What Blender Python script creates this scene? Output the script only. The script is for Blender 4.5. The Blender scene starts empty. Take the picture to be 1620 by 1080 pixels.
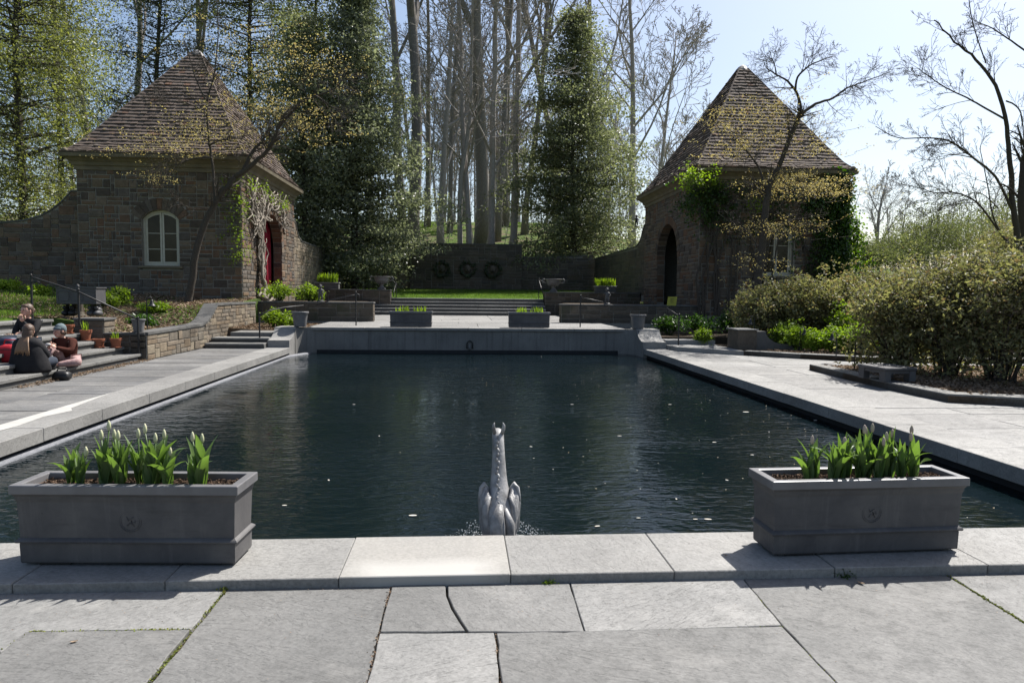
import bpy, math, random
import numpy as np
from mathutils import Vector, Matrix, Euler

scene = bpy.context.scene
COL = scene.collection
PI = math.pi
R = math.radians

# ------------------------------------------------------------------ camera
cam_data = bpy.data.cameras.new('camera')
cam = bpy.data.objects.new('camera', cam_data)
COL.objects.link(cam)
cam_data.sensor_width = 36.0
cam_data.lens = 36.0 * 1100.0 / 1620.0
cam_data.clip_start = 0.05
cam_data.clip_end = 3000
yaw, pitch, roll = math.atan(80 / 1100), math.atan(78.4 / 1100), 0.010
fw = Vector((math.sin(yaw) * math.cos(pitch), math.cos(yaw) * math.cos(pitch), -math.sin(pitch)))
rt = Vector((math.cos(yaw), -math.sin(yaw), 0))
up = rt.cross(fw)
r2 = rt * math.cos(roll) + up * math.sin(roll)
u2 = up * math.cos(roll) - rt * math.sin(roll)
cam.matrix_world = Matrix(((r2.x, u2.x, -fw.x, 0), (r2.y, u2.y, -fw.y, 0), (r2.z, u2.z, -fw.z, 1.6), (0, 0, 0, 1)))
scene.camera = cam

# ------------------------------------------------------------------ sky, sun, exposure
SUN = Vector((0.55, 0.50, 1.0)).normalized()
world = bpy.data.worlds.new('World')
scene.world = world
world.use_nodes = True
wnt = world.node_tree
wnt.nodes.clear()
sky = wnt.nodes.new('ShaderNodeTexSky')
sky.sky_type = 'NISHITA'
sky.sun_disc = False
sky.sun_elevation = math.asin(SUN.z)
sky.sun_rotation = math.atan2(SUN.x, SUN.y)
sky.altitude = 0
sky.air_density = 1.0
sky.dust_density = 2.0
sky.ozone_density = 1.0
bg = wnt.nodes.new('ShaderNodeBackground')
bg.inputs['Strength'].default_value = 0.085
wo = wnt.nodes.new('ShaderNodeOutputWorld')
wnt.links.new(sky.outputs[0], bg.inputs['Color'])
wnt.links.new(bg.outputs[0], wo.inputs['Surface'])
sl = bpy.data.lights.new('sun', 'SUN')
sl.energy = 5.0
sl.angle = R(0.53)
sl.color = (1.0, 0.965, 0.915)
sun = bpy.data.objects.new('sun', sl)
COL.objects.link(sun)
sun.rotation_euler = SUN.to_track_quat('Z', 'Y').to_euler()
sun.location = (20, 20, 40)
vs = scene.view_settings
vs.view_transform = 'Standard'
vs.look = 'None'
vs.exposure = 0.92
vs.gamma = 1.0
vs.use_curve_mapping = False
scene.render.engine = 'CYCLES'
cy = scene.cycles
cy.use_denoising = True
cy.max_bounces = 6
cy.diffuse_bounces = 2
cy.glossy_bounces = 3
cy.transmission_bounces = 4
cy.transparent_max_bounces = 4
cy.sample_clamp_indirect = 4.0
cy.sample_clamp_direct = 0.0
cy.caustics_reflective = False
cy.caustics_refractive = False

# ------------------------------------------------------------------ materials
def srgb(h):
    h = h.lstrip('#')
    c = [int(h[i:i + 2], 16) / 255 for i in (0, 2, 4)]
    return tuple((x / 12.92 if x <= 0.04045 else ((x + 0.055) / 1.055) ** 2.4) for x in c)

class NB:
    def __init__(s, name):
        s.m = bpy.data.materials.new(name)
        s.m.use_nodes = True
        s.t = s.m.node_tree
        s.t.nodes.clear()
    def n(s, typ, **kw):
        nd = s.t.nodes.new('ShaderNode' + typ)
        for k, v in kw.items():
            if k.startswith('i_'):
                nd.inputs[k[2:].replace('_', ' ')].default_value = v
            else:
                setattr(nd, k, v)
        return nd
    def l(s, a, b):
        s.t.links.new(a, b)
    def math(s, op, a, b=None):
        nd = s.n('Math', operation=op)
        for i, x in enumerate((a, b)):
            if x is None: continue
            if isinstance(x, (int, float)): nd.inputs[i].default_value = x
            else: s.l(x, nd.inputs[i])
        return nd.outputs[0]
    def ramp(s, fac, stops, interp='LINEAR'):
        nd = s.n('ValToRGB')
        cr = nd.color_ramp
        cr.interpolation = interp
        while len(cr.elements) < len(stops): cr.elements.new(0.5)
        for e, (p, c) in zip(cr.elements, stops):
            e.position = p
            e.color = (*c[:3], 1) if not isinstance(c, (int, float)) else (c, c, c, 1)
        s.l(fac, nd.inputs[0])
        return nd.outputs[0]
    def mix(s, a, b, fac=0.5, mode='MIX'):
        nd = s.n('Mix', data_type='RGBA', blend_type=mode)
        for sock, x in ((nd.inputs[6], a), (nd.inputs[7], b)):
            if isinstance(x, tuple): sock.default_value = (*x[:3], 1)
            else: s.l(x, sock)
        if isinstance(fac, (int, float)): nd.inputs[0].default_value = fac
        else: s.l(fac, nd.inputs[0])
        return nd.outputs[2]
    def pos(s, scale=(1, 1, 1), rnd=None):
        g = s.n('NewGeometry')
        mp = s.n('Mapping')
        mp.inputs['Scale'].default_value = scale
        s.l(g.outputs['Position'], mp.inputs['Vector'])
        if rnd is not None:
            cb = s.n('CombineXYZ')
            s.l(rnd, cb.inputs[0]); s.l(rnd, cb.inputs[2])
            vm = s.n('VectorMath', operation='MULTIPLY_ADD')
            s.l(cb.outputs[0], vm.inputs[0])
            vm.inputs[1].default_value = (37, 37, 37)
            s.l(mp.outputs[0], vm.inputs[2])
            return vm.outputs[0]
        return mp.outputs[0]
    def noise(s, vec, scale, detail=4, rough=0.55, dist=0.0):
        nd = s.n('TexNoise')
        nd.inputs['Scale'].default_value = scale
        nd.inputs['Detail'].default_value = detail
        nd.inputs['Roughness'].default_value = rough
        nd.inputs['Distortion'].default_value = dist
        s.l(vec, nd.inputs['Vector'])
        return nd.outputs['Fac']
    def rnd(s):
        oi = s.n('ObjectInfo')
        g = s.n('NewGeometry')
        return s.math('FRACT', s.math('ADD', oi.outputs['Random'], g.outputs['Random Per Island']))
    def finish(s, color, rough=0.8, spec=0.3, metallic=0.0, bump=None, bstr=0.3, bdist=0.01, trans=None, tfac=0.35):
        p = s.n('BsdfPrincipled')
        if isinstance(color, tuple): p.inputs['Base Color'].default_value = (*color[:3], 1)
        else: s.l(color, p.inputs['Base Color'])
        if isinstance(rough, (int, float)): p.inputs['Roughness'].default_value = rough
        else: s.l(rough, p.inputs['Roughness'])
        p.inputs['Specular IOR Level'].default_value = spec
        p.inputs['Metallic'].default_value = metallic
        if bump is not None:
            b = s.n('Bump')
            b.inputs['Strength'].default_value = bstr
            b.inputs['Distance'].default_value = bdist
            s.l(bump, b.inputs['Height'])
            s.l(b.outputs[0], p.inputs['Normal'])
        o = s.n('OutputMaterial')
        if trans is not None:
            t = s.n('BsdfTranslucent')
            if isinstance(trans, tuple): t.inputs['Color'].default_value = (*trans[:3], 1)
            else: s.l(trans, t.inputs['Color'])
            mx = s.n('MixShader')
            mx.inputs[0].default_value = tfac
            s.l(p.outputs[0], mx.inputs[1]); s.l(t.outputs[0], mx.inputs[2])
            s.l(mx.outputs[0], o.inputs['Surface'])
        else:
            s.l(p.outputs[0], o.inputs['Surface'])
        return s.m

def plain(name, c1, c2, scale=6, rough=0.8, spec=0.3, bscale=40, bstr=0.25, bdist=0.01, var=0.25, metallic=0.0, sc=(1, 1, 1)):
    b = NB(name)
    r = b.rnd()
    v = b.pos(sc, r)
    n1 = b.noise(v, scale, 6, 0.6)
    c = b.mix(c1, c2, b.ramp(n1, [(0.3, 0.0), (0.7, 1.0)]))
    if var: c = b.mix(c, b.ramp(r, [(0, 1 - var), (1, 1.0 + var * 0.6)]), 1.0, 'MULTIPLY')
    return b.finish(c, rough, spec, metallic, b.noise(v, bscale, 5, 0.65), bstr, bdist)

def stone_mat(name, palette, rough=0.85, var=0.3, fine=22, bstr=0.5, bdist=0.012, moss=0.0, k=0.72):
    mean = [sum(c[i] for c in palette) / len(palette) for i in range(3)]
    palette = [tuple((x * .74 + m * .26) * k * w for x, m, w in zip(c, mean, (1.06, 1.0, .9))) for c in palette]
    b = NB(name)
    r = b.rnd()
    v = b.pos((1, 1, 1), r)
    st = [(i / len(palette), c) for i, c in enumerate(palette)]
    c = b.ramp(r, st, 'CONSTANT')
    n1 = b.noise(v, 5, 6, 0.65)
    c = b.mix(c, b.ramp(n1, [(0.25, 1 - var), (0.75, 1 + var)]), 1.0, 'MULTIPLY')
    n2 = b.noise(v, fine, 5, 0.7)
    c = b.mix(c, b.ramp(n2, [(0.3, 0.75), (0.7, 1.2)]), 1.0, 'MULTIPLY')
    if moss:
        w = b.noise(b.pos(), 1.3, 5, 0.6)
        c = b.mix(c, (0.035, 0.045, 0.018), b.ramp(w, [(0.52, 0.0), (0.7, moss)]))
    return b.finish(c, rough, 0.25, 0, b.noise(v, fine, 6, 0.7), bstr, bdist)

def flag_mat(name, base, tint, dark, rough=0.75, var=0.16, spec=0.35, k=0.50):
    base, tint, dark = [tuple(x * k for x in c) for c in (base, tint, dark)]
    # bluestone flag: cleft layers, lichen blotches, a tone of its own for each slab
    b = NB(name)
    r = b.rnd()
    v = b.pos((1, 1, 1), r)
    n1 = b.noise(v, 1.4, 8, 0.62, 0.3)
    c = b.mix(base, tint, b.ramp(n1, [(0.35, 0.0), (0.68, 1.0)]))
    n2 = b.noise(v, 9, 8, 0.7)
    c = b.mix(c, dark, b.ramp(n2, [(0.48, 0.0), (0.75, 0.55)]))
    n5 = b.noise(v, 48, 4, 0.7)
    c = b.mix(c, b.ramp(n5, [(0.3, 0.78), (0.7, 1.18)]), 1.0, 'MULTIPLY')
    n3 = b.noise(v, 3.1, 7, 0.65)
    c = b.mix(c, (0.31, 0.30, 0.28), b.ramp(n3, [(0.58, 0.0), (0.72, 0.35)]))
    n4 = b.noise(b.pos(), 0.8, 5, 0.6)
    c = b.mix(c, b.ramp(n4, [(0.3, 0.76), (0.7, 1.14)]), 1.0, 'MULTIPLY')
    c = b.mix(c, b.ramp(r, [(0, 1 - var), (1, 1 + var)]), 1.0, 'MULTIPLY')
    # cleft layers: contour steps of a stretched noise, turned a different way on each slab
    vr = b.n('VectorRotate', rotation_type='Z_AXIS')
    b.l(v, vr.inputs['Vector']); b.l(b.math('MULTIPLY', r, 3.1), vr.inputs['Angle'])
    mp2 = b.n('Mapping'); mp2.inputs['Scale'].default_value = (0.55, 2.0, 1)
    b.l(vr.outputs[0], mp2.inputs['Vector'])
    lay = b.noise(mp2.outputs[0], 1.9, 9, 0.66, 0.5)
    fr = b.math('FRACT', b.math('MULTIPLY', lay, 16.0))
    msk = b.ramp(b.noise(v, 1.1, 3), [(0.42, 0.0), (0.62, 1.0)])
    edge = b.math('MULTIPLY', b.ramp(fr, [(0.0, 0.55), (0.10, 0.0), (0.86, 0.0), (0.97, 0.28)]), msk)
    c = b.mix(c, dark, edge)
    hi = b.math('MULTIPLY', b.ramp(fr, [(0.10, 0.0), (0.16, 0.35), (0.34, 0.0)]), msk)
    c = b.mix(c, tuple(min(1, x * 1.25) for x in tint), hi)
    step = b.math('ADD', b.math('MULTIPLY', b.math('SNAP', lay, 0.0625), 2.4), b.math('MULTIPLY', n5, 0.13))
    return b.finish(c, b.ramp(n2, [(0.3, rough - 0.12), (0.7, rough + 0.1)]), spec, 0, step, 0.8, 0.02)

def leaf_mat(name, cols, rough=0.4, spec=0.5, tfac=0.35, tcol=None):
    b = NB(name)
    g = b.n('NewGeometry')
    r = g.outputs['Random Per Island']
    st = [(i / max(1, len(cols) - 1), c) for i, c in enumerate(cols)]
    c = b.ramp(r, st)
    w = b.noise(b.pos(), 0.35, 3)
    c = b.mix(c, b.ramp(w, [(0.3, 0.7), (0.7, 1.25)]), 1.0, 'MULTIPLY')
    t = b.mix(c, tcol or (1.6, 1.7, 0.7), 1.0, 'MULTIPLY')
    return b.finish(c, rough, spec, 0, trans=t, tfac=tfac)

def bark_mat(name, c1, c2, sc=(6, 6, 1.2), scale=4):
    b = NB(name)
    v = b.pos(sc)
    n = b.noise(v, scale, 6, 0.65)
    c = b.mix(c1, c2, b.ramp(n, [(0.35, 0.0), (0.65, 1.0)]))
    return b.finish(c, 0.9, 0.2, 0, n, 0.7, 0.03)

M = {}
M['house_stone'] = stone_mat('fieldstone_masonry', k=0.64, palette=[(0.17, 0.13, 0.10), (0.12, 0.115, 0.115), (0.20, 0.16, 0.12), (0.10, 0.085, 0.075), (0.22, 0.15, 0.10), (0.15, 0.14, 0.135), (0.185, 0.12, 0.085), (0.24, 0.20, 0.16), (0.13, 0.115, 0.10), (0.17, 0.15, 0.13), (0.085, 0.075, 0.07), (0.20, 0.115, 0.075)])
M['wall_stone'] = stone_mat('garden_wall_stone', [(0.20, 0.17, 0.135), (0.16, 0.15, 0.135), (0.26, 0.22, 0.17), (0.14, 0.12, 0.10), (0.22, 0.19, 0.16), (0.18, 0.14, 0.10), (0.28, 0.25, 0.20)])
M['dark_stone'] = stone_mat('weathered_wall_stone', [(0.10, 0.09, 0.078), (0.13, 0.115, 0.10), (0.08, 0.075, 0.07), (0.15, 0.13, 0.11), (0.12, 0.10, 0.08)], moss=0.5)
M['mortar'] = plain('lime_mortar', (0.25, 0.235, 0.205), (0.165, 0.155, 0.135), 9, 0.95, 0.1, 60, 0.5, 0.01, 0)
M['cap_stone'] = plain('wall_cap_bluestone', (0.115, 0.112, 0.105), (0.075, 0.074, 0.071), 4, 0.8, 0.3, 30, 0.4, 0.01, 0.2)
M['cornice'] = plain('limestone_cornice', (0.19, 0.16, 0.11), (0.115, 0.10, 0.072), 2.2, 0.85, 0.2, 25, 0.35, 0.01, 0.1)
M['flag'] = flag_mat('bluestone_flag', (0.305, 0.302, 0.29), (0.385, 0.378, 0.36), (0.20, 0.198, 0.19), var=0.26)
M['flag_side'] = flag_mat('bluestone_flag_walk', (0.24, 0.24, 0.24), (0.32, 0.31, 0.29), (0.17, 0.17, 0.17))
M['flag_pale'] = flag_mat('bluestone_flag_pale', (0.385, 0.378, 0.362), (0.45, 0.44, 0.415), (0.28, 0.275, 0.26), var=0.12)
M['coping'] = flag_mat('coping_stone', (0.41, 0.402, 0.38), (0.47, 0.458, 0.43), (0.30, 0.293, 0.275), 0.7, 0.08)
M['step'] = flag_mat('step_stone', (0.28, 0.275, 0.26), (0.34, 0.33, 0.305), (0.18, 0.18, 0.17))
M['joint'] = plain('joint_soil', (0.055, 0.045, 0.032), (0.10, 0.09, 0.055), 12, 0.95, 0.1, 60, 0.5, 0.01, 0)
M['moss'] = leaf_mat('joint_moss', [(0.10, 0.13, 0.03), (0.20, 0.22, 0.06), (0.16, 0.15, 0.05)], 0.8, 0.1, 0.2)
M['crumb'] = plain('joint_grit', (0.20, 0.11, 0.07), (0.34, 0.28, 0.2), 30, 0.9, 0.1, 60, 0.2, 0.005, 0.5)
M['lead'] = plain('lead_grey', (0.078, 0.077, 0.080), (0.054, 0.053, 0.056), 3.5, 0.6, 0.4, 18, 0.18, 0.006, 0.06)
M['lead_pale'] = plain('weathered_lead', (0.15, 0.148, 0.148), (0.085, 0.084, 0.086), 6, 0.55, 0.45, 30, 0.3, 0.006, 0.05)
M['statue'] = plain('statue_lead', (0.34, 0.335, 0.33), (0.075, 0.074, 0.073), 9, 0.5, 0.5, 60, 0.5, 0.006, 0.0)
def lead_mat():
    b = NB('planter_lead')
    r = b.rnd()
    v = b.pos((1, 1, 1), r)
    n1 = b.noise(v, 2.6, 7, 0.65, 0.4)
    c = b.mix((0.098, 0.094, 0.092), (0.058, 0.056, 0.058), b.ramp(n1, [(0.33, 0.0), (0.68, 1.0)]))
    st = b.noise(b.pos((14, 14, 0.9), r), 1.0, 6, 0.7)
    c = b.mix(c, (0.135, 0.13, 0.125), b.ramp(st, [(0.55, 0.0), (0.75, 0.55)]))
    hz = b.noise(b.pos((1.2, 1.2, 9), r), 1.6, 6, 0.7)
    c = b.mix(c, (0.04, 0.038, 0.037), b.ramp(hz, [(0.56, 0.0), (0.74, 0.6)]))
    sp = b.noise(v, 22, 5, 0.75)
    c = b.mix(c, (0.030, 0.028, 0.027), b.ramp(sp, [(0.66, 0.0), (0.72, 0.7)]))
    return b.finish(c, b.ramp(n1, [(0.3, 0.5), (0.7, 0.75)]), 0.35, 0, b.math('ADD', b.noise(v, 12, 5, 0.7), b.math('MULTIPLY', b.noise(v, 2.0, 3), 2.0)), 0.3, 0.008)
M['planter'] = lead_mat()
M['planter_rim'] = plain('worn_rim_painted_sheen', (0.15, 0.147, 0.15), (0.10, 0.098, 0.10), 5, 0.42, 0.6, 30, 0.2, 0.004, 0.0)  # worn rim, its sunlit sheen partly put into the paler colour
M['soil'] = plain('potting_soil', (0.035, 0.024, 0.017), (0.07, 0.05, 0.036), 30, 0.95, 0.1, 70, 0.9, 0.02, 0)
M['mulch'] = plain('bark_chip', (0.06, 0.036, 0.024), (0.16, 0.11, 0.075), 20, 0.9, 0.1, 50, 0.4, 0.004, 0.6)
M['terracotta'] = plain('terracotta', (0.30, 0.105, 0.055), (0.22, 0.085, 0.05), 8, 0.85, 0.2, 40, 0.2, 0.004, 0.1)
M['iron'] = plain('black_iron', (0.012, 0.012, 0.013), (0.022, 0.021, 0.02), 12, 0.5, 0.4, 50, 0.2, 0.003, 0)
M['white_wood'] = plain('cream_painted_wood', (0.46, 0.44, 0.36), (0.39, 0.37, 0.30), 6, 0.55, 0.4, 40, 0.1, 0.003, 0)
M['curtain'] = plain('crimson_curtain', (0.22, 0.008, 0.022), (0.16, 0.006, 0.016), 4, 0.8, 0.2, 60, 0.1, 0.003, 0)
M['concrete'] = None
def concrete_mat():
    b = NB('pool_wall_concrete')
    v = b.pos()
    n1 = b.noise(v, 1.1, 6, 0.6)
    c = b.mix((0.20, 0.193, 0.18), (0.14, 0.137, 0.128), b.ramp(n1, [(0.35, 0.0), (0.65, 1.0)]))
    st = b.noise(b.pos((9, 9, 0.45)), 1.0, 5, 0.7)
    c = b.mix(c, (0.07, 0.067, 0.064), b.ramp(st, [(0.5, 0.0), (0.72, 0.6)]))
    n2 = b.noise(v, 30, 4)
    c = b.mix(c, b.ramp(n2, [(0.3, 0.85), (0.7, 1.12)]), 1.0, 'MULTIPLY')
    return b.finish(c, 0.85, 0.25, 0, n2, 0.25, 0.006)
M['concrete'] = concrete_mat()
M['liner'] = plain('pool_liner', (0.10, 0.105, 0.12), (0.19, 0.195, 0.21), 14, 0.6, 0.4, 30, 0.6, 0.02, 0, sc=(1, 1, 4))
M['dark_void'] = plain('dark_pool_side', (0.012, 0.014, 0.016), (0.02, 0.022, 0.024), 8, 0.7, 0.3, 30, 0.2, 0.01, 0)  # even near-black for the pool sides and waterline band

def coping_mat_glare():
    # bright glare painted as a paler colour over one coping stone
    b = NB('coping_stone_painted_glare')
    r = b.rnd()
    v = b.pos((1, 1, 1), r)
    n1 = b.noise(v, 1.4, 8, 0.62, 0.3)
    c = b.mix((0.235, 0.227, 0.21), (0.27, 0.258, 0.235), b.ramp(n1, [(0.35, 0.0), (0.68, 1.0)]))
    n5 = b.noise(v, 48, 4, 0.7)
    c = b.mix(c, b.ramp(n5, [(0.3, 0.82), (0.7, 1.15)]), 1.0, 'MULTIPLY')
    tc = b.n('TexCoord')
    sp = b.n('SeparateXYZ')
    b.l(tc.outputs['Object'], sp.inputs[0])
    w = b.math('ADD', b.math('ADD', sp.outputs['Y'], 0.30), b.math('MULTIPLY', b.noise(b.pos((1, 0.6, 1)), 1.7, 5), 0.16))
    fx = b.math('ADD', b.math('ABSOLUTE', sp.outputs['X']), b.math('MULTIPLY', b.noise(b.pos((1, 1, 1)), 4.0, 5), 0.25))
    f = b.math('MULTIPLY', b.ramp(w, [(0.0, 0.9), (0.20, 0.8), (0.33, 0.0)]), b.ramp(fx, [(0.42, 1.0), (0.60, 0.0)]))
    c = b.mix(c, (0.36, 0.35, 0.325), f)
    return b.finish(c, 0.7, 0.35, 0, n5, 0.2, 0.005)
M['coping_glare'] = coping_mat_glare()

def tile_mat():
    b = NB('clay_roof_tile')
    g = b.n('NewGeometry')
    r = g.outputs['Random Per Island']
    c = b.ramp(r, [(0, (0.105, 0.082, 0.068)), (0.25, (0.125, 0.097, 0.08)), (0.5, (0.09, 0.072, 0.062)), (0.75, (0.138, 0.105, 0.086)), (0.93, (0.115, 0.09, 0.074)), (1, (0.155, 0.085, 0.055))])
    w = b.noise(b.pos(), 1.1, 5, 0.6)
    c = b.mix(c, b.ramp(w, [(0.3, 0.7), (0.7, 1.2)]), 1.0, 'MULTIPLY')
    l = b.noise(b.pos(), 6, 5, 0.6)
    c = b.mix(c, (0.22, 0.21, 0.18), b.ramp(l, [(0.55, 0.0), (0.75, 0.45)]))
    return b.finish(c, 0.9, 0.2, 0, b.noise(b.pos(), 30, 4), 0.4, 0.01)
M['tile'] = tile_mat()

def water_mat():
    b = NB('dark_pool_water')
    v = b.pos((1.0, 2.0, 1))
    n1 = b.noise(v, 2.3, 2, 0.5, 0.4)
    n2 = b.noise(b.pos((1.0, 2.3, 1)), 6.5, 2, 0.5, 0.6)
    n3 = b.noise(b.pos((1, 1.5, 1)), 19, 2, 0.5, 0.3)
    h = b.math('ADD', b.math('ADD', b.math('MULTIPLY', n1, 0.6), b.math('MULTIPLY', n2, 0.42)), b.math('MULTIPLY', n3, 0.04))
    amp = b.noise(b.pos((0.25, 0.25, 1)), 1.0, 2)
    h = b.math('MULTIPLY', h, b.ramp(amp, [(0.36, 0.15), (0.64, 1.0)]))
    p = b.n('BsdfPrincipled')
    p.inputs['Base Color'].default_value = (0.0032, 0.0072, 0.0088, 1)
    p.inputs['Roughness'].default_value = 0.03
    p.inputs['IOR'].default_value = 1.33
    bp = b.n('Bump')
    bp.inputs['Strength'].default_value = 1.0
    bp.inputs['Distance'].default_value = 0.042
    b.l(h, bp.inputs['Height']); b.l(bp.outputs[0], p.inputs['Normal'])
    o = b.n('OutputMaterial')
    b.l(p.outputs[0], o.inputs['Surface'])
    return b.m
M['water'] = water_mat()

def grass_ground():
    b = NB('lawn_ground')
    v = b.pos()
    n = b.noise(v, 0.9, 6, 0.65)
    n2 = b.noise(v, 14, 5, 0.7)
    g = b.mix((0.05, 0.082, 0.018), (0.085, 0.12, 0.03), b.ramp(n2, [(0.35, 0.0), (0.65, 1.0)]))
    l = b.mix((0.09, 0.066, 0.044), (0.18, 0.14, 0.095), b.ramp(n2, [(0.3, 0.0), (0.7, 1.0)]))
    c = b.mix(g, l, b.ramp(n, [(0.50, 0.0), (0.60, 1.0)]))
    return b.finish(c, 0.95, 0.1, 0, n2, 0.8, 0.04)
M['ground'] = grass_ground()
def lawn_ground():
    b = NB('mown_lawn')
    v = b.pos()
    n2 = b.noise(v, 10, 5, 0.7)
    n = b.noise(v, 0.7, 4, 0.6)
    g = b.mix((0.055, 0.105, 0.014), (0.095, 0.155, 0.024), b.ramp(n2, [(0.35, 0.0), (0.65, 1.0)]))
    g = b.mix(g, b.ramp(n, [(0.3, 0.8), (0.7, 1.15)]), 1.0, 'MULTIPLY')
    return b.finish(g, 0.95, 0.1, 0, n2, 0.8, 0.03)
M['lawn'] = lawn_ground()
M['bed'] = plain('leaf_litter_bed', (0.085, 0.060, 0.040), (0.17, 0.125, 0.085), 16, 0.95, 0.1, 40, 0.8, 0.04, 0)
M['dark_bed'] = plain('damp_bed_soil', (0.045, 0.034, 0.024), (0.085, 0.065, 0.045), 12, 0.95, 0.1, 40, 0.8, 0.04, 0)
M['litter'] = leaf_mat('dry_leaf', [(0.12, 0.075, 0.045), (0.21, 0.15, 0.10), (0.28, 0.215, 0.155), (0.09, 0.06, 0.04)], 0.8, 0.1, 0.15, (1.1, 1.0, 0.8))
M['grass'] = leaf_mat('grass_blade', [(0.05, 0.095, 0.014), (0.09, 0.155, 0.026), (0.13, 0.19, 0.042)], 0.6, 0.2, 0.4)
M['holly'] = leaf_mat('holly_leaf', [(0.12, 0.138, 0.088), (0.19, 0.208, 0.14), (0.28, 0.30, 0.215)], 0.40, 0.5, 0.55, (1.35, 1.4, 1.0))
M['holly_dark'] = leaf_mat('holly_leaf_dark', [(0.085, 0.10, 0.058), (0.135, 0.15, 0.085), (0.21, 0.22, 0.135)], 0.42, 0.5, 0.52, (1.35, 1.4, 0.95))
M['evergreen'] = leaf_mat('yellow_green_leaf', [(0.09, 0.108, 0.046), (0.15, 0.17, 0.076), (0.215, 0.23, 0.11)], 0.42, 0.6, 0.45, (1.6, 1.6, 0.6))
M['hemlock'] = leaf_mat('hemlock_needle', [(0.03, 0.046, 0.028), (0.055, 0.072, 0.04), (0.08, 0.095, 0.05)], 0.6, 0.3, 0.2)
M['spring'] = leaf_mat('spring_leaf', [(0.12, 0.18, 0.02), (0.19, 0.26, 0.03), (0.25, 0.32, 0.05)], 0.5, 0.3, 0.45, (1.3, 1.5, 0.4))
M['ivy'] = leaf_mat('ivy_leaf', [(0.02, 0.04, 0.012), (0.04, 0.075, 0.015), (0.06, 0.11, 0.02)], 0.4, 0.4, 0.35, (1.4, 1.9, 0.4))
M['viburnum'] = leaf_mat('viburnum_leaf', [(0.11, 0.115, 0.055), (0.18, 0.18, 0.085), (0.27, 0.262, 0.135), (0.155, 0.10, 0.065)], 0.55, 0.4, 0.45, (1.3, 1.35, 0.8))
M['dogwood'] = leaf_mat('dogwood_bract', [(0.38, 0.34, 0.17), (0.52, 0.475, 0.26), (0.44, 0.385, 0.20), (0.32, 0.24, 0.12)], 0.6, 0.2, 0.4, (1.3, 1.2, 0.7))
M['haze_green'] = leaf_mat('budding_leaf', [(0.105, 0.125, 0.058), (0.145, 0.162, 0.08), (0.18, 0.175, 0.10)], 0.7, 0.2, 0.4, (1.2, 1.3, 0.7))
M['tulip_leaf'] = leaf_mat('tulip_leaf', [(0.085, 0.145, 0.04), (0.125, 0.19, 0.06), (0.12, 0.175, 0.075)], 0.38, 0.5, 0.42, (1.25, 1.45, 0.5))
M['bud_white'] = plain('tulip_bud_cream', (0.52, 0.48, 0.34), (0.40, 0.44, 0.24), 30, 0.6, 0.3, 40, 0.1, 0.002, 0.1)
M['bud_pink'] = plain('tulip_bud_pink', (0.42, 0.30, 0.27), (0.36, 0.34, 0.22), 30, 0.6, 0.3, 40, 0.1, 0.002, 0.1)
M['bark_grey'] = bark_mat('grey_bark', (0.25, 0.225, 0.20), (0.145, 0.13, 0.115))
M['bark_pale'] = bark_mat('pale_bark', (0.38, 0.345, 0.315), (0.24, 0.218, 0.198))
M['bark_dark'] = bark_mat('dark_bark', (0.05, 0.042, 0.037), (0.028, 0.024, 0.021))
M['bark_dog'] = bark_mat('dogwood_bark', (0.09, 0.075, 0.06), (0.045, 0.038, 0.032), (10, 10, 6))
M['vine'] = bark_mat('vine_bark', (0.34, 0.30, 0.25), (0.18, 0.155, 0.125), (12, 12, 12))
M['skin'] = plain('skin', (0.50, 0.29, 0.22), (0.46, 0.26, 0.19), 10, 0.5, 0.4, 40, 0.05, 0.002, 0)
M['black_cloth'] = plain('black_cloth', (0.012, 0.012, 0.014), (0.022, 0.021, 0.022), 9, 0.85, 0.2, 30, 0.4, 0.01, 0)
M['brown_knit'] = plain('brown_knit', (0.075, 0.027, 0.02), (0.05, 0.02, 0.015), 14, 0.95, 0.1, 60, 0.5, 0.006, 0)
M['pink_print'] = plain('pink_print_cloth', (0.42, 0.30, 0.28), (0.24, 0.14, 0.14), 26, 0.85, 0.2, 40, 0.2, 0.004, 0)
M['denim'] = plain('dark_denim', (0.045, 0.055, 0.075), (0.03, 0.036, 0.05), 20, 0.9, 0.2, 40, 0.2, 0.004, 0)
M['beanie'] = plain('grey_green_knit', (0.16, 0.20, 0.21), (0.09, 0.11, 0.12), 30, 0.95, 0.1, 60, 0.5, 0.005, 0)
M['hair_brown'] = plain('brown_hair', (0.055, 0.034, 0.022), (0.10, 0.06, 0.04), 40, 0.5, 0.4, 60, 0.6, 0.006, 0, sc=(3, 3, 0.5))
M['hair_blond'] = plain('dyed_blond_ends', (0.26, 0.17, 0.10), (0.16, 0.09, 0.055), 40, 0.5, 0.4, 60, 0.6, 0.006, 0, sc=(3, 3, 0.5))
M['white_thing'] = plain('white_paper', (0.52, 0.515, 0.49), (0.45, 0.445, 0.42), 10, 0.6, 0.3, 30, 0.1, 0.003, 0)
M['red_cloth'] = plain('red_nylon', (0.42, 0.012, 0.02), (0.30, 0.008, 0.016), 8, 0.6, 0.4, 30, 0.4, 0.01, 0)
M['navy'] = plain('navy_nylon', (0.018, 0.024, 0.05), (0.03, 0.038, 0.07), 8, 0.6, 0.4, 30, 0.3, 0.01, 0)
M['black_leather'] = plain('black_leather', (0.010, 0.010, 0.010), (0.016, 0.015, 0.015), 12, 0.45, 0.4, 40, 0.3, 0.004, 0)
M['splash'] = None
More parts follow.
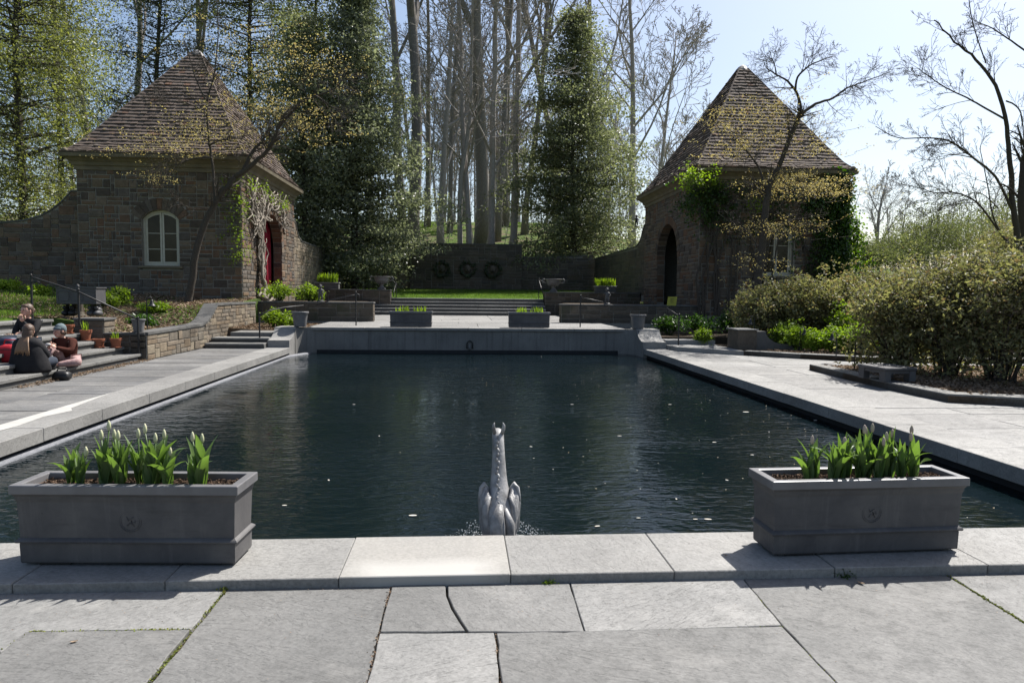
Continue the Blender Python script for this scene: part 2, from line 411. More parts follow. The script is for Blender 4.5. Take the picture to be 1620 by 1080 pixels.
def splash_mat():
    b = NB('splashing_water')
    p = b.n('BsdfPrincipled')
    p.inputs['Base Color'].default_value = (0.9, 0.93, 0.95, 1)
    p.inputs['Roughness'].default_value = 0.085
    p.inputs['Transmission Weight'].default_value = 0.6
    p.inputs['IOR'].default_value = 1.33
    o = b.n('OutputMaterial'); b.l(p.outputs[0], o.inputs['Surface'])
    return b.m
M['splash'] = splash_mat()
def glass_mat():
    b = NB('window_glass')
    n = b.noise(b.pos(), 1.1, 3)
    c = b.mix((0.022, 0.018, 0.010), (0.05, 0.041, 0.024), b.ramp(n, [(0.35, 0.0), (0.65, 1.0)]))
    return b.finish(c, 0.15, 0.2)
M['glass'] = glass_mat()
M['sign'] = plain('yellow_sign', (0.34, 0.33, 0.05), (0.30, 0.29, 0.05), 6, 0.6, 0.3, 40, 0.05, 0.002, 0)
M['glare_pale'] = plain('painted_glare', (0.40, 0.392, 0.365), (0.33, 0.322, 0.30), 5, 0.7, 0.3, 40, 0.2, 0.004, 0)  # pale colour standing in for glare on the left coping
M['float_leaf'] = leaf_mat('floating_petal', [(0.5, 0.46, 0.36), (0.36, 0.27, 0.14), (0.62, 0.60, 0.55), (0.28, 0.22, 0.10)], 0.6, 0.3, 0.1, (1, 1, 1))
M['tray'] = M['white_thing']
M['bark_red'] = bark_mat('conifer_trunk_bark', (0.10, 0.062, 0.048), (0.055, 0.038, 0.03))

# ------------------------------------------------------------------ geometry helpers
def crs(a, b):
    return np.stack([a[..., 1] * b[..., 2] - a[..., 2] * b[..., 1], a[..., 2] * b[..., 0] - a[..., 0] * b[..., 2], a[..., 0] * b[..., 1] - a[..., 1] * b[..., 0]], -1)
class G:
    """collects vertices and faces, then links them as one mesh object"""
    def __init__(s):
        s.v = []; s.n = 0; s.q = []; s.t = []; s.p = []
    def add(s, verts, quads=None, tris=None, polys=None):
        verts = np.asarray(verts, dtype=np.float64).reshape(-1, 3)
        if quads is not None and len(quads): s.q.append(np.asarray(quads, dtype=np.int64) + s.n)
        if tris is not None and len(tris): s.t.append(np.asarray(tris, dtype=np.int64) + s.n)
        if polys:
            for p in polys: s.p.append([i + s.n for i in p])
        s.v.append(verts); s.n += len(verts)
        return s
    def box(s, c, d, rz=0.0, bev=0.0, taper=1.0):
        """box centred at c with full sizes d; bev chamfers every edge"""
        hx, hy, hz = d[0] / 2, d[1] / 2, d[2] / 2
        if bev <= 0:
            vs = [(-hx, -hy, -hz), (hx, -hy, -hz), (hx, hy, -hz), (-hx, hy, -hz),
                  (-hx * taper, -hy * taper, hz), (hx * taper, -hy * taper, hz), (hx * taper, hy * taper, hz), (-hx * taper, hy * taper, hz)]
            qs = [(0, 3, 2, 1), (4, 5, 6, 7), (0, 1, 5, 4), (1, 2, 6, 5), (2, 3, 7, 6), (3, 0, 4, 7)]
            v = np.array(vs)
            ps = None
        else:
            b = min(bev, hx * .9, hy * .9, hz * .9)
            v = []
            for zz, ins in ((-hz, b), (-hz + b, 0), (hz - b, 0), (hz, b)):
                x, y = hx - ins, hy - ins
                for (px, py) in ((-x + (b if ins == 0 else 0), -y), (x - (b if ins == 0 else 0), -y), (x, -y + (b if ins == 0 else 0)), (x, y - (b if ins == 0 else 0)),
                                 (x - (b if ins == 0 else 0), y), (-x + (b if ins == 0 else 0), y), (-x, y - (b if ins == 0 else 0)), (-x, -y + (b if ins == 0 else 0))):
                    v.append((px, py, zz))
            v = np.array(v)
            qs = []
            for k in range(3):
                for i in range(8):
                    j = (i + 1) % 8
                    qs.append((k * 8 + i, k * 8 + j, k * 8 + 8 + j, k * 8 + 8 + i))
            ps = [list(range(7, -1, -1)), list(range(24, 32))]
        if rz:
            cs, sn = math.cos(rz), math.sin(rz)
            v = np.stack([v[:, 0] * cs - v[:, 1] * sn, v[:, 0] * sn + v[:, 1] * cs, v[:, 2]], 1)
        return s.add(v + np.array(c), qs, None, ps)
    def bx(s, x0, x1, y0, y1, z0, z1, bev=0.0):
        return s.box(((x0 + x1) / 2, (y0 + y1) / 2, (z0 + z1) / 2), (x1 - x0, y1 - y0, z1 - z0), 0, bev)
    def prism(s, poly, z0, z1, bev=0.0):
        n = len(poly)
        p = np.array(poly, float)
        if bev > 0:
            c = p.mean(0)
            prv = np.roll(p, 1, 0); nxt = np.roll(p, -1, 0)
            e1 = p - prv; e2 = nxt - p
            e1 /= np.linalg.norm(e1, axis=1)[:, None] + 1e-9; e2 /= np.linalg.norm(e2, axis=1)[:, None] + 1e-9
            nn = np.stack([-(e1 + e2)[:, 1], (e1 + e2)[:, 0]], 1)
            nn /= np.linalg.norm(nn, axis=1)[:, None] + 1e-9
            ins = p + nn * bev
            v = np.concatenate([np.c_[p, np.full(n, z0)], np.c_[p, np.full(n, z1 - bev)], np.c_[ins, np.full(n, z1)]])
            qs = [(i, (i + 1) % n, n + (i + 1) % n, n + i) for i in range(n)] + [(n + i, n + (i + 1) % n, 2 * n + (i + 1) % n, 2 * n + i) for i in range(n)]
            return s.add(v, qs, None, [list(range(n - 1, -1, -1)), list(range(2 * n, 3 * n))])
        v = np.concatenate([np.c_[p, np.full(n, z0)], np.c_[p, np.full(n, z1)]])
        qs = [(i, (i + 1) % n, n + (i + 1) % n, n + i) for i in range(n)]
        return s.add(v, qs, None, [list(range(n - 1, -1, -1)), list(range(n, 2 * n))])
    def slab(s, pts, fn, d0, d1):
        """polygon given in (u, v), pushed from depth d0 to d1 through fn(u, v, d) -> xyz"""
        n = len(pts)
        v = [fn(u, w, d0) for u, w in pts] + [fn(u, w, d1) for u, w in pts]
        qs = [(i, (i + 1) % n, n + (i + 1) % n, n + i) for i in range(n)]
        return s.add(v, qs, None, [list(range(n - 1, -1, -1)), list(range(n, 2 * n))])
    def tube(s, pts, rad, n=6, cap=True):
        pts = np.asarray(pts, float)
        m = len(pts)
        rad = np.broadcast_to(np.asarray(rad, float), (m,))
        t = np.empty_like(pts)
        t[1:-1] = pts[2:] - pts[:-2]; t[0] = pts[1] - pts[0]; t[-1] = pts[-1] - pts[-2]
        t /= np.linalg.norm(t, axis=1)[:, None] + 1e-9
        md = np.abs(t).mean(0)
        ref = np.zeros(3); ref[int(np.argmin(md))] = 1
        a = crs(t, ref[None, :]); a /= np.sqrt((a * a).sum(1))[:, None] + 1e-9
        b = crs(t, a)
        th = np.arange(n) * 2 * PI / n
        ring = pts[:, None, :] + rad[:, None, None] * (np.cos(th)[None, :, None] * a[:, None, :] + np.sin(th)[None, :, None] * b[:, None, :])
        i = np.arange(m - 1)[:, None] * n
        k = np.arange(n)[None, :]
        k2 = (k + 1) % n
        q = np.stack([i + k2, i + k, i + n + k, i + n + k2], -1).reshape(-1, 4)
        return s.add(ring.reshape(-1, 3), q, None, [list(range(n)), list(range(m * n - 1, m * n - n - 1, -1))] if cap else None)
    def lathe(s, prof, n=20, c=(0, 0, 0), sx=1.0, sy=1.0):
        th = np.arange(n) * 2 * PI / n
        v = []
        for r, z in prof:
            v.append(np.stack([c[0] + r * sx * np.cos(th), c[1] + r * sy * np.sin(th), np.full(n, c[2] + z)], 1))
        v = np.concatenate(v)
        qs = [(k * n + i, k * n + (i + 1) % n, (k + 1) * n + (i + 1) % n, (k + 1) * n + i) for k in range(len(prof) - 1) for i in range(n)]
        m = len(prof)
        return s.add(v, qs, None, [list(range(n - 1, -1, -1)), list(range((m - 1) * n, m * n))])
    def ell(s, c, r, n=14, m=8, rot=None, noise=0.0, rng=None):
        th = np.arange(n) * 2 * PI / n
        v = []
        for k in range(m + 1):
            ph = -PI / 2 + PI * k / m
            rr = max(math.cos(ph), 0.02)
            v.append(np.stack([r[0] * rr * np.cos(th), r[1] * rr * np.sin(th), np.full(n, r[2] * math.sin(ph))], 1))
        v = np.concatenate(v)
        if noise and rng is not None: v *= 1 + rng.normal(0, noise, (len(v), 1))
        if rot is not None: v = v @ np.array(Euler(rot).to_matrix()).T
        qs = [(k * n + i, k * n + (i + 1) % n, (k + 1) * n + (i + 1) % n, (k + 1) * n + i) for k in range(m) for i in range(n)]
        return s.add(v + np.array(c), qs, None, [list(range(n - 1, -1, -1)), list(range(m * n, m * n + n))])
    def loft(s, rings):
        """rings: equally long closed loops of points"""
        n = len(rings[0]); v = np.concatenate([np.asarray(r, float) for r in rings])
        qs = [(k * n + i, k * n + (i + 1) % n, (k + 1) * n + (i + 1) % n, (k + 1) * n + i) for k in range(len(rings) - 1) for i in range(n)]
        m = len(rings)
        return s.add(v, qs, None, [list(range(n - 1, -1, -1)), list(range((m - 1) * n, m * n))])
    def mesh(s, name, smooth=False):
        me = bpy.data.meshes.new(name)
        v = np.concatenate(s.v)
        loops = []; tot = []
        for arr, k in ((s.q, 4), (s.t, 3)):
            if arr:
                a = np.concatenate(arr)
                loops.append(a.reshape(-1)); tot.append(np.full(len(a), k))
        for p in s.p:
            loops.append(np.array(p)); tot.append(np.array([len(p)]))
        loops = np.concatenate(loops); tot = np.concatenate(tot)
        me.vertices.add(len(v)); me.vertices.foreach_set('co', v.reshape(-1))
        me.loops.add(len(loops)); me.loops.foreach_set('vertex_index', loops.astype(np.int32))
        me.polygons.add(len(tot))
        st = np.zeros(len(tot), np.int32); st[1:] = np.cumsum(tot)[:-1]
        me.polygons.foreach_set('loop_start', st)
        me.polygons.foreach_set('use_smooth', np.full(len(tot), bool(smooth)))
        me.update(calc_edges=True)
        me.validate()
        return me
    def build(s, name, mat, parent=None, loc=(0, 0, 0), rz=0.0, smooth=False):
        me = s.mesh(name, smooth)
        me.materials.append(M[mat] if isinstance(mat, str) else mat)
        return obj(name, me, parent, loc, rz)

def obj(name, data, parent=None, loc=(0, 0, 0), rz=0.0, scale=None, rot=None):
    o = bpy.data.objects.new(name, data)
    COL.objects.link(o)
    o.location = loc
    o.rotation_euler = rot if rot is not None else (0, 0, rz)
    if scale is not None: o.scale = scale
    if parent is not None: o.parent = parent
    return o
def tag(o, label, cat, group=None):
    o['label'] = label; o['category'] = cat
    if group: o['group'] = group
    return o
def thing(name, label, cat, loc=(0, 0, 0), rz=0.0, group=None):
    return tag(obj(name, None, None, loc, rz), label, cat, group)
def structure(o):
    o['kind'] = 'structure'; return o
def stuff(o, label=None, cat=None):
    o['kind'] = 'stuff'
    if label: o['label'] = label
    if cat: o['category'] = cat
    return o
def copy_tree(o, parent=None):
    c = o.copy(); COL.objects.link(c); c.parent = parent
    for ch in list(o.children): copy_tree(ch, c)
    return c
ORD = ['first', 'second', 'third', 'fourth', 'fifth', 'sixth', 'seventh', 'eighth', 'ninth', 'tenth', 'eleventh', 'twelfth', 'thirteenth', 'fourteenth', 'fifteenth', 'sixteenth', 'seventeenth', 'eighteenth', 'nineteenth', 'twentieth']

# ---- masonry: stones packed on a grid, each bevelled, proud of a mortar bed
def stone_proto(seed):
    rng = np.random.default_rng(seed)
    j = rng.uniform(-0.02, 0.02, (4, 2))
    outer = np.array([(-.5, -.5), (.5, -.5), (.5, .5), (-.5, .5)]) + j
    inner = outer * np.array([0.93, 0.86]) + rng.uniform(-0.015, 0.015, (4, 2))
    mid = inner.mean(0)
    v = [(x, y, -0.6) for x, y in outer] + [(x, y, 0.55) for x, y in outer] + [(x, y, 0.9 + rng.uniform(-.12, .12)) for x, y in inner] + [(mid[0] + rng.uniform(-.15, .15), mid[1] + rng.uniform(-.15, .15), 1.05)]
    q = [(i, (i + 1) % 4, 4 + (i + 1) % 4, 4 + i) for i in range(4)] + [(4 + i, 4 + (i + 1) % 4, 8 + (i + 1) % 4, 8 + i) for i in range(4)]
    t = [(8 + i, 8 + (i + 1) % 4, 12) for i in range(4)]
    return np.array(v), q, t
PROTO = [stone_proto(k) for k in range(10)]
_pm = {}
def proto_mesh(k, mat):
    key = (k, mat)
    if key not in _pm:
        g = G(); v, q, t = PROTO[k]; g.add(v, q, t)
        me = g.mesh('stone'); me.materials.append(M[mat])
        _pm[key] = me
    return _pm[key]

def pack(rng, w, h, cu, cv, hole=None, wr=(2, 5), tall=0.35):
    nu, nv = max(1, int(round(w / cu))), max(1, int(round(h / cv)))
    cu, cv = w / nu, h / nv
    free = np.ones((nv, nu), bool)
    if hole is not None:
        for j in range(nv):
            for i in range(nu):
                if hole((i + .5) * cu, (j + .5) * cv): free[j, i] = False
    out = []
    for j in range(nv):
        for i in range(nu):
            if not free[j, i]: continue
            hh = 2 if (rng.random() < tall and j + 1 < nv) else 1
            ww = int(rng.integers(wr[0], wr[1] + 1))
            if hh == 2 and rng.random() < .5: ww = max(wr[0], ww - 1)
            k = 0
            while k < ww and i + k < nu and free[j, i + k] and (hh == 1 or free[j + 1, i + k]): k += 1
            if k == 0: hh = 1; k = 1
            if i + k < nu and free[j, i + k] and not (i + k + 1 < nu and free[j, i + k + 1]) and (hh == 1 or free[j + 1, i + k]): k += 1
            free[j:j + hh, i:i + k] = False
            out.append((i * cu, j * cv, k * cu, hh * cv))
    return out

class Mason:
    """lays stones on wall faces; the first `limit` become parts, the rest one part of kind stuff"""
    def __init__(s, parent, mat, limit=300, seed=0, gap=0.018):
        s.p = parent; s.mat = mat; s.left = limit; s.g = G(); s.rng = np.random.default_rng(seed); s.gap = gap
    def place(s, cx, cy, cz, w, h, a, depth):
        d = depth * s.rng.uniform(0.6, 1.4)
        k = int(s.rng.integers(len(PROTO)))
        if s.left > 0:
            s.left -= 1
            obj('stone', proto_mesh(k, s.mat), s.p, (cx, cy, cz), scale=(w, h, d), rot=(PI / 2, 0, a))
        else:
            v, q, t = PROTO[k]
            v = v * np.array([w, h, d])
            ca, sa = math.cos(a), math.sin(a)
            x = v[:, 0] * ca + v[:, 2] * sa; y = v[:, 0] * sa - v[:, 2] * ca
            s.g.add(np.stack([x + cx, y + cy, v[:, 1] + cz], 1), q, t)
    def face(s, o, a, w, h, cu=.12, cv=.15, hole=None, depth=.022, wr=(2, 5), tall=.35):
        ca, sa = math.cos(a), math.sin(a)
        for (u, v, sw, sh) in pack(s.rng, w, h, cu, cv, hole, wr, tall):
            uc, vc = u + sw / 2, v + sh / 2
            s.place(o[0] + uc * ca, o[1] + uc * sa, o[2] + vc, sw - s.gap, sh - s.gap, a, depth)
    def done(s, name='stonework'):
        if s.g.n:
            o = s.g.build(name, s.mat, s.p); o['kind'] = 'stuff'

# ---- leaves
def leaves(rng, c, size, aspect=0.55, flat=0.0, var=0.35, droop=0.0):
    """one bent rhombus for each centre in c (N,3)"""
    n = len(c)
    d = rng.normal(0, 1, (n, 3)); d[:, 2] = d[:, 2] * (1 - flat) - droop
    d /= np.linalg.norm(d, axis=1)[:, None] + 1e-9
    e = rng.normal(0, 1, (n, 3)); e[:, 2] *= (1 - flat)
    e -= d * (e * d).sum(1)[:, None]
    e /= np.linalg.norm(e, axis=1)[:, None] + 1e-9
    s = (size * (1 + rng.uniform(-var, var, n)))[:, None]
    a = c - d * s * .5; b = c + d * s * .5
    w = e * s * aspect * .5
    nn = np.cross(d, e) * s * .10
    v = np.stack([a, c + w + nn, b, c - w + nn], 1).reshape(-1, 3)
    i = np.arange(n)[:, None] * 4
    t = np.concatenate([i + np.array([[0, 1, 2]]), i + np.array([[0, 2, 3]])])
    return v, t

# ---- branching
LS = {n: np.linspace(0, 1, n) for n in range(1, 40)}
def nrm(v):
    return v / (math.sqrt(v[0] * v[0] + v[1] * v[1] + v[2] * v[2]) + 1e-9)
def grow(rng, p, d, L, r, lev, cfg, out, tips):
    n = cfg['seg'][lev]
    L01, L01p = LS[n], LS[n + 1]
    nz = np.cumsum(rng.normal(0, cfg['wander'][lev], (n, 3)), 0)
    dirs = d + nz
    dirs[:, 2] += cfg['trop'][lev] * L01
    dirs /= np.sqrt((dirs * dirs).sum(1))[:, None] + 1e-9
    pts = np.vstack([p, p + np.cumsum(dirs * (L / n), 0)])
    tip = cfg['tip'][lev]
    rad = r * (1 - (1 - tip) * L01p)
    out.append((pts, np.maximum(rad, cfg['minr']), cfg['sides'][lev]))
    if lev >= cfg['max']:
        tips.append(pts[-1]); tips.append(pts[len(pts) // 2])
        return
    lo = cfg['start'][lev]
    m = cfg['kids'][lev]
    for k in range(m):
        t = lo + (1 - lo) * (k + rng.random()) / m
        x = t * n; i = min(int(x), n - 1); f = x - i
        q = pts[i] * (1 - f) + pts[i + 1] * f
        ax = dirs[i]
        pr = rng.normal(0, 1, 3); pr -= ax * (pr @ ax); pr = nrm(pr)
        ang = cfg['ang'][lev] * rng.uniform(.7, 1.3)
        nd = nrm(ax * math.cos(ang) + pr * math.sin(ang))
        rr = rad[i] * cfg['rr'][lev] * rng.uniform(.7, 1.1)
        LL = L * cfg['lr'][lev] * (1.15 - .75 * (t - lo) / (1.0001 - lo)) * rng.uniform(.6, 1.25)
        grow(rng, q, nd, LL, rr, lev + 1, cfg, out, tips)
def skin_branches(out, g=None):
    g = g or G()
    grp = {}
    for pts, rad, n in out: grp.setdefault((len(pts), n), []).append((pts, rad))
    for (m, n), lst in grp.items():
        P = np.stack([a for a, _ in lst]); Rd = np.stack([b for _, b in lst])
        t = np.empty_like(P)
        t[:, 1:-1] = P[:, 2:] - P[:, :-2]; t[:, 0] = P[:, 1] - P[:, 0]; t[:, -1] = P[:, -1] - P[:, -2]
        t /= np.sqrt((t * t).sum(-1))[..., None] + 1e-9
        ref = np.zeros((len(P), 1, 3)); ref[np.arange(len(P)), 0, np.argmin(np.abs(t).mean(1), 1)] = 1
        a = crs(t, np.broadcast_to(ref, t.shape)); a /= np.sqrt((a * a).sum(-1))[..., None] + 1e-9
        b = crs(t, a)
        th = np.arange(n) * 2 * PI / n
        ring = P[:, :, None, :] + Rd[:, :, None, None] * (np.cos(th)[None, None, :, None] * a[:, :, None, :] + np.sin(th)[None, None, :, None] * b[:, :, None, :])
        i = np.arange(m - 1)[:, None] * n; k = np.arange(n)[None, :]; k2 = (k + 1) % n
        q = np.stack([i + k2, i + k, i + n + k, i + n + k2], -1).reshape(-1, 4)
        q = (q[None] + (np.arange(len(P)) * m * n)[:, None, None]).reshape(-1, 4)
        g.add(ring.reshape(-1, 3), q)
    return g
BARE = dict(max=4, seg=[10, 7, 5, 3, 2], wander=[.035, .09, .13, .15, .16], trop=[.1, .35, .25, .2, .1], tip=[.25, .2, .25, .3, .5], minr=.006,
            sides=[8, 6, 4, 3, 3], start=[.42, .2, .2, .15, .1], kids=[11, 6, 5, 4], ang=[.75, .7, .7, .75], rr=[.5, .55, .55, .6], lr=[.36, .5, .5, .5])
def cfg(**kw):
    c = dict(BARE); c.update(kw); return c

# ------------------------------------------------------------------ terrain
def sstep(a, b, x):
    t = np.clip((np.asarray(x, float) - a) / (b - a), 0, 1)
    return t * t * (3 - 2 * t)
def hill(x, y):
    """height of the ground sheet: under the terrace it lies low, behind the garden wall it climbs to a wooded crest"""
    x = np.asarray(x, float); y = np.asarray(y, float)
    low = -1.15 + 0 * x
    side = 1.0 - sstep(10, 34, x)
    back = 1.2 + 1.7 * sstep(44.8, 47, y) + 6.9 * sstep(46, 86, y) * (0.30 + 0.70 * side) - 5.0 * sstep(95, 190, y)
    mid = sstep(-12.0, -9.5, x) * (1 - sstep(10.5, 13.0, x))
    z = low + (back - low) * (sstep(26.5, 30.0, y) * (1 - mid) + sstep(45.2, 46.2, y) * mid)
    lft = sstep(-16.5, -20, x) * sstep(-5, 8, y) * (1 - sstep(26, 30, y))
    z = z + lft * (2.9 + 0.03 * np.clip(-x - 18, 0, 30))
    rgt = sstep(13.0, 17.0, x) * (1 - sstep(26, 30, y))
    z = z + rgt * 1.7
    return z
def terrain():
    xs = np.concatenate([np.linspace(-900, -70, 12), np.linspace(-60, 60, 121), np.linspace(70, 900, 12)])
    ys = np.concatenate([np.linspace(-300, -12, 8), np.linspace(-8, 120, 129), np.linspace(130, 1500, 16)])
    X, Y = np.meshgrid(xs, ys)
    Z = hill(X, Y)
    rng = np.random.default_rng(3)
    Z = Z + rng.normal(0, .03, Z.shape) * (Y > 46)
    n, m = len(xs), len(ys)
    i = np.arange(m - 1)[:, None] * n + np.arange(n - 1)[None, :]
    q = np.stack([i, i + 1, i + n + 1, i + n], -1).reshape(-1, 4)
    g = G().add(np.stack([X, Y, Z], -1).reshape(-1, 3), q)
    return structure(g.build('ground', 'ground', smooth=True))
terrain()

def sheet(name, mat, xs, ys, zf, skirt=1.2, holes=None):
    X, Y = np.meshgrid(xs, ys)
    Z = zf(X, Y)
    n, m = len(xs), len(ys)
    v = np.stack([X, Y, Z], -1).reshape(-1, 3)
    i = np.arange(m - 1)[:, None] * n + np.arange(n - 1)[None, :]
    q = np.stack([i, i + 1, i + n + 1, i + n], -1).reshape(-1, 4)
    g = G().add(v, q)
    rim = list(range(n)) + [n * k + n - 1 for k in range(1, m)] + [n * (m - 1) + k for k in range(n - 2, -1, -1)] + [n * k for k in range(m - 2, 0, -1)]
    rv = v[rim]; lo = rv.copy(); lo[:, 2] -= skirt
    k = len(rim)
    g.add(np.concatenate([rv, lo]), [(a, k + a, k + (a + 1) % k, (a + 1) % k) for a in range(k)])
    return structure(g.build(name, mat, smooth=True))

def bank_z(x, y):
    x = np.asarray(x, float); y = np.asarray(y, float)
    t = np.clip((y - 16) / 8.5, 0, 1)
    e = sstep(7.4, 9.3, -x)
    base = np.interp(y, [16, 19.4, 20.6, 25], [.56, .60, 1.0, 1.27])
    z = base + e * (.92 - base) * (1 - t) * (base < .92) + .07 * np.clip(-x - 9.4, 0, 12) * (0.35 + .65 * t)
    wob = .03 * np.sin(x * 1.7 + y) * np.sin(y * 1.3)
    return z + wob * np.clip((-x - 7.3), 0, 1)
def bank_near(x, y):
    return .885 + .05 * np.clip(-np.asarray(x) - 9.9, 0, 12) + 0 * np.asarray(y)
sheet('garden_bank', 'ground', np.linspace(-26, -7.12, 60), np.linspace(16.22, 25.4, 40), bank_z, 2.0)
sheet('near_lawn_bank', 'lawn', np.linspace(-26, -9.95, 30), np.linspace(4.0, 16.2, 20), bank_near, 2.0)
def lawn_z(x, y):
    return 1.262 + (np.clip(np.asarray(y), 33.8, 45) - 33.8) / 11.2 * .46 + 0 * np.asarray(x)
sheet('upper_lawn', 'lawn', np.linspace(-7.6, 8.5, 20), np.linspace(33.82, 45.2, 16), lawn_z, 1.2)
sheet('terrace_bed', 'dark_bed', np.linspace(-8.2, -4.3, 10), np.linspace(25.3, 33.0, 12), lambda x, y: 1.10 + 0 * x, 1.0)
sheet('terrace_bed', 'dark_bed', np.linspace(4.7, 8.7, 10), np.linspace(25.3, 33.0, 12), lambda x, y: 1.10 + 0 * x, 1.0)
sheet('border_bed', 'bed', np.linspace(-7.6, -4.75, 12), np.linspace(21.35, 24.9, 12), lambda x, y: .40 + .03 * np.sin(x * 3) * np.sin(y * 2), 1.5)
sheet('border_bed', 'dark_bed', np.linspace(5.3, 16.6, 24), np.linspace(20.45, 24.98, 14), lambda x, y: .30 + .05 * np.clip(x - 8, 0, 9) + .03 * np.sin(x * 3) * np.sin(y * 2), 1.5)

# ------------------------------------------------------------------ pool
PX0, PX1, PY0, PY1 = -4.75, 5.24, 4.48, 20.8
WZ = -0.25
structure(G().bx(PX0 - .12, PX1 + .12, PY0 - .12, PY1 + .1, -1.1, WZ).build('pool_water', 'water'))
def pool_side(name, x0, x1, y0, y1):
    return structure(G().bx(x0, x1, y0, y1, -1.14, -.163).build(name, 'dark_void'))
pool_side('pool_side_wall', -5.30, -4.84, 4.0, 20.7)
pool_side('pool_side_wall', 5.33, 5.84, 4.0, 20.7)
pool_side('pool_side_wall', -4.84, 5.33, 3.95, 4.38)
rngc = np.random.default_rng(11)
def liner():
    # crumpled liner edge that shows between coping and water on the sunlit side
    n = 90
    ys = np.linspace(4.3, 20.5, n)
    rng = np.random.default_rng(5)
    off = np.convolve(rng.normal(0, .022, n + 8), np.ones(9) / 4, 'valid')
    g = G()
    prof = []
    for y, o in zip(ys, off):
        bend = 0.0 if y < 19.4 else (y - 19.4) * .35
        x = -4.78 + bend
        prof.append([(x - .10, y, -.205), (x + .01 + o * .4, y, -.212 + o * .12), (x + .035 + o * .5, y, -.24), (x + .04 + o * .5, y, -.42), (x - .10, y, -.42)])
    g.loft(prof)
    return structure(g.build('pool_liner', 'liner', smooth=True))
liner()

# coping round the pool
cop = structure(obj('pool_coping', None))
def coping_stones(axis, fixed, brk, z0, z1, mat='coping', special=None):
    for k in range(len(brk) - 1):
        a, b = brk[k] + .0018, brk[k + 1] - .0018
        g = G()
        if axis == 'x': sz = (b - a, fixed[1] - fixed[0], z1 - z0); c = ((a + b) / 2, (fixed[0] + fixed[1]) / 2, z1)
        else: sz = (fixed[1] - fixed[0], b - a, z1 - z0); c = ((fixed[0] + fixed[1]) / 2, (a + b) / 2, z1)
        g.box((0, 0, -(z1 - z0) / 2), sz, 0, .005)
        m = mat
        if special and k in special: m = special[k]
        g.build('coping_stone', m, cop, (c[0], c[1], c[2] + float(rngc.uniform(-.002, .002))))
fb = [-5.35, -4.3, -3.35, -2.42, -1.62, -.68, .285, 1.235, 2.2, 3.15, 4.1, 5.0, 5.88]
coping_stones('x', (3.84, 4.477), fb, -.16, 0.0, special={5: 'coping_glare'})
lb = [4.484, 5.6, 6.9, 8.2, 9.5, 10.9, 12.3, 13.7, 15.1, 16.5, 17.9, 18.8, 19.6]
coping_stones('y', (-5.35, -4.75), lb, -.16, 0.0)
coping_stones('y', (5.24, 5.88), lb, -.16, 0.0)
# glare on the left coping, painted as a thin pale skin
def glare_patch():
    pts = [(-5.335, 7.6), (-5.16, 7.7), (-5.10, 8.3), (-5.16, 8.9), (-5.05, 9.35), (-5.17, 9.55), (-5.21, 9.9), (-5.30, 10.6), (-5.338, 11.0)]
    G().prism(pts, .0026, .005).build('painted_glare', 'glare_pale', cop)
glare_patch()

# raised end wall with cap, scroll shoulders and spout
ew = thing('pool_end_wall', 'low concrete retaining wall closing the far end of the pool', 'wall', (0.245, 20.8, 0))
for k in range(5):
    a = -4.99 + k * 1.996; b = a + 1.992
    G().bx(a, b, 0.0 + .004 * (k % 2), .42, -1.1, .415).build('wall_panel', 'concrete', ew)
brk = [-4.7, -3.1, -1.6, -.05, 1.55, 3.15, 4.72]
for a, b in zip(brk[:-1], brk[1:]):
    G().bx(a + .003, b - .003, -.05, .58, .42, .508, .008).build('cap_stone', 'coping', ew)
def fillet(x, s):
    # concave quarter round where the side of the pool turns into the end wall
    th = np.linspace(0, PI / 2, 11)
    arc_ = [(x + s * (.55 - .55 * math.cos(a)), -.55 + .55 * math.sin(a)) for a in th]
    pts = arc_ + [(x + s * .56, .02), (x - s * .01, .02)]
    if s > 0: pts = pts[::-1]
    G().prism(pts, -1.1, .505).build('corner_fillet', 'concrete', ew, (0, 0, 0), smooth=False)
fillet(-4.99, 1)
fillet(4.99, -1)
G().bx(-4.5, 4.5, -.012, .05, -.4, -.155).build('waterline_band', 'dark_void', ew)
def scroll(name, x0, x1, label):
    prof = [(0, -.9), (0, .2), (.12, .203), (.26, .222), (.40, .262), (.53, .32), (.64, .39), (.72, .46), (.765, .525), (1.55, .525), (1.55, -.9)]
    t = thing(name, label, 'wall end', (0, 19.604, 0))
    g = G()
    w = x1 - x0
    def fn(u, v, d): return (x0 + d, u, v)
    g.slab(prof, fn, 0, w * .62 if x0 > 0 else w)
    o = g.build('scroll_block', 'coping', t)
    if x0 > 0:
        G().slab([(u + .03, v - .012) for u, v in prof], fn, w * .635, w).build('scroll_flank', 'coping', t)
    else:
        pass
    return t
scroll('scroll_shoulder', -5.35, -4.76, 'pale scroll shaped stone shoulder at the sunlit left end of the pool wall')
scroll('scroll_shoulder', 5.20, 5.90, 'scroll shaped stone shoulder with grooved top at the right end of the pool wall')
sp = thing('fountain_spout', 'small arched spout niche in the middle of the far pool wall', 'spout', (0.245, 20.78, -.06))
G().tube([(-.085, 0, -.05), (-.085, 0, .10), (-.06, 0, .16), (0, 0, .19), (.06, 0, .16), (.085, 0, .10), (.085, 0, -.05)], .016, 8).build('arch_ring', 'iron', sp, smooth=True)
G().lathe([(.028, -.09), (.04, -.02), (.024, .03), (.034, .07), (.0, .10)], 10).build('spout_head', 'lead_pale', sp, smooth=True)

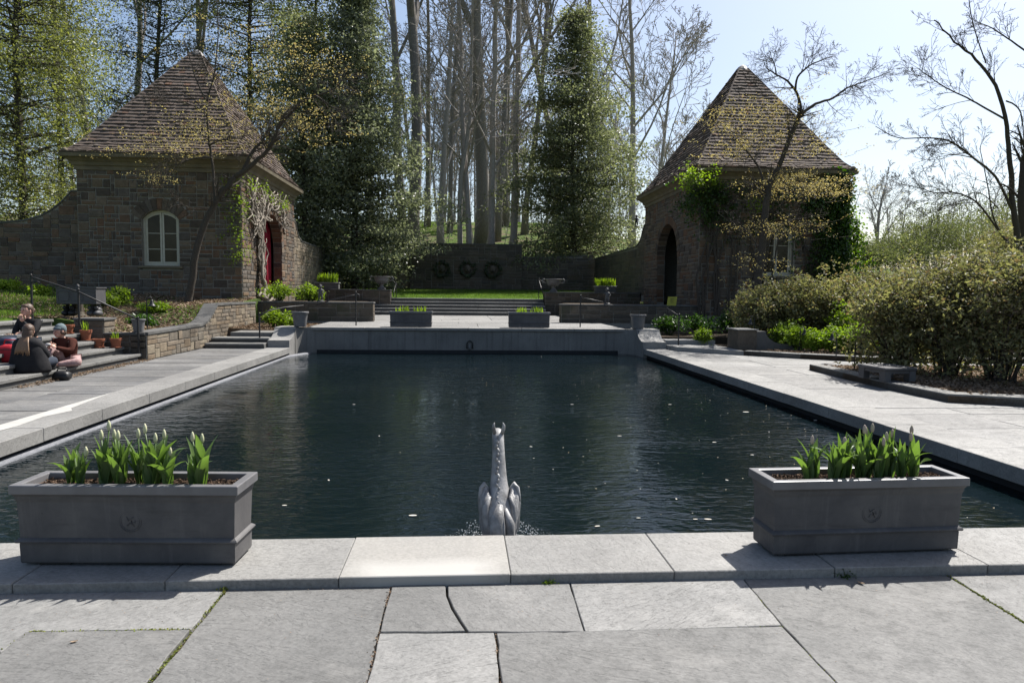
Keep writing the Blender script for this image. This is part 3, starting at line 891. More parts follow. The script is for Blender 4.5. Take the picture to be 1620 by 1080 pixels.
# ------------------------------------------------------------------ paving
def flags(parent, polys, z, th, mat, jit=.003, bev=.006, gap=.004):
    rng = np.random.default_rng(len(polys))
    for p in polys:
        p = np.array(p, float)
        c = p.mean(0)
        q = p - c
        G().prism(q, -th, 0, bev).build('flagstone', mat, parent, (c[0], c[1], z + float(rng.uniform(-jit, jit))))
pav = structure(G().bx(-8.0, 9.0, -6.0, 3.90, -.5, -.083).build('front_pavement', 'joint'))
zf = -.055
g4 = .007
polysF = [
    [(-2.9, 3.40), (-1.315, 3.395), (-1.297, 3.90), (-3.9, 3.94), (-3.9, 3.18), (-2.06, 3.17), (-2.065, 3.395)],
]
def quad(x0, y0, x1, y1, s=(0, 0, 0, 0)):
    return [(x0 + g4, y0 + g4 + s[0]), (x1 - g4, y0 + g4 + s[1]), (x1 - g4, y1 - g4 + s[2]), (x0 + g4, y1 - g4 + s[3])]
polysF = [
    [(-4.2, 3.22), (-2.09, 3.22), (-2.07, 3.41), (-1.315, 3.392), (-1.297, 3.885), (-4.2, 3.90)],
    [(-2.085, 3.395), (-2.06, 1.85), (-1.322, 1.85), (-1.318, 3.378)],
    [(-4.2, 3.205), (-4.2, 1.85), (-2.075, 1.85), (-2.10, 3.205)],
    [(-1.283, 3.885), (-1.306, 1.6), (-.402, 1.6), (-.397, 3.88)],
    [(-.380, 3.875), (-.383, 3.312), (.020, 3.30), (-.012, 3.40), (-.052, 3.54), (-.082, 3.70), (-.090, 3.875)],
    [(-.068, 3.872), (-.062, 3.70), (-.030, 3.545), (.008, 3.41), (.043, 3.295), (.602, 3.265), (.618, 3.855)],
    [(-.385, 3.292), (-.388, 1.7), (.172, 1.7), (.160, 3.272)],
    [(.632, 3.852), (.615, 3.262), (1.607, 3.278), (1.640, 3.845)],
    [(.180, 3.268), (.192, 1.9), (1.598, 1.9), (1.604, 3.262)],
    [(1.655, 3.843), (1.621, 3.27), (1.615, 1.5), (2.85, 1.5), (2.862, 3.2), (2.885, 3.86)],
    [(2.905, 3.86), (2.878, 3.2), (2.872, 2.4), (4.6, 2.4), (4.6, 3.87)],
    [(-.39, 1.685), (-.39, -1), (1.6, -1), (1.6, 1.685)], [(-2.0, 1.585), (-2.0, -1), (-.405, -1), (-.405, 1.585)], [(1.615, 1.485), (1.615, -1), (4.6, -1), (4.6, 1.485)],
    [(2.872, 2.385), (2.872, 1.5), (4.6, 1.5), (4.6, 2.385)], [(-4.2, 1.835), (-4.2, -1), (-2.015, -1), (-2.015, 1.835)],
    [(4.615, 3.87), (4.615, -1), (7.0, -1), (7.0, 3.87)], [(-4.215, 3.9), (-7.0, 3.9), (-7.0, -1), (-4.215, -1)],
]
polysF = [p if sum((p[i][0] * p[(i + 1) % len(p)][1] - p[(i + 1) % len(p)][0] * p[i][1]) for i in range(len(p))) > 0 else p[::-1] for p in polysF]
# slightly worn, not ruler straight edges
def worn(p, rng, step=.14, amp=.0035):
    out = []
    for i in range(len(p)):
        a = np.array(p[i], float); b = np.array(p[(i + 1) % len(p)], float)
        L = np.linalg.norm(b - a); k = max(1, int(L / step))
        nn = np.array([-(b - a)[1], (b - a)[0]]) / (L + 1e-9)
        for j in range(k):
            q = a + (b - a) * j / k
            if j: q = q + nn * rng.normal(0, amp)
            out.append(tuple(q))
    return out
rngw = np.random.default_rng(8)
def grow_poly(p, d):
    p = np.array(p, float)
    e1 = p - np.roll(p, 1, 0); e2 = np.roll(p, -1, 0) - p
    n1 = np.stack([e1[:, 1], -e1[:, 0]], 1) / np.linalg.norm(e1, axis=1)[:, None]; n2 = np.stack([e2[:, 1], -e2[:, 0]], 1) / np.linalg.norm(e2, axis=1)[:, None]
    nn = n1 + n2; nn /= (nn * nn).sum(1)[:, None] / 2 + 1e-9
    return [tuple(q) for q in p + nn * d]
flags(pav, [worn(grow_poly(p, .0036), rngw, .11, .0028) for p in polysF], zf, .06, 'flag', bev=.004)
def moss_line(pts, n, mat, size, zz, spread=.008, seed=0, parent=None, name='joint_moss'):
    rng = np.random.default_rng(seed)
    pts = np.array(pts, float)
    seg = np.linalg.norm(np.diff(pts, axis=0), axis=1); cum = np.r_[0, np.cumsum(seg)]
    t = rng.beta(1, 1, n) * cum[-1]
    cl = np.sin(t * 9 + seed) + rng.normal(0, .8, n)
    t = t[cl > -.4]
    xy = np.stack([np.interp(t, cum, pts[:, 0]), np.interp(t, cum, pts[:, 1])], 1) + rng.normal(0, spread, (len(t), 2))
    c = np.c_[xy, zz + rng.uniform(-.008, .004, len(t))]
    v, tr = leaves(rng, c, size, .8)
    o = G().add(v, None, tr).build(name, mat, parent)
    o['kind'] = 'stuff'
    return o
moss_line([(-1.29, 3.88), (-1.314, 2.2)], 800, 'moss', .011, zf, .005, 1, pav)
moss_line([(-2.06, 3.40), (-1.31, 3.385)], 420, 'moss', .010, zf, .005, 2, pav)
moss_line([(-2.06, 3.40), (-2.10, 3.21), (-2.07, 2.9)], 260, 'moss', .010, zf, .005, 3, pav)
moss_line([(2.895, 3.87), (2.87, 3.2)], 380, 'moss', .012, zf, .006, 4, pav)
moss_line([(.62, 3.26), (1.61, 3.27)], 170, 'moss', .008, zf - .004, .004, 5, pav)
moss_line([(1.64, 3.7), (1.61, 3.27), (1.607, 2.4)], 160, 'moss', .008, zf - .004, .004, 6, pav)
moss_line([(-.39, 3.88), (-.393, 2.2)], 700, 'crumb', .009, zf - .002, .006, 7, pav, 'joint_grit')
moss_line([(.165, 3.27), (.176, 2.4)], 300, 'crumb', .009, zf - .002, .005, 8, pav, 'joint_grit')
moss_line([(-.39, 3.87), (.62, 3.86)], 330, 'crumb', .009, zf + .004, .012, 9, pav, 'joint_grit')
moss_line([(-1.28, 3.875), (-1.31, 3.82)], 140, 'moss', .018, zf + .01, .012, 10, pav)

def walk(name, x0, x1, y0, y1, z, mat, seed, cu=.34, cv=.30, wr=(2, 4), tall=.6, th=.05, swap=False, hole=None):
    base = structure(G().bx(x0, x1, y0, y1, z - .6, z - .022).build(name, 'joint'))
    rng = np.random.default_rng(seed)
    w, h = x1 - x0, y1 - y0
    if swap: w, h = h, w
    for (u, v, a, b) in pack(rng, w, h, cu, cv, hole, wr, tall):
        if swap: u, v, a, b = v, u, b, a
        g = float(rng.uniform(.003, .009))
        p = [(-a / 2 + g, -b / 2 + g), (a / 2 - g, -b / 2 + g), (a / 2 - g, b / 2 - g), (-a / 2 + g, b / 2 - g)]
        G().prism(p, -th, 0, .005).build('flagstone', mat, base, (x0 + u + a / 2, y0 + v + b / 2, z + float(rng.uniform(-.004, .003))))
    return base
walk('left_walk', -7.16, -5.357, 2.5, 19.3, -.008, 'flag_side', 21, .45, .3, (2, 4), .65)
walk('right_walk', 5.887, 12.4, 2.5, 19.4, -.008, 'flag_pale', 22, .55, .5, (2, 4), .65)
walk('upper_platform', -4.6, 5.0, 21.385, 32.4, .500, 'flag_pale', 23, .62, .62, (2, 4), .5)

# ------------------------------------------------------------------ steps
def steps(name, label, count, rise, tread, x0, x1, y0, y1, zb, axis, mat='step', seed=0, slab_len=1.5):
    """axis '-x': climbs towards -x from x1; '+y': climbs towards +y from y0"""
    t = thing(name, label, 'steps', ((x1 if axis == '-x' else (x0 + x1) / 2), ((y0 + y1) / 2 if axis == '-x' else y0), zb))
    ox, oy, _ = t.location
    rng = np.random.default_rng(seed)
    for k in range(count):
        top = rise * (k + 1)
        if axis == '-x':
            ex = x1 - tread * k
            g = G().bx(x0 - ox, ex - .035 - ox - .002 * k, y0 - oy, y1 - oy, -.6, top - .062)
            g.build('riser', 'cap_stone', t)
            L = y1 - y0; n = max(1, int(L / slab_len)); br = np.linspace(y0, y1, n + 1); br[1:-1] += rng.uniform(-.3, .3, n - 1)
            for a, b in zip(br[:-1], br[1:]):
                G().bx(ex - tread - .06 - ox, ex - ox + float(rng.uniform(-.006, .006)), a - oy + .003, b - oy - .003, top - .06, top, .008).build('tread', mat, t)
        else:
            ey = y0 + tread * k
            G().bx(x0 - ox, x1 - ox, ey + .035 - oy + .002 * k, y1 - oy, -.4, top - .062).build('riser', 'cap_stone', t)
            L = x1 - x0; n = max(1, int(L / slab_len)); br = np.linspace(x0, x1, n + 1); br[1:-1] += rng.uniform(-.3, .3, n - 1)
            for a, b in zip(br[:-1], br[1:]):
                G().bx(a - ox + .003, b - ox - .003, ey - oy + float(rng.uniform(-.006, .006)), ey + tread + .06 - oy, top - .06, top, .008).build('tread', mat, t)
    return t
steps('garden_steps', 'broad bluestone steps at left where the three people sit', 6, .15, .37, -9.95, -7.10, 4.2, 15.98, 0.0, '-x', 'step', 31)
steps('lawn_steps', 'wide stone steps climbing to the lawn at the centre back', 5, .152, .36, -4.05, 3.93, 32.02, 33.82, .502, '+y', 'flag_pale', 32)
steps('corner_steps', 'two shallow steps beside the left pool shoulder', 2, .125, .50, -6.95, -5.37, 19.32, 21.3, 0.0, '+y', 'step', 33)
G().bx(-6.6, -5.37, 20.4, 21.35, .1, .37, .01).build('top_step', 'step', bpy.data.objects['corner_steps'], (6.16, -19.32, 0))

# raised terrace, kerbs and planting beds at right
def kerbed_bed(name, poly, z, kw, label, soil='dark_bed', top_mat='step', open_from=None):
    """a bed with a stone kerb along the first `open_from` edges of the polygon"""
    b = structure(obj(name, None))
    p = np.array(poly, float)
    G().prism(p, -.4, z - .015).build('bed_soil', soil, b)
    for i in range(open_from):
        a, c = p[i], p[(i + 1) % len(p)]
        d = c - a; L = np.linalg.norm(d); d /= L
        nin = np.array([-d[1], d[0]])
        n = max(1, int(round(L / 1.3)))
        for k in range(n):
            s0 = a + d * (L * k / n + .003); s1 = a + d * (L * (k + 1) / n - .003)
            e0 = .16 * .0
            G().prism([tuple(s0), tuple(s1), tuple(s1 + nin * kw), tuple(s0 + nin * kw)], -.3, z + .003 * (k % 2) + .004 * i, .008).build('kerb_stone', top_mat, b)
    return b
kerbed_bed('planting_bed', [(7.42, 17.74), (8.5, 16.85), (9.98, 15.95), (12.5, 15.7), (17, 15.5), (17, 20.4), (7.42, 20.4)], .115, .34, '', open_from=4)
kerbed_bed('planting_bed', [(12.6, 14.5), (7.45, 14.35), (7.28, 11.4), (7.36, 9.95), (8.25, 9.55), (17, 9.2), (17, 14.6)], .115, .32, '', open_from=5, soil='bed')
structure(G().bx(5.91, 7.41, 19.42, 20.44, -.3, .118, .008).build('side_landing', 'flag_pale'))
structure(G().prism([(5.95, 19.415), (6.0, 18.95), (7.3, 17.78), (7.415, 17.76), (7.415, 19.415)], -.3, .114, .008).build('side_landing', 'flag_pale'))
structure(G().bx(5.93, 7.40, 19.8, 20.43, .1, .245, .008).build('side_step', 'flag_pale'))

# ------------------------------------------------------------------ garden walls
def wall_run(name, label, o, a, w, h, thick, zb, mat, seed, cap=True, capmat='cap_stone', cu=.12, cv=.14, topf=None, end=None, limit=300, hole=None, capw=.04, back=False):
    """straight wall: front face starts at o and runs w along angle a; topf(u) gives the height when it varies"""
    t = thing(name, label, 'wall', (o[0], o[1], zb), a)
    if topf is None:
        G().bx(0, w, 0.0, thick, -.3, h).build('wall_core', 'mortar', t)
        hol = hole
    else:
        us = np.linspace(0, w, 40)
        pts = [(0, -.3), (w, -.3)] + [(u, float(topf(u))) for u in us[::-1]]
        G().slab(pts, lambda u, v, d: (u, d, v), 0, thick).build('wall_core', 'mortar', t)
        hol = lambda u, v: v > topf(u) - .03
    m = Mason(t, mat, limit, seed)
    hm = h if topf is None else max(float(topf(u)) for u in np.linspace(0, w, 30))
    m.face((0, 0, 0), 0, w, hm, cu, cv, hol)
    if end in ('right', 'both'): m.face((w, 0, 0), PI / 2, thick, h, cu, cv)
    if end in ('left', 'both'): m.face((0, thick, 0), -PI / 2, thick, h, cu, cv)
    m.done()
    if cap:
        rng = np.random.default_rng(seed + 1)
        if topf is None:
            n = max(1, int(round(w / .9))); br = np.linspace(-capw if end in ('left', 'both') else 0, w + (capw if end in ('right', 'both') else 0), n + 1)
            for x0, x1 in zip(br[:-1], br[1:]):
                G().bx(x0 + .003, x1 - .003, -capw, thick + .02, h + .003, h + .055 + float(rng.uniform(0, .004)), .008).build('cap_stone', capmat, t)
        else:
            us = np.linspace(0, w, 41)
            for i in range(0, 40, 2):
                pts = []
                uu = us[i:i + 3]
                lo = [(u, float(topf(u)) + .003) for u in uu]; hi = [(u, float(topf(u)) + .06) for u in uu[::-1]]
                G().slab(lo + hi, lambda u, v, d: (u, d, v), -capw, thick + .02).build('cap_stone', capmat, t)
    return t
# stepped cheek and low wall beside the left steps
wall_run('cheek_wall', 'low dark stone cheek wall at the foot of the left steps', (-7.92, 16.0, 0), 0, .90, .55, .2, 0, 'dark_stone', 41, end=None)
wall_run('cheek_wall', 'small upper cheek block beside the lead cistern', (-8.55, 16.02, .0), 0, .62, .87, .5, 0, 'wall_stone', 42, end='right', capw=.05)
def low_top(u): return float(np.interp(u, [0, 3.25, 3.5, 3.8, 4.1, 4.35, 4.5, 8.2], [.56, .60, .63, .72, .88, 1.04, 1.12, 1.12]))
wall_run('low_garden_wall', 'low sunlit stone wall with a scrolled rise left of the pool walk', (-7.0, 16.0, 0), PI / 2, 8.2, .6, .34, 0, 'wall_stone', 43, topf=low_top, cu=.13, cv=.11)
# walls flanking the platform
wall_run('terrace_wall', 'low dark stone wall left of the platform with shrubs on top', (-7.6, 25.0, 0), 0, 4.45, .63, .45, .5, 'dark_stone', 44, end='right', cu=.16, cv=.15)
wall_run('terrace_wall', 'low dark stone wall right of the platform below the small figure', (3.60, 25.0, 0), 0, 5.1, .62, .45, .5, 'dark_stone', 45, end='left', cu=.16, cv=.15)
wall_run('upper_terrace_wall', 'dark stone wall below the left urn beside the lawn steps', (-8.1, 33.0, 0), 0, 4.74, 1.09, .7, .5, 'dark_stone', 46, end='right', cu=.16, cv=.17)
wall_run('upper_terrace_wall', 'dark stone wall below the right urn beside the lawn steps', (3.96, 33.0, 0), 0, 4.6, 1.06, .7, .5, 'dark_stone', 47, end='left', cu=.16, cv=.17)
# walls round the upper lawn
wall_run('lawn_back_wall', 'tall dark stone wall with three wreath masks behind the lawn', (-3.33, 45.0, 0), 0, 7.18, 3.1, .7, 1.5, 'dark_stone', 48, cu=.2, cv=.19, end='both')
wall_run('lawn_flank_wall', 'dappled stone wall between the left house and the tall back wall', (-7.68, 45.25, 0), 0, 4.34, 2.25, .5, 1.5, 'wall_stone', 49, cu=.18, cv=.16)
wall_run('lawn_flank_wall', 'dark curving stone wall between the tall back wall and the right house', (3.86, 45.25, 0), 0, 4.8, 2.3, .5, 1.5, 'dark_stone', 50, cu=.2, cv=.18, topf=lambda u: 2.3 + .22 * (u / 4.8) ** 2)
def side_top(u): return float(np.interp(u, [0, .25, .5, .9, 1.5, 12.4], [3.3, 3.2, 2.85, 2.55, 2.38, 2.25]))
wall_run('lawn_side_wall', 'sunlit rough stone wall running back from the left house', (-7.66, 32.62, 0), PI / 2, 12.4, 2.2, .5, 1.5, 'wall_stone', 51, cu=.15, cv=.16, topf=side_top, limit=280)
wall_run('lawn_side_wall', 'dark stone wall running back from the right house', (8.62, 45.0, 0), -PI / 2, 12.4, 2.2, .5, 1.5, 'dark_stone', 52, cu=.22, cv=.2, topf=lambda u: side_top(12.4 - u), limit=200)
def sweep_top(u): return float(np.interp(u, [0, 10.6, 11.4, 12.0, 12.45, 12.75, 12.9, 13.3], [2.52, 2.54, 2.62, 2.82, 3.1, 3.4, 3.66, 3.66]))
wall_run('sweeping_garden_wall', 'dark stone garden wall sweeping up to the left house', (-26.4, 25.3, 0), 0, 13.3, 2.5, .5, 1.23, 'house_stone', 53, topf=sweep_top, limit=250, cu=.13, cv=.16, hole=None)
# three wreath masks on the back wall
for k, x in enumerate((-1.28, .38, 1.98)):
    w = thing('wreath_mask', ['left', 'middle', 'right'][k] + ' dark round wreath mask on the tall back wall', 'relief', (x, 44.97, 3.02), 0, 'wreath masks on the back wall')
    rng = np.random.default_rng(60 + k)
    g = G()
    th = np.linspace(0, 2 * PI, 33)
    g.tube(np.stack([.42 * np.cos(th), -.03 + 0 * th, .42 * np.sin(th)], 1), .06, 8)
    g.build('wreath', 'dark_stone', w)
    g = G()
    for j in range(64):
        an = j * 2 * PI / 64 + rng.normal(0, .12); r0, r1 = .30 + rng.uniform(0, .16), .52 + rng.uniform(-.1, .16)
        g.tube([(r0 * math.cos(an), -.1, r0 * math.sin(an)), ((r0 + r1) / 2 * math.cos(an + .1), -.14, (r0 + r1) / 2 * math.sin(an + .1)), (r1 * math.cos(an + .18), -.05, r1 * math.sin(an + .18))], [.03, .035, .006], 4)
    g.build('wreath_leaves', 'hemlock', w)
    g = G().ell((0, -.06, .02), (.2, .16, .25), 14, 8); g.ell((0, -.22, -.03), (.05, .06, .08), 8, 6); g.ell((-.08, -.17, .08), (.05, .04, .03), 8, 5); g.ell((.08, -.17, .08), (.05, .04, .03), 8, 5); g.ell((0, -.18, -.13), (.09, .05, .04), 8, 5)
    g.build('mask_face', 'dark_stone', w, smooth=True)

# ------------------------------------------------------------------ the two pavilions
def arc(cx, cy, r, a0, a1, n):
    return [(cx + r * math.cos(a0 + (a1 - a0) * i / n), cy + r * math.sin(a0 + (a1 - a0) * i / n)) for i in range(n + 1)]
def pavilion(name, label, x0, x1, y0, y1, z0, zc, zap, apex, side, win_u, seed, stonemat='house_stone', win_hw=.62):
    cx, cyy = (x0 + x1) / 2, (y0 + y1) / 2
    t = thing(name, label, 'house', (cx, cyy, z0))
    W, D, H = x1 - x0, y1 - y0, zc - z0
    th = .6
    # window geometry on the front wall
    u1, u2, vs, vsp, vt = win_u - win_hw, win_u + win_hw, 1.08, 2.68, 2.99
    rise = vt - vsp; rad = (win_hw ** 2 + rise ** 2) / (2 * rise); acy = vt - rad
    a_end = math.asin(win_hw / rad)
    warc = arc(win_u, acy, rad, PI / 2 + a_end, PI / 2 - a_end, 14)
    front = lambda u, v, d: (-W / 2 + u, -D / 2 + d, v)
    g = G()
    g.slab([(0, -.9), (u1, -.9), (u1, H), (0, H)], front, 0, th)
    g.slab([(u2, -.9), (W, -.9), (W, H), (u2, H)], front, 0, th)
    g.slab([(u1, -.9), (u2, -.9), (u2, vs), (u1, vs)], front, 0, th)
    g.slab([(u1, H)] + warc + [(u2, H)], front, 0, th)
    # arch wall
    ac, ahw, asp = 3.95, 1.45, 1.85
    if side > 0: sf = lambda u, v, d: (W / 2 - d, -D / 2 + u, v)
    else: sf = lambda u, v, d: (-W / 2 + d, -D / 2 + u, v)
    aarc = arc(ac, asp, ahw, PI, 0, 22)
    tf = th; th = .34
    g.slab([(tf, -.9), (ac - ahw, -.9), (ac - ahw, H), (tf, H)], sf, 0, th)
    g.slab([(ac + ahw, -.9), (D - tf, -.9), (D - tf, H), (ac + ahw, H)], sf, 0, th)
    g.slab([(ac - ahw, H)] + aarc + [(ac + ahw, H)], sf, 0, th)
    th = tf
    # plain walls
    if side > 0: g.bx(-W / 2, -W / 2 + th, -D / 2 + th, D / 2 - th, -.9, H)
    else: g.bx(W / 2 - th, W / 2, -D / 2 + th, D / 2 - th, -.9, H)
    g.bx(-W / 2, W / 2, D / 2 - th, D / 2, -.9, H)
    g.build('wall_core', 'mortar', t)
    G().bx(-W / 2 + th, W / 2 - th, -D / 2 + th, D / 2 - th, -.9, .03).build('floor_slab', 'flag_side', t)
    # stones
    m = Mason(t, stonemat, 300, seed, .032)
    ring_w = .40
    def fh(u, v):
        if u1 - .02 < u < u2 + .02 and vs - .1 < v < vsp: return True
        dx, dy = u - win_u, v - acy
        return v >= vsp - .1 and math.hypot(dx, dy) < rad + ring_w and abs(math.atan2(dx, dy)) < a_end * 1.08
    m.face((-W / 2, -D / 2, -.4), 0, W, H + .4, .125, .145, lambda u, v: fh(u, v - .4), .024, (1, 4), .42)
    def ah(y, v):
        if abs(y - ac) < ahw + .30 and v < asp: return v > 0 and abs(y - ac) < ahw + .02
        return math.hypot(y - ac, v - asp) < ahw + .34 and v >= asp
    if side > 0: m.face((W / 2, -D / 2, -.4), PI / 2, D, H + .4, .13, .15, lambda u, v: ah(u, v - .4) or (abs(u - ac) < ahw + .02 and v < asp), .024, (2, 5), .3)
    else: m.face((-W / 2, D / 2, -.4), -PI / 2, D, H + .4, .13, .15, lambda u, v: ah(D - u, v - .4) or (abs(D - u - ac) < ahw + .02 and v < asp), .024, (2, 5), .3)
    # far jamb of the arch
    jx = (W / 2 - .34) if side > 0 else (-W / 2)
    m.face((jx, -D / 2 + ac + ahw, 0), 0, .33, asp, .15, .2, None, .012, (2, 4), .4)
    m.done()
    # voussoirs of window and arch
    n = 11
    for k in range(n):
        b0, b1 = -a_end * 1.06 + 2.12 * a_end * k / n, -a_end * 1.06 + 2.12 * a_end * (k + 1) / n
        f = .006
        pts = [(win_u + (rad + .012) * math.sin(b0 + f), acy + (rad + .012) * math.cos(b0 + f)), (win_u + (rad + .012) * math.sin(b1 - f), acy + (rad + .012) * math.cos(b1 - f)),
               (win_u + (rad + ring_w) * math.sin(b1 - f), acy + (rad + ring_w) * math.cos(b1 - f)), (win_u + (rad + ring_w) * math.sin(b0 + f), acy + (rad + ring_w) * math.cos(b0 + f))]
        G().slab(pts, front, -.028, .2).build('voussoir', stonemat, t)
    n = 21
    for k in range(n):
        b0, b1 = PI * k / n + .008, PI * (k + 1) / n - .008
        r0, r1 = ahw - .004, ahw + .33
        pts = [(ac + r0 * math.cos(b0), asp + r0 * math.sin(b0)), (ac + r1 * math.cos(b0), asp + r1 * math.sin(b0)), (ac + r1 * math.cos(b1), asp + r1 * math.sin(b1)), (ac + r0 * math.cos(b1), asp + r0 * math.sin(b1))]
        G().slab(pts, sf, -.028, .33).build('voussoir', stonemat, t)
    # window: frame, casements, bars, panes, sill
    w = obj('window', None, t, (-W / 2 + win_u, -D / 2 + .16, vs))
    hw = win_hw; hs = vsp - vs
    def wf(u, v, d): return (u, d, v)
    def wtop(u): return hs + (math.sqrt(max(rad ** 2 - u ** 2, 0)) + acy - vsp)
    def archframe(x0, x1, inset, wd, d0, d1, nm, mat='white_wood'):
        # closed frame between x0 and x1 whose head follows the arch
        xs = np.linspace(x0, x1, 9)
        out = [(x0, inset)] + [(x1, inset)] + [(float(x), wtop(x) - inset) for x in xs[::-1]]
        xs2 = np.linspace(x0 + wd, x1 - wd, 9)
        inn = [(x0 + wd, inset + wd)] + [(x1 - wd, inset + wd)] + [(float(x), wtop(x) - inset - wd) for x in xs2[::-1]]
        k = len(out)
        v = [wf(u, vv, d0) for u, vv in out] + [wf(u, vv, d0) for u, vv in inn] + [wf(u, vv, d1) for u, vv in out] + [wf(u, vv, d1) for u, vv in inn]
        q = []
        for i in range(k):
            j = (i + 1) % k
            q += [(i, j, k + j, k + i), (2 * k + i, 3 * k + i, 3 * k + j, 2 * k + j), (i, 2 * k + i, 2 * k + j, j), (k + i, k + j, 3 * k + j, 3 * k + i)]
        return G().add(v, q).build(nm, mat, w)
    archframe(-hw, hw, 0.0, .075, -.03, .07, 'window_frame')
    for sx in (-1, 1):
        xa, xb = (-hw + .08, -.008) if sx < 0 else (.008, hw - .08)
        archframe(xa, xb, .08, .062, -.012, .04, 'casement')
        for zz in (hs * .36, hs * .70):
            G().bx(xa + .06, xb - .06, -.0, .025, zz - .011, zz + .011).build('glazing_bar', 'white_wood', w)
        zs = [.14, hs * .36 - .011, hs * .36 + .011, hs * .70 - .011, hs * .70 + .011]
        for za, zb in ((zs[0], zs[1]), (zs[2], zs[3])):
            G().bx(xa + .058, xb - .058, .008, .014, za, zb).build('pane', 'glass', w)
        xs = np.linspace(xa + .058, xb - .058, 7)
        G().slab([(xa + .058, zs[4]), (xb - .058, zs[4])] + [(float(x), wtop(x) - .14) for x in xs[::-1]], wf, .008, .014).build('pane', 'glass', w)
    G().bx(-hw - .12, hw + .12, -.27, .1, -.085, -.003, .01).build('sill', 'cornice', w)
    # cornice
    prof = [(.004, H - .16), (.05, H - .15), (.055, H - .02), (.10, H), (.13, H + .10), (.26, H + .21), (.36, H + .25), (.38, H + .36), (.10, H + .365)]
    rings = [[(-W / 2 - o, -D / 2 - o, z), (W / 2 + o, -D / 2 - o, z), (W / 2 + o, D / 2 + o, z), (-W / 2 - o, D / 2 + o, z)] for o, z in prof]
    G().loft(rings).build('cornice', 'cornice', t)
    # roof
    e = .33; ez = H + .372
    ax, ay = apex[0] - cx, apex[1] - cyy
    Hr = zap - z0 - ez
    tk = np.array([0, .05, .12, .22, 1.0]); hk = np.array([0, .022, .075, .175, 1.0])
    top = .16
    def rp(t_, fx, fy):
        bx, by = fx * (W / 2 + e), fy * (D / 2 + e)
        return np.array([bx + (ax + fx * top - bx) * t_, by + (ay + fy * top - by) * t_, ez + Hr * float(np.interp(t_, tk, hk))])
    g = G()
    ts = [0, .05, .12, .22, .6, 1.0]
    g.loft([[rp(tt, -1, -1) - np.array([0, 0, .0]), rp(tt, 1, -1), rp(tt, 1, 1), rp(tt, -1, 1)] for tt in ts])
    roof = obj('roof', None, t)
    g.build('roof_deck', 'bark_dark', roof)
    rng = np.random.default_rng(seed + 7)
    g = G()
    nc = 33
    dt = 1.0 / nc
    faces = [((-1, -1), (1, -1)), ((1, -1), (1, 1)), ((1, 1), (-1, 1)), ((-1, 1), (-1, -1))]
    for c0, c1 in faces:
        for k in range(nc):
            ta, tb = k * dt, min(1.0, (k + 1.45) * dt)
            A0, A1, B0, B1 = rp(ta, *c0), rp(ta, *c1), rp(tb, *c0), rp(tb, *c1)
            du = A1 - A0; L = np.linalg.norm(du)
            nn = np.cross(du, (B0 + B1) / 2 - (A0 + A1) / 2); nn /= np.linalg.norm(nn)
            uu = du / L
            cntt = max(1, int(L / .21))
            off = rng.uniform(-.4, .4)
            br = (np.arange(cntt + 1) + np.where((np.arange(cntt + 1) > 0) & (np.arange(cntt + 1) < cntt), off * .8, 0)) / cntt * L
            sb0 = (B0 - A0) @ uu; sb1 = (B1 - A0) @ uu
            upv = ((B0 + B1) - (A0 + A1)) / 2; upv = upv - uu * (upv @ uu)
            for i in range(cntt):
                a, b = br[i] + .004, br[i + 1] - .004
                a2, b2 = min(max(a, sb0), sb1), min(max(b, sb0), sb1)
                lift = rng.uniform(.055, .08); lo = rng.uniform(-.012, .012); tilt = rng.normal(0, .006)
                P = lambda s_, f_, n_: A0 + uu * s_ + upv * f_ + nn * n_
                v = [P(a, lo, .006), P(b, lo, .006), P(b2, 1, -.02), P(a2, 1, -.02), P(a, lo, lift + tilt), P(b, lo, lift - tilt), P(b2, 1, .016), P(a2, 1, .016)]
                g.add(v, [(0, 3, 2, 1), (4, 5, 6, 7), (0, 1, 5, 4), (1, 2, 6, 5), (2, 3, 7, 6), (3, 0, 4, 7)])
    rt_ = g.build('roof_tiles', 'tile', roof); rt_['kind'] = 'stuff'
    for (fx, fy) in ((-1, -1), (1, -1), (1, 1), (-1, 1)):
        pts = np.array([rp(tt, fx, fy) + np.array([0, 0, .035]) for tt in np.linspace(0, 1, 26)])
        G().tube(pts, .04, 6).build('hip_cap', 'tile', roof)
    G().lathe([(.30, -.06), (.27, .0), (.16, .12), (.04, .2), (.0, .22)], 8, (ax, ay, ez + Hr)).build('ridge_cap', 'lead_pale', roof)
    gt = G()
    for s in (-1, 1):
        gt.ell((s * (W / 2 + .22), -D / 2 - .24, ez + .07), (.10, .10, .11), 12, 8)
    gt.build('eave_ball', 'cornice', t, smooth=True)
    return t, (cx, cyy, z0, W, D, H)
hl, HL = pavilion('stone_pavilion', 'left stone pavilion with cream arched window and crimson curtained archway', -13.1, -7.65, 25.0, 32.6, 1.3, 5.74, 10.72, (-10.38, 28.8), 1, 2.72, 70)
hr, HR = pavilion('stone_pavilion', 'right shaded stone pavilion overgrown with ivy and climbers', 8.62, 13.98, 25.0, 32.6, 1.2, 5.74, 10.85, (11.55, 28.8), -1, 2.95, 80)
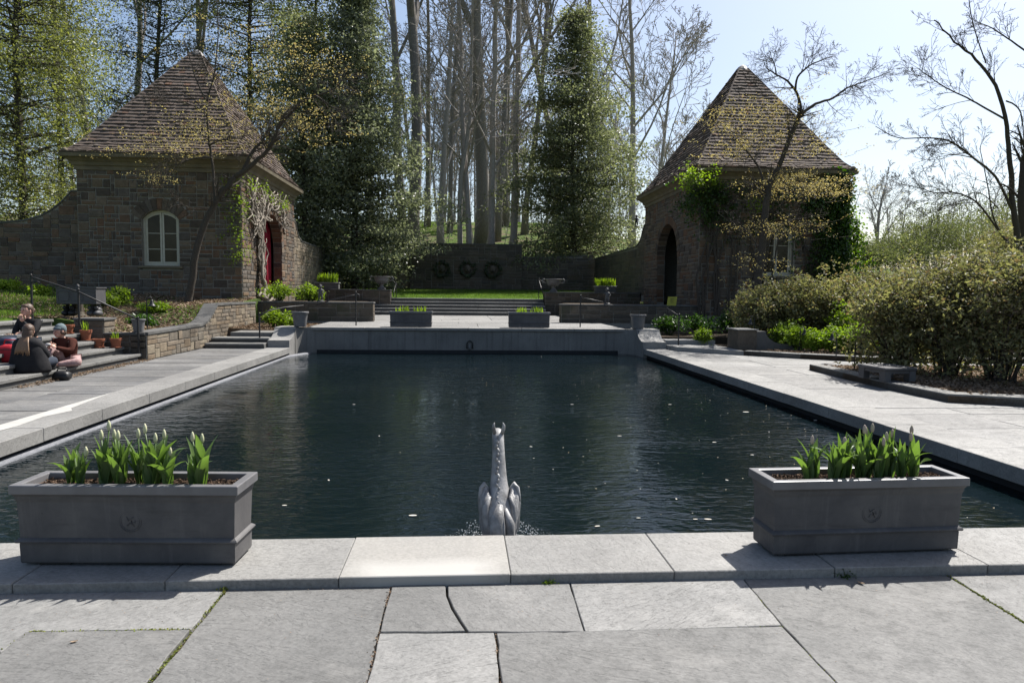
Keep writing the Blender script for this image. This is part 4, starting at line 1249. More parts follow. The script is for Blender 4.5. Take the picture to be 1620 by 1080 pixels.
# crimson curtain in the left arch
def curtain():
    t = thing('curtain', 'crimson curtain hanging in the archway of the left pavilion', 'curtain', (-8.12, 28.95, 1.33))
    g = G()
    n = 60
    us = np.linspace(-1.42, 1.42, n)
    for (a, b, sgn) in ((0, 30, -1), (30, 60, 1)):
        rings = []
        for z in np.linspace(0, 3.3, 9):
            k = .18 * sgn * (1 - z / 3.3)
            uu = us[a:b]
            x = .06 * np.sin(uu * 17) + .03 * np.sin(uu * 41 + z)
            rings.append(np.stack([x, uu + k * 0, np.full(b - a, z)], 1))
        v = np.concatenate(rings); m = b - a
        q = [(k * m + i, k * m + i + 1, (k + 1) * m + i + 1, (k + 1) * m + i) for k in range(8) for i in range(m - 1)]
        g.add(v, q)
    o = g.build('drape', 'curtain', t, smooth=True)
    md = o.modifiers.new('s', 'SOLIDIFY'); md.thickness = .012
    G().tube([(0, -1.5, 3.3), (0, 1.5, 3.3)], .02, 8).build('rod', 'iron', t)
curtain()

# ------------------------------------------------------------------ planters
def planter_parts(t, L, Dp, Hh, mat, medal=True):
    # tapered box: base narrower than rim, rim frame, band and plinth
    def ring(o, z): return [(-L / 2 - o, -Dp / 2 - o, z), (L / 2 + o, -Dp / 2 - o, z), (L / 2 + o, Dp / 2 + o, z), (-L / 2 - o, Dp / 2 + o, z)]
    h = Hh
    G().loft([ring(-.004, .012), ring(.0, .02), ring(.002, .125), ring(.0, .13)]).build('plinth', mat, t)
    G().loft([ring(.001, .131), ring(.016, .135), ring(.020, .144), ring(.014, .152), ring(.0, .162)]).build('band', mat, t)
    G().loft([ring(-.002, .158), ring(.006, h - .105), ring(.012, h - .085), ring(.014, h - .07), ring(.024, h - .055), ring(.024, h - .052)]).build('box_body', mat, t)
    o_, i_ = .034, -.018
    vo, vi = ring(o_, h - .05), ring(o_, h)
    wi, wl = ring(i_, h), ring(i_ - .004, h - .14)
    v = vo + vi + wi + wl
    q = []
    for a in range(3):
        for k in range(4): q.append((a * 4 + k, a * 4 + (k + 1) % 4, a * 4 + 4 + (k + 1) % 4, a * 4 + 4 + k))
    r = G().add(v, q).build('rim', 'planter_rim', t)
    b = r.modifiers.new('b', 'BEVEL'); b.width = .006; b.segments = 2; b.limit_method = 'ANGLE'
    g = G()
    X = np.linspace(-L / 2 + .015, L / 2 - .015, 40); Y = np.linspace(-Dp / 2 + .015, Dp / 2 - .015, 12)
    XX, YY = np.meshgrid(X, Y); rng = np.random.default_rng(int(L * 1000))
    ZZ = h - .045 + rng.normal(0, .008, XX.shape)
    i = np.arange(11)[:, None] * 40 + np.arange(39)[None, :]
    g.add(np.stack([XX, YY, ZZ], -1).reshape(-1, 3), np.stack([i, i + 1, i + 41, i + 40], -1).reshape(-1, 4))
    s = g.build('soil', 'soil', t)
    if medal:
        n = 1500
        c = np.c_[rng.uniform(-L / 2 + .03, L / 2 - .03, n), rng.uniform(-Dp / 2 + .03, Dp / 2 - .03, n), h - .038 + rng.uniform(-.008, .012, n)]
        vv, tt = leaves(rng, c, .028, .3, .5)
        m = G().add(vv, None, tt).build('bark_mulch', 'mulch', t); m['kind'] = 'stuff'
        g = G()
        th = np.linspace(0, 2 * PI, 29)
        for rr, tr in ((.062, .002), (.052, .0012)):
            g.tube(np.stack([rr * np.cos(th), 0 * th, rr * np.sin(th)], 1), tr, 6)
        g.tube([(-.02, 0, .028), (-.012, -.002, .005), (.004, -.003, .018), (.02, 0, .026)], .0024, 6)
        g.tube([(-.018, 0, -.026), (-.004, -.002, -.008), (.014, -.003, -.016), (.006, 0, .006), (.022, 0, -.03)], .0024, 6)
        g.tube([(.026, 0, .01), (.03, -.002, -.008), (.018, 0, -.002)], .002, 6)
        g.build('medallion', mat, t, (.0 + .02, -Dp / 2 - .0022, h - .215), smooth=True)
        for sx in (-1, 1):
            gg = G().bx(-.09, .09, -Dp / 2 + .02, Dp / 2 - .02, 0, .018)
            gg.build('foot', 'iron', t, (sx * (L / 2 - .18), 0, -.004))
    return t
pl = thing('tulip_planter', 'large lead grey rectangular planter at front left', 'planter', (-1.905, 4.195, .004), -.055)
planter_parts(pl, 1.225, .27, .475, 'planter')
pr = thing('tulip_planter', 'large lead grey rectangular planter at front right', 'planter', (2.505, 4.17, .004), .035)
planter_parts(pr, 1.215, .27, .475, 'planter')
pf1 = thing('tulip_planter', 'small looking dark planter at left on the far pool wall', 'planter', (-1.53, 21.32, .509))
planter_parts(pf1, 1.24, .34, .475, 'planter', False)
pf2 = thing('tulip_planter', 'small looking dark planter at right on the far pool wall', 'planter', (2.065, 21.32, .509))
planter_parts(pf2, 1.24, .34, .475, 'planter', False)

def tulip_leaf(rng, L, w, az, lean, twist):
    # channelled lance-shaped blade, five segments
    n = 7
    s = np.linspace(0, 1, n)
    wid = w * np.array([.45, .8, 1.0, .95, .75, .42, .03])
    ang = lean * (.25 + 1.15 * s ** 1.4)
    dx = np.cumsum(np.r_[0, np.sin(ang[:-1]) * L / (n - 1)]); dz = np.cumsum(np.r_[0, np.cos(ang[:-1]) * L / (n - 1)])
    tw = twist * s
    ca, sa = math.cos(az), math.sin(az)
    mid = np.stack([dx * ca, dx * sa, dz], 1)
    side = np.stack([-sa * np.cos(tw), ca * np.cos(tw), np.sin(tw)], 1)
    nor = np.stack([-np.cos(ang) * ca, -np.cos(ang) * sa, np.sin(ang)], 1)
    l = mid + side * wid[:, None] / 2 + nor * wid[:, None] * .16
    r = mid - side * wid[:, None] / 2 + nor * wid[:, None] * .16
    v = np.stack([l, mid, r], 1).reshape(-1, 3)
    q = []
    for k in range(n - 1):
        for c in range(2): q.append((k * 3 + c, k * 3 + c + 1, k * 3 + 4 + c, k * 3 + 3 + c))
    return G().add(v, q)
def tulip(x, y, z, h, nleaf, bud, label, group, seed, mat='bud_white'):
    rng = np.random.default_rng(seed)
    t = thing('tulip_plant', label, 'tulip', (x, y, z), 0, group)
    a0 = rng.uniform(0, 6.28)
    for k in range(nleaf + 4):
        L = h * rng.uniform(.66, 1.08); lean = rng.uniform(.15, .80) if k else .12
        if rng.random() < .14: lean = 1.15
        tulip_leaf(rng, L, h * rng.uniform(.15, .25), a0 + k * 2.4 + rng.normal(0, .3), lean, rng.normal(0, .5)).build('leaf', 'tulip_leaf', t, (rng.normal(0, .008), rng.normal(0, .008), 0), smooth=True)
    for k in range(bud):
        hx, hy = rng.normal(0, .02), rng.normal(0, .015)
        hh = h * rng.uniform(.86, 1.08)
        G().tube([(0, 0, 0), (hx * .4, hy * .4, hh * .5), (hx, hy, hh - .03)], .0045, 6).build('stem', 'tulip_leaf', t, smooth=True)
        G().lathe([(.004, -.032), (.009, -.026), (.0118, -.012), (.011, .004), (.0065, .019), (.0015, .027)], 8, (hx, hy, hh)).build('bud', mat, t, smooth=True)
    return t
# front left planter: (x across, y across, height, leaves, buds)
TL = [(-.335, .02, .25, 4, 0), (-.255, -.03, .22, 4, 1), (-.135, .0, .33, 6, 2), (-.07, .05, .31, 5, 1), (-.025, -.04, .30, 5, 1), (.055, .03, .30, 5, 1), (.155, -.01, .33, 5, 2), (.185, .05, .28, 5, 1), (.245, -.04, .24, 4, 1), (.375, .0, .20, 3, 0), (.435, -.02, .31, 5, 2)]
for k, (dx, dy, h, nl, b) in enumerate(TL):
    cs, sn = math.cos(-.055), math.sin(-.055)
    tulip(-1.905 - .06 + dx * cs - dy * sn, 4.195 + dx * sn + dy * cs, .43, h * 1.05, nl, b, ORD[k] + ' tulip plant from the left in the front left planter', 'tulips in the front left planter', 200 + k)
TR = [(-.36, .0, .22, 4, 0), (-.30, .04, .25, 4, 1), (-.20, -.03, .23, 5, 0), (-.135, .02, .27, 5, 1), (-.075, .05, .25, 5, 1), (.0, -.01, .29, 5, 1), (.055, .04, .31, 5, 2), (.10, -.03, .27, 5, 1), (.165, .02, .28, 5, 1), (.22, .04, .29, 4, 1), (.265, -.02, .25, 4, 1), (.36, .0, .27, 4, 1)]
for k, (dx, dy, h, nl, b) in enumerate(TR):
    tulip(2.53 + dx, 4.17 + dx * .035 + dy, .43, h * 1.1, nl, b, ORD[k] + ' tulip plant from the left in the front right planter', 'tulips in the front right planter', 240 + k, 'bud_pink')
def sprouts(x, y, z, w, d, h, n, label, seed, mat='spring', group=None, cat='plant'):
    rng = np.random.default_rng(seed)
    t = thing('bulb_clump', label, cat, (x, y, z), 0, group)
    g = G()
    for k in range(n):
        b = tulip_leaf(rng, h * rng.uniform(.6, 1.1), h * .13, rng.uniform(0, 6.28), rng.uniform(.1, .6), rng.normal(0, .5))
        v = np.concatenate(b.v) + np.array([rng.uniform(-w / 2, w / 2), rng.uniform(-d / 2, d / 2), 0])
        g.add(v, np.concatenate(b.q))
    o = g.build('leaves', mat, t, smooth=True); o['kind'] = 'stuff'
    return t
sprouts(-1.78, 21.32, .9, .40, .22, .26, 34, 'left clump of sprouting bulbs in the far left planter', 300)
sprouts(-1.27, 21.32, .9, .36, .22, .26, 34, 'right clump of sprouting bulbs in the far left planter', 301)
sprouts(1.93, 21.32, .9, .5, .22, .24, 42, 'left clump of sprouting bulbs in the far right planter', 302)
sprouts(2.34, 21.32, .9, .34, .22, .27, 32, 'right clump of sprouting bulbs in the far right planter', 303)

# ------------------------------------------------------------------ skinned figures
def skin_mesh(pts, edges, radii, sub=2, root=0):
    me = bpy.data.meshes.new('tmp')
    me.from_pydata([tuple(p) for p in pts], edges, [])
    o = bpy.data.objects.new('tmp', me)
    COL.objects.link(o)
    md = o.modifiers.new('skin', 'SKIN'); md.use_smooth_shade = True
    for i, sv in enumerate(me.skin_vertices[0].data):
        r = radii[i]
        sv.radius = (r, r) if not isinstance(r, tuple) else r
        sv.use_root = (i == root)
    ss = o.modifiers.new('sub', 'SUBSURF'); ss.levels = sub; ss.render_levels = sub
    dg = bpy.context.evaluated_depsgraph_get()
    ev = o.evaluated_get(dg)
    out = bpy.data.meshes.new_from_object(ev)
    bpy.data.objects.remove(o); bpy.data.meshes.remove(me)
    out.polygons.foreach_set('use_smooth', np.ones(len(out.polygons), bool))
    return out
def skin_obj(name, pts, edges, radii, mat, parent, sub=2, loc=(0, 0, 0), root=0):
    me = skin_mesh(pts, edges, radii, sub, root)
    me.materials.clear(); me.materials.append(M[mat])
    return obj(name, me, parent, loc)

# ---- winged long-necked beast rising from the pool, seen from behind
st = thing('beast_statue', 'weathered lead statue of a long necked winged beast rising from the pool', 'statue', (.272, 4.80, WZ))
st.scale = (1, 1, .955)
P = [(0, -.03, -.20), (0, -.03, .05), (0, -.015, .22), (0, .03, .36), (0, .075, .46), (0, .12, .58), (0, .165, .70), (-.002, .205, .80), (-.002, .25, .85), (-.002, .33, .84), (-.002, .38, .82)]
Rr = [(.085, .08), (.125, .115), (.15, .13), (.125, .11), (.072, .07), (.058, .06), (.050, .056), (.046, .054), (.050, .054), (.036, .04), (.028, .028)]
skin_obj('body', P, [(i, i + 1) for i in range(10)], Rr, 'statue', st, 2, root=1)
for s in (-1, 1):
    g = G().tube([(s * .026, .215, .855), (s * .034, .205, .89), (s * .038, .195, .922), (s * .030, .195, .945)], [.014, .014, .010, .002], 8)
    g.build('ear', 'statue', st, smooth=True)
    # folded wing: shoulder arch forward, long primaries sweeping down and in
    g = G()
    for k in range(7):
        f = k / 6
        a = np.array([s * (.100 - .03 * f), .055 - .07 * f, .50 - .06 * f]); b = np.array([s * (.128 - .030 * f), .015 - .08 * f, .385 - .10 * f]); c = np.array([s * (.118 - .06 * f), -.03 - .07 * f, .21 - .1 * f]); d = np.array([s * (.06 - .04 * f), -.07 - .05 * f, .06 - .02 * f])
        g.tube([a, a * .5 + b * .5 + np.array([s * .012, 0, .01]), b, c, d], [.014, .023, .025, .022, .006], 7)
    g.build('wing', 'statue', st, smooth=True)
    G().tube([(s * .07, .06, .42), (s * .09, .06, .48), (s * .108, .05, .512), (s * .128, .03, .49), (s * .140, .012, .42), (s * .140, -.005, .31)], [.012, .017, .018, .015, .012, .006], 8).build('wing_arm', 'statue', st, smooth=True)
g = G()
for k in range(17):
    f = k / 16
    z = .36 + .47 * f
    y = float(np.interp(z, [.36, .46, .58, .70, .80, .86], [-.052, .020, .073, .122, .162, .22]))
    g.ell((-.012 + .008 * math.sin(k * 2.1), y - .004, z), (.013, .022, .024), 8, 6, (.5, .2 * (-1) ** k, 0))
g.build('mane', 'statue', st, smooth=True)
g = G()
g.tube([(0, -.085, .40), (-.02, -.13, .30), (-.018, -.145, .18), (.0, -.135, .06), (.01, -.12, -.03)], [.02, .05, .058, .05, .024], 10)
g.tube([(.012, -.10, .40), (.022, -.165, .27), (.020, -.19, .15), (.016, -.17, .02)], [.006, .010, .011, .008], 6)
g.tube([(.035, -.085, .37), (.068, -.115, .26), (.062, -.12, .13), (.04, -.10, .02)], [.014, .036, .04, .02], 8)
g.build('tail_plume', 'statue', st, smooth=True)
g = G().tube([(.02, -.05, .0), (.08, -.09, .06), (.125, -.08, .135), (.15, -.04, .12), (.165, -.02, .03), (.16, 0, -.06)], [.03, .042, .046, .044, .034, .03], 9)
g.build('tail_coil', 'statue', st, smooth=True)
# splashing water round it
rng = np.random.default_rng(77)
g = G()
for k in range(700):
    s = rng.choice([-1, 1]); d = abs(rng.normal(0, .20)) + .12
    x = s * d; y = .10 + rng.normal(0, .045) + .0 * d
    hgt = max(0, .20 * math.exp(-d * 3.2) * rng.random() * 1.6)
    r = rng.uniform(.001, .0032) * (1.3 if d < .28 else .9)
    g.ell((x, y, hgt + .004), (r * rng.uniform(1, 2), r * rng.uniform(1, 2), r * rng.uniform(.6, 1.8)), 5, 3)
for s in (-1, 1):
    for k in range(26):
        x = s * (.14 + abs(rng.normal(0, .04))); g.ell((x, .09 + rng.normal(0, .03), abs(rng.normal(.02, .03))), tuple(rng.uniform(.005, .013, 3)), 6, 4, None, .2, rng)
so = g.build('water_splash', 'splash', None, (.272, 4.80, WZ), smooth=True)
stuff(so, 'white splashing water droplets on both sides of the beast statue', 'splash')

# petals and leaves afloat
rng = np.random.default_rng(5)
FL = [(653, 816, 15), (945, 833, 11), (1120, 822, 14), (1100, 822, 9), (1180, 652, 12), (980, 690, 8), (1290, 665, 8), (840, 707, 6), (600, 690, 5), (1010, 820, 8), (1070, 790, 7), (1130, 700, 8), (1240, 760, 7), (905, 640, 6), (1060, 640, 6), (1150, 760, 7), (560, 640, 5), (1190, 720, 7), (450, 800, 9), (520, 760, 7)]
def unproj(px, py, z):
    d = fw + r2 * ((px - 810) / 1100) - u2 * ((py - 540) / 1100)
    t_ = (z - 1.6) / d.z
    return Vector((0, 0, 1.6)) + d * t_
for k, (px, py, sz) in enumerate(sorted(FL)):
    p = unproj(px, py, WZ)
    s = .9 * sz * p.y / 1100 / 2
    an = rng.uniform(0, 6.28)
    pts = [(math.cos(a_) * s * (1 if abs(math.cos(a_)) > .3 else .9), math.sin(a_) * s * .45) for a_ in np.linspace(0, 2 * PI, 9)[:-1]]
    g = G().prism(pts, 0.001, .006)
    o = g.build('floating_leaf', 'float_leaf', None, (p.x, p.y, WZ + .002), an if k % 2 else 0)
    tag(o, ORD[k] + ' floating petal or leaf counted from the left on the pool', 'leaf', 'petals and leaves afloat on the pool')
n = 900
g = G()
c = np.c_[rng.uniform(-4.5, 5.1, n), rng.uniform(4.7, 20, n), np.full(n, WZ + .004)]
w = rng.random(n) < np.clip((c[:, 0] + 1.5) / 6.5, .03, 1) * np.clip(1.5 - c[:, 1] / 14, .1, 1)
v, t_ = leaves(rng, c[w], .018, .6, 1.0)  # pale debris specks that also paint in the sun's sparkles
stuff(G().add(v, None, t_).build('floating_sparkle_specks', 'float_leaf'), 'scattered tiny specks of pollen and petals afloat on the pool, also standing in for sun sparkles', 'debris')

# ------------------------------------------------------------------ urns, pots, troughs, figures
def urn(x, y, z, label, hs):
    t = thing('garden_urn', label, 'urn', (x, y, z), 0, 'urns flanking the lawn steps')
    G().bx(-.17, .17, -.17, .17, 0, .07, .01).build('foot', 'lead_pale', t)
    G().lathe([(.13, .07), (.15, .09), (.10, .13), (.075, .2), (.11, .24), (.10, .26), (.20, .31), (.31, .40), (.35, .48), (.345, .53), (.36, .56), (.42, .59), (.43, .615), (.39, .62), (.33, .58), (.30, .50), (.0, .48)], 24).build('bowl', 'lead_pale', t, smooth=True)
    for s in (-1, 1):
        G().tube([(s * .33, 0, .42), (s * .44, 0, .42), (s * .52, 0, .47), (s * .54, 0, .55), (s * .48, 0, .61), (s * .40, 0, .59)], [.02, .024, .026, .028, .026, .02], 8).build('handle', 'lead_pale', t, smooth=True)
    g = G()
    for k in range(16):
        a = k * 2 * PI / 16
        g.tube([(.10 * math.cos(a), .10 * math.sin(a), .265), (.22 * math.cos(a), .22 * math.sin(a), .315), (.33 * math.cos(a), .33 * math.sin(a), .42)], [.012, .022, .008], 5)
    g.build('gadroons', 'lead_pale', t, smooth=True)
urn(-3.78, 33.35, 1.648, 'pale lead urn with scroll handles left of the lawn steps', -1)
urn(4.40, 33.35, 1.618, 'pale lead urn with scroll handles right of the lawn steps', 1)
def tub(x, y, z, r, h, label, mat='lead_pale', lip=True, handle=False, name='lead_pot', cat='pot', grp=None, soil=True):
    t = thing(name, label, cat, (x, y, z), 0, grp)
    G().lathe([(r * .70, 0), (r * .72, .01), (r * .93, h * .86), (r * .95, h * .87), (r * 1.05, h * .885), (r * 1.06, h * .98), (r * 1.03, h), (r * .92, h), (r * .88, h * .8), (0, h * .79)], 22).build('pot_wall', mat, t, smooth=False)
    if soil: G().lathe([(r * .87, h * .8), (r * .5, h * .83), (0, h * .84)], 16).build('soil', 'soil', t)
    return t
tub(-4.69, 20.62, .512 + .018, .235, .44, 'lead grey tub on the left shoulder of the pool wall', name='lead_tub', cat='pot')
tub(5.30, 20.62, .512 + .018, .235, .43, 'lead grey tub on the right shoulder of the pool wall', name='lead_tub', cat='pot')
tub(-7.22, 16.12, .615, .145, .30, 'small lead bucket of greens on the cheek wall by the handrail', name='lead_bucket', cat='pot')
sprouts(-7.22, 16.12, .85, .16, .16, .12, 22, 'sparse green shoots in the small lead bucket', 310, 'ivy')
def trough(x, y, z, w, label, seed):
    t = thing('stone_trough', label, 'planter', (x, y, z))
    G().bx(-w / 2, w / 2, -.2, .2, 0, .26, .015).build('trough_body', 'cap_stone', t)
    G().bx(-w / 2 - .03, w / 2 + .03, -.23, .23, .262, .31, .012).build('rim', 'flag_pale', t)
    rng = np.random.default_rng(seed)
trough(-6.3, 33.35, 1.648, 1.08, 'pale stone trough of spring greens on the upper wall at left', 1)
sprouts(-6.3, 33.35, 1.95, .95, .3, .48, 130, 'tall spring greens in the left stone trough', 311, 'spring')
trough(6.93, 33.35, 1.618, 1.0, 'shaded stone trough of spring greens on the upper wall at right', 2)
sprouts(6.93, 33.35, 1.92, .95, .3, .42, 130, 'tall spring greens in the right stone trough', 312, 'spring')

def putto(x, y, z, h, label, rz=0.0, mat='lead_pale', bust=False):
    t = thing('child_statue', label, 'statue', (x, y, z), rz)
    s = h / .60
    if not bust:
        G().lathe([(.13 * s, 0), (.13 * s, .03 * s), (.09 * s, .05 * s), (0, .055 * s)], 14).build('base', mat, t)
        pts = [(0, 0, .28), (0, 0, .36), (0, 0, .43), (0, -.005, .47), (0, -.01, .53), (.045, 0, .24), (.05, -.03, .15), (.05, 0, .06), (-.045, 0, .24), (-.05, .0, .15), (-.05, 0, .06), (.075, 0, .42), (.12, -.02, .35), (.08, -.08, .30), (-.075, 0, .42), (-.125, 0, .36), (-.10, -.07, .41)]
        ed = [(0, 1), (1, 2), (2, 3), (3, 4), (0, 5), (5, 6), (6, 7), (0, 8), (8, 9), (9, 10), (2, 11), (11, 12), (12, 13), (2, 14), (14, 15), (15, 16)]
        rd = [.062, .066, .062, .026, .03, .045, .034, .024, .045, .034, .024, .03, .024, .016, .03, .024, .016]
        skin_obj('body', [tuple(c * s for c in p) for p in pts], ed, [r * s for r in rd], mat, t, 1)
    else:
        pts = [(0, 0, .0), (0, 0, .13), (0, 0, .22), (0, -.005, .26), (0, -.01, .32), (.085, 0, .21), (.14, -.03, .12), (.10, -.11, .08), (-.085, 0, .21), (-.14, -.02, .13), (-.06, -.12, .12)]
        ed = [(0, 1), (1, 2), (2, 3), (3, 4), (2, 5), (5, 6), (6, 7), (2, 8), (8, 9), (9, 10)]
        skin_obj('body', [tuple(c * s for c in p) for p in pts], ed, [r * s for r in [.075, .075, .068, .03, .03, .034, .028, .02, .034, .028, .02]], mat, t, 1)
    hz = (.545 if not bust else .345) * s
    g = G().ell((0, -.01 * s, hz), (.056 * s, .062 * s, .068 * s), 14, 10)
    g.ell((0, -.072 * s, hz - .01 * s), (.010 * s, .014 * s, .014 * s), 8, 6)
    for q in (-1, 1): g.ell((q * .056 * s, 0, hz - .005 * s), (.010 * s, .016 * s, .02 * s), 8, 6)
    g.build('head', mat, t, smooth=True)
    rng = np.random.default_rng(9); g = G()
    for k in range(26):
        a = rng.uniform(0, 6.28); e = rng.uniform(.1, 1.5)
        g.ell((.055 * s * math.cos(a) * math.cos(e), .006 * s + .06 * s * math.sin(a) * math.cos(e), hz + .014 * s + .06 * s * math.sin(e)), (.016 * s,) * 3, 7, 5)
    g.build('hair_curls', mat, t, smooth=True)
    return t
putto(-5.0, 25.15, 1.19, .58, 'small lead child figure standing on the left terrace wall', .2, 'lead')
putto(5.30, 25.15, 1.18, .58, 'small lead child figure standing on the right terrace wall', -.2, 'lead')
putto(8.35, 33.2, 4.77, .55, 'little dark figure on the wall beside the right pavilion', 0, 'iron')

# lead cistern on crouching supports
ci = thing('lead_cistern', 'rectangular lead cistern raised on dark supports above the left steps', 'cistern', (-8.86, 16.95, .93))
for k, sx in enumerate((-.26, .30)):
    g = G()
    for q in (-1, 1):
        g.ell((q * .075, -.02, .075), (.085, .16, .075), 12, 7); g.ell((q * .075, .02, .15), (.06, .10, .07), 12, 7); g.ell((q * .075, -.09, .20), (.045, .05, .05), 10, 6); g.tube([(q * .075, .05, .18), (q * .075, .03, .25), (q * .07, .02, .30)], [.05, .04, .045], 8)
    g.build('crouching_support', 'iron' if k == 0 else 'lead', ci, (sx, 0, 0), smooth=True)
def cis(o, z): return [(-.44 - o, -.22 - o, z), (.44 + o, -.22 - o, z), (.44 + o, .22 + o, z), (-.44 - o, .22 + o, z)]
G().loft([cis(-.01, .285), cis(0, .30), cis(.0, .645), cis(.02, .655), cis(.02, .68), cis(-.015, .68), cis(-.02, .50)]).build('tank', 'lead', ci)
g = G()
for xx in (-.28, 0, .28):
    g.tube([(xx - .12, -.222, .36), (xx + .12, -.222, .36), (xx + .12, -.222, .58), (xx - .12, -.222, .58), (xx - .12, -.222, .36)], .008, 6)
g.build('relief_panels', 'lead', ci)
putto(-9.17, 17.4, 1.42, .36, 'lead child bust rising behind the lead cistern', .6, 'lead', True)
G().lathe([(.16, 0), (.13, .03), (.10, .09), (.10, .43), (.14, .455), (.14, .49), (0, .49)], 12).build('pedestal', 'dark_stone', bpy.data.objects['child_statue.003'] if 'child_statue.003' in bpy.data.objects else None, (0, 0, -.49))

# terracotta pots on the steps
def terracotta(x, y, z, r, h, label, plant, seed):
    t = thing('terracotta_pot', label, 'pot', (x, y, z), 0, 'terracotta pots on the left steps')
    G().lathe([(r * .66, 0), (r * .68, .01), (r * .92, h * .74), (r * 1.04, h * .75), (r * 1.08, h * .98), (r * 1.04, h), (r * .93, h), (r * .9, h * .82), (0, h * .8)], 20).build('pot_wall', 'terracotta', t)
    G().lathe([(r * .85, -.001), (r * .98, .022), (r * .9, .026), (r * .72, .008)], 18).build('saucer', 'terracotta', t)
    G().lathe([(r * .9, h * .82), (0, h * .85)], 14).build('soil', 'soil', t)
    return t
terracotta(-8.48, 15.62, .602, .135, .20, 'wide terracotta pot highest on the steps by the cheek wall', 0, 1)
terracotta(-8.12, 15.66, .452, .115, .235, 'terracotta pot with the taller green shoots on the middle steps', 1, 2)
terracotta(-7.83, 15.60, .302 + .0, .125, .20, 'bare terracotta pot on the second step by the cheek wall', 0, 3)
terracotta(-7.50, 15.66, .302, .115, .21, 'terracotta pot with short green shoots nearest the handrail', 1, 4)
sprouts(-8.12, 15.66, .65, .12, .12, .24, 16, 'green shoots in the middle terracotta pot', 320, 'spring')
sprouts(-7.50, 15.66, .47, .12, .12, .20, 16, 'green shoots in the terracotta pot nearest the handrail', 321, 'spring')

# ------------------------------------------------------------------ rails and lamps
def rail(label, posts, bars, loc, name='handrail'):
    t = thing(name, label, 'handrail', loc)
    for (x, y, z0, z1) in posts:
        G().bx(x - .017, x + .017, y - .017, y + .017, z0, z1).build('post', 'iron', t)
        G().ell((x, y, z1 + .025), (.028, .028, .028), 10, 7).build('post_knob', 'iron', t, smooth=True)
    for pts in bars:
        G().tube(pts, .019, 8).build('rail_bar', 'iron', t, smooth=True)
    return t
rail('long black iron handrail slanting down the left steps', [(0, 0, 0, .92), (-1.24, 0, .765, 1.53), (-2.22, 0, .9, 1.83)], [[(.02, 0, .90), (-1.24, 0, 1.50), (-2.1, 0, 1.78), (-2.24, 0, 1.82)], [(-2.22, 0, 1.70), (-2.12, 0, 1.72), (-2.05, 0, 1.69)]], (-7.13, 15.9, .004))
rail('curved black iron handrail beside the left pool shoulder', [(0, 0, 0, .90)], [[(0, 0, .86), (.2, .25, 1.0), (.55, .6, 1.09), (1.0, .95, 1.14)]], (-5.63, 19.86, 0.0))
rail('curved black iron handrail beside the right pool shoulder', [(0, 0, 0, .86)], [[(0, 0, .84), (-.1, .3, .95), (-.15, .7, 1.05)]], (6.22, 19.55, .118))
rail('black iron post and sloping rail at left on the platform', [(0, 0, 0, 1.02)], [[(.02, 0, .96), (-.3, .05, .90), (-.75, .1, .80), (-1.25, .2, .62)], [(0, 0, 1.0), (.1, 0, .96), (.09, 0, .84)]], (-3.29, 22.0, .502))
rail('black iron post and sloping rail at right on the platform', [(0, 0, 0, .98)], [[(0, 0, .94), (.35, .05, .88), (.75, .1, .8)]], (3.78, 22.0, .502))
rail('thin iron rail on the lawn steps at left', [(0, 0, 0, .7)], [[(0, .0, .68), (.0, -1.1, .35), (.0, -1.3, .05)], [(-.35, .5, .95), (0, 0, .66)]], (-3.12, 33.6, 1.265))
rail('thin iron rail on the lawn steps at right', [(0, 0, 0, .95)], [[(0, .0, .93), (.35, .3, .80)], [(0, 0, .9), (.18, -.4, .2), (.2, -.5, -.2)]], (3.72, 33.6, 1.265))
def bell_lamp(x, y, z, h, label, s=1.0, flip=1):
    t = thing('path_lamp', label, 'lamp', (x, y, z), 0, 'bell shaped path lamps')
    G().tube([(0, 0, 0), (0, 0, h * .95)], .013, 8).build('stem', 'iron', t)
    G().tube([(0, 0, h * .92), (flip * .02, 0, h), (flip * .07, 0, h * 1.03), (flip * .115, 0, h * .99), (flip * .12, 0, h * .93)], .010, 8).build('hook', 'iron', t, smooth=True)
    G().lathe([(.012, .0), (.03, -.03), (.04, -.09), (.075, -.14), (.10, -.16), (.096, -.162), (.07, -.142), (.0, -.10)], 16, (flip * .12, 0, h * .94)).build('bell_shade', 'iron', t, smooth=True)
    return t
bell_lamp(-7.50, 17.2, .60, .78, 'bell shaped path lamp behind the foot of the left handrail')
bell_lamp(8.9, 15.9, .10, .62, 'bell shaped path lamp in front of the bright green plants at right', flip=-1)
bell_lamp(7.98, 13.55, .115, .60, 'path lamp on the corner of the bed beside the stone bench')
bell_lamp(8.3, 19.2, .11, .85, 'path lamp catching the sun by the right scroll wall', flip=-1)
bell_lamp(9.0, 17.9, .11, .62, 'path lamp among the bright green plants by the scroll wall')

# stone bench on the kerb at right
be = thing('stone_bench', 'low grey stone bench at the edge of the right planting bed', 'bench', (7.50, 11.72, .122), .10)
G().bx(-.32, .32, -.36, .36, .19, .245, .012).build('seat_slab', 'lead', be)
for yy in (-.27, .27):
    for xx in (-.24, .24): G().bx(xx - .06, xx + .06, yy - .07, yy + .07, 0, .19).build('leg', 'lead', be)
G().bx(-.29, .29, -.33, .33, .14, .189).build('apron', 'lead', be)
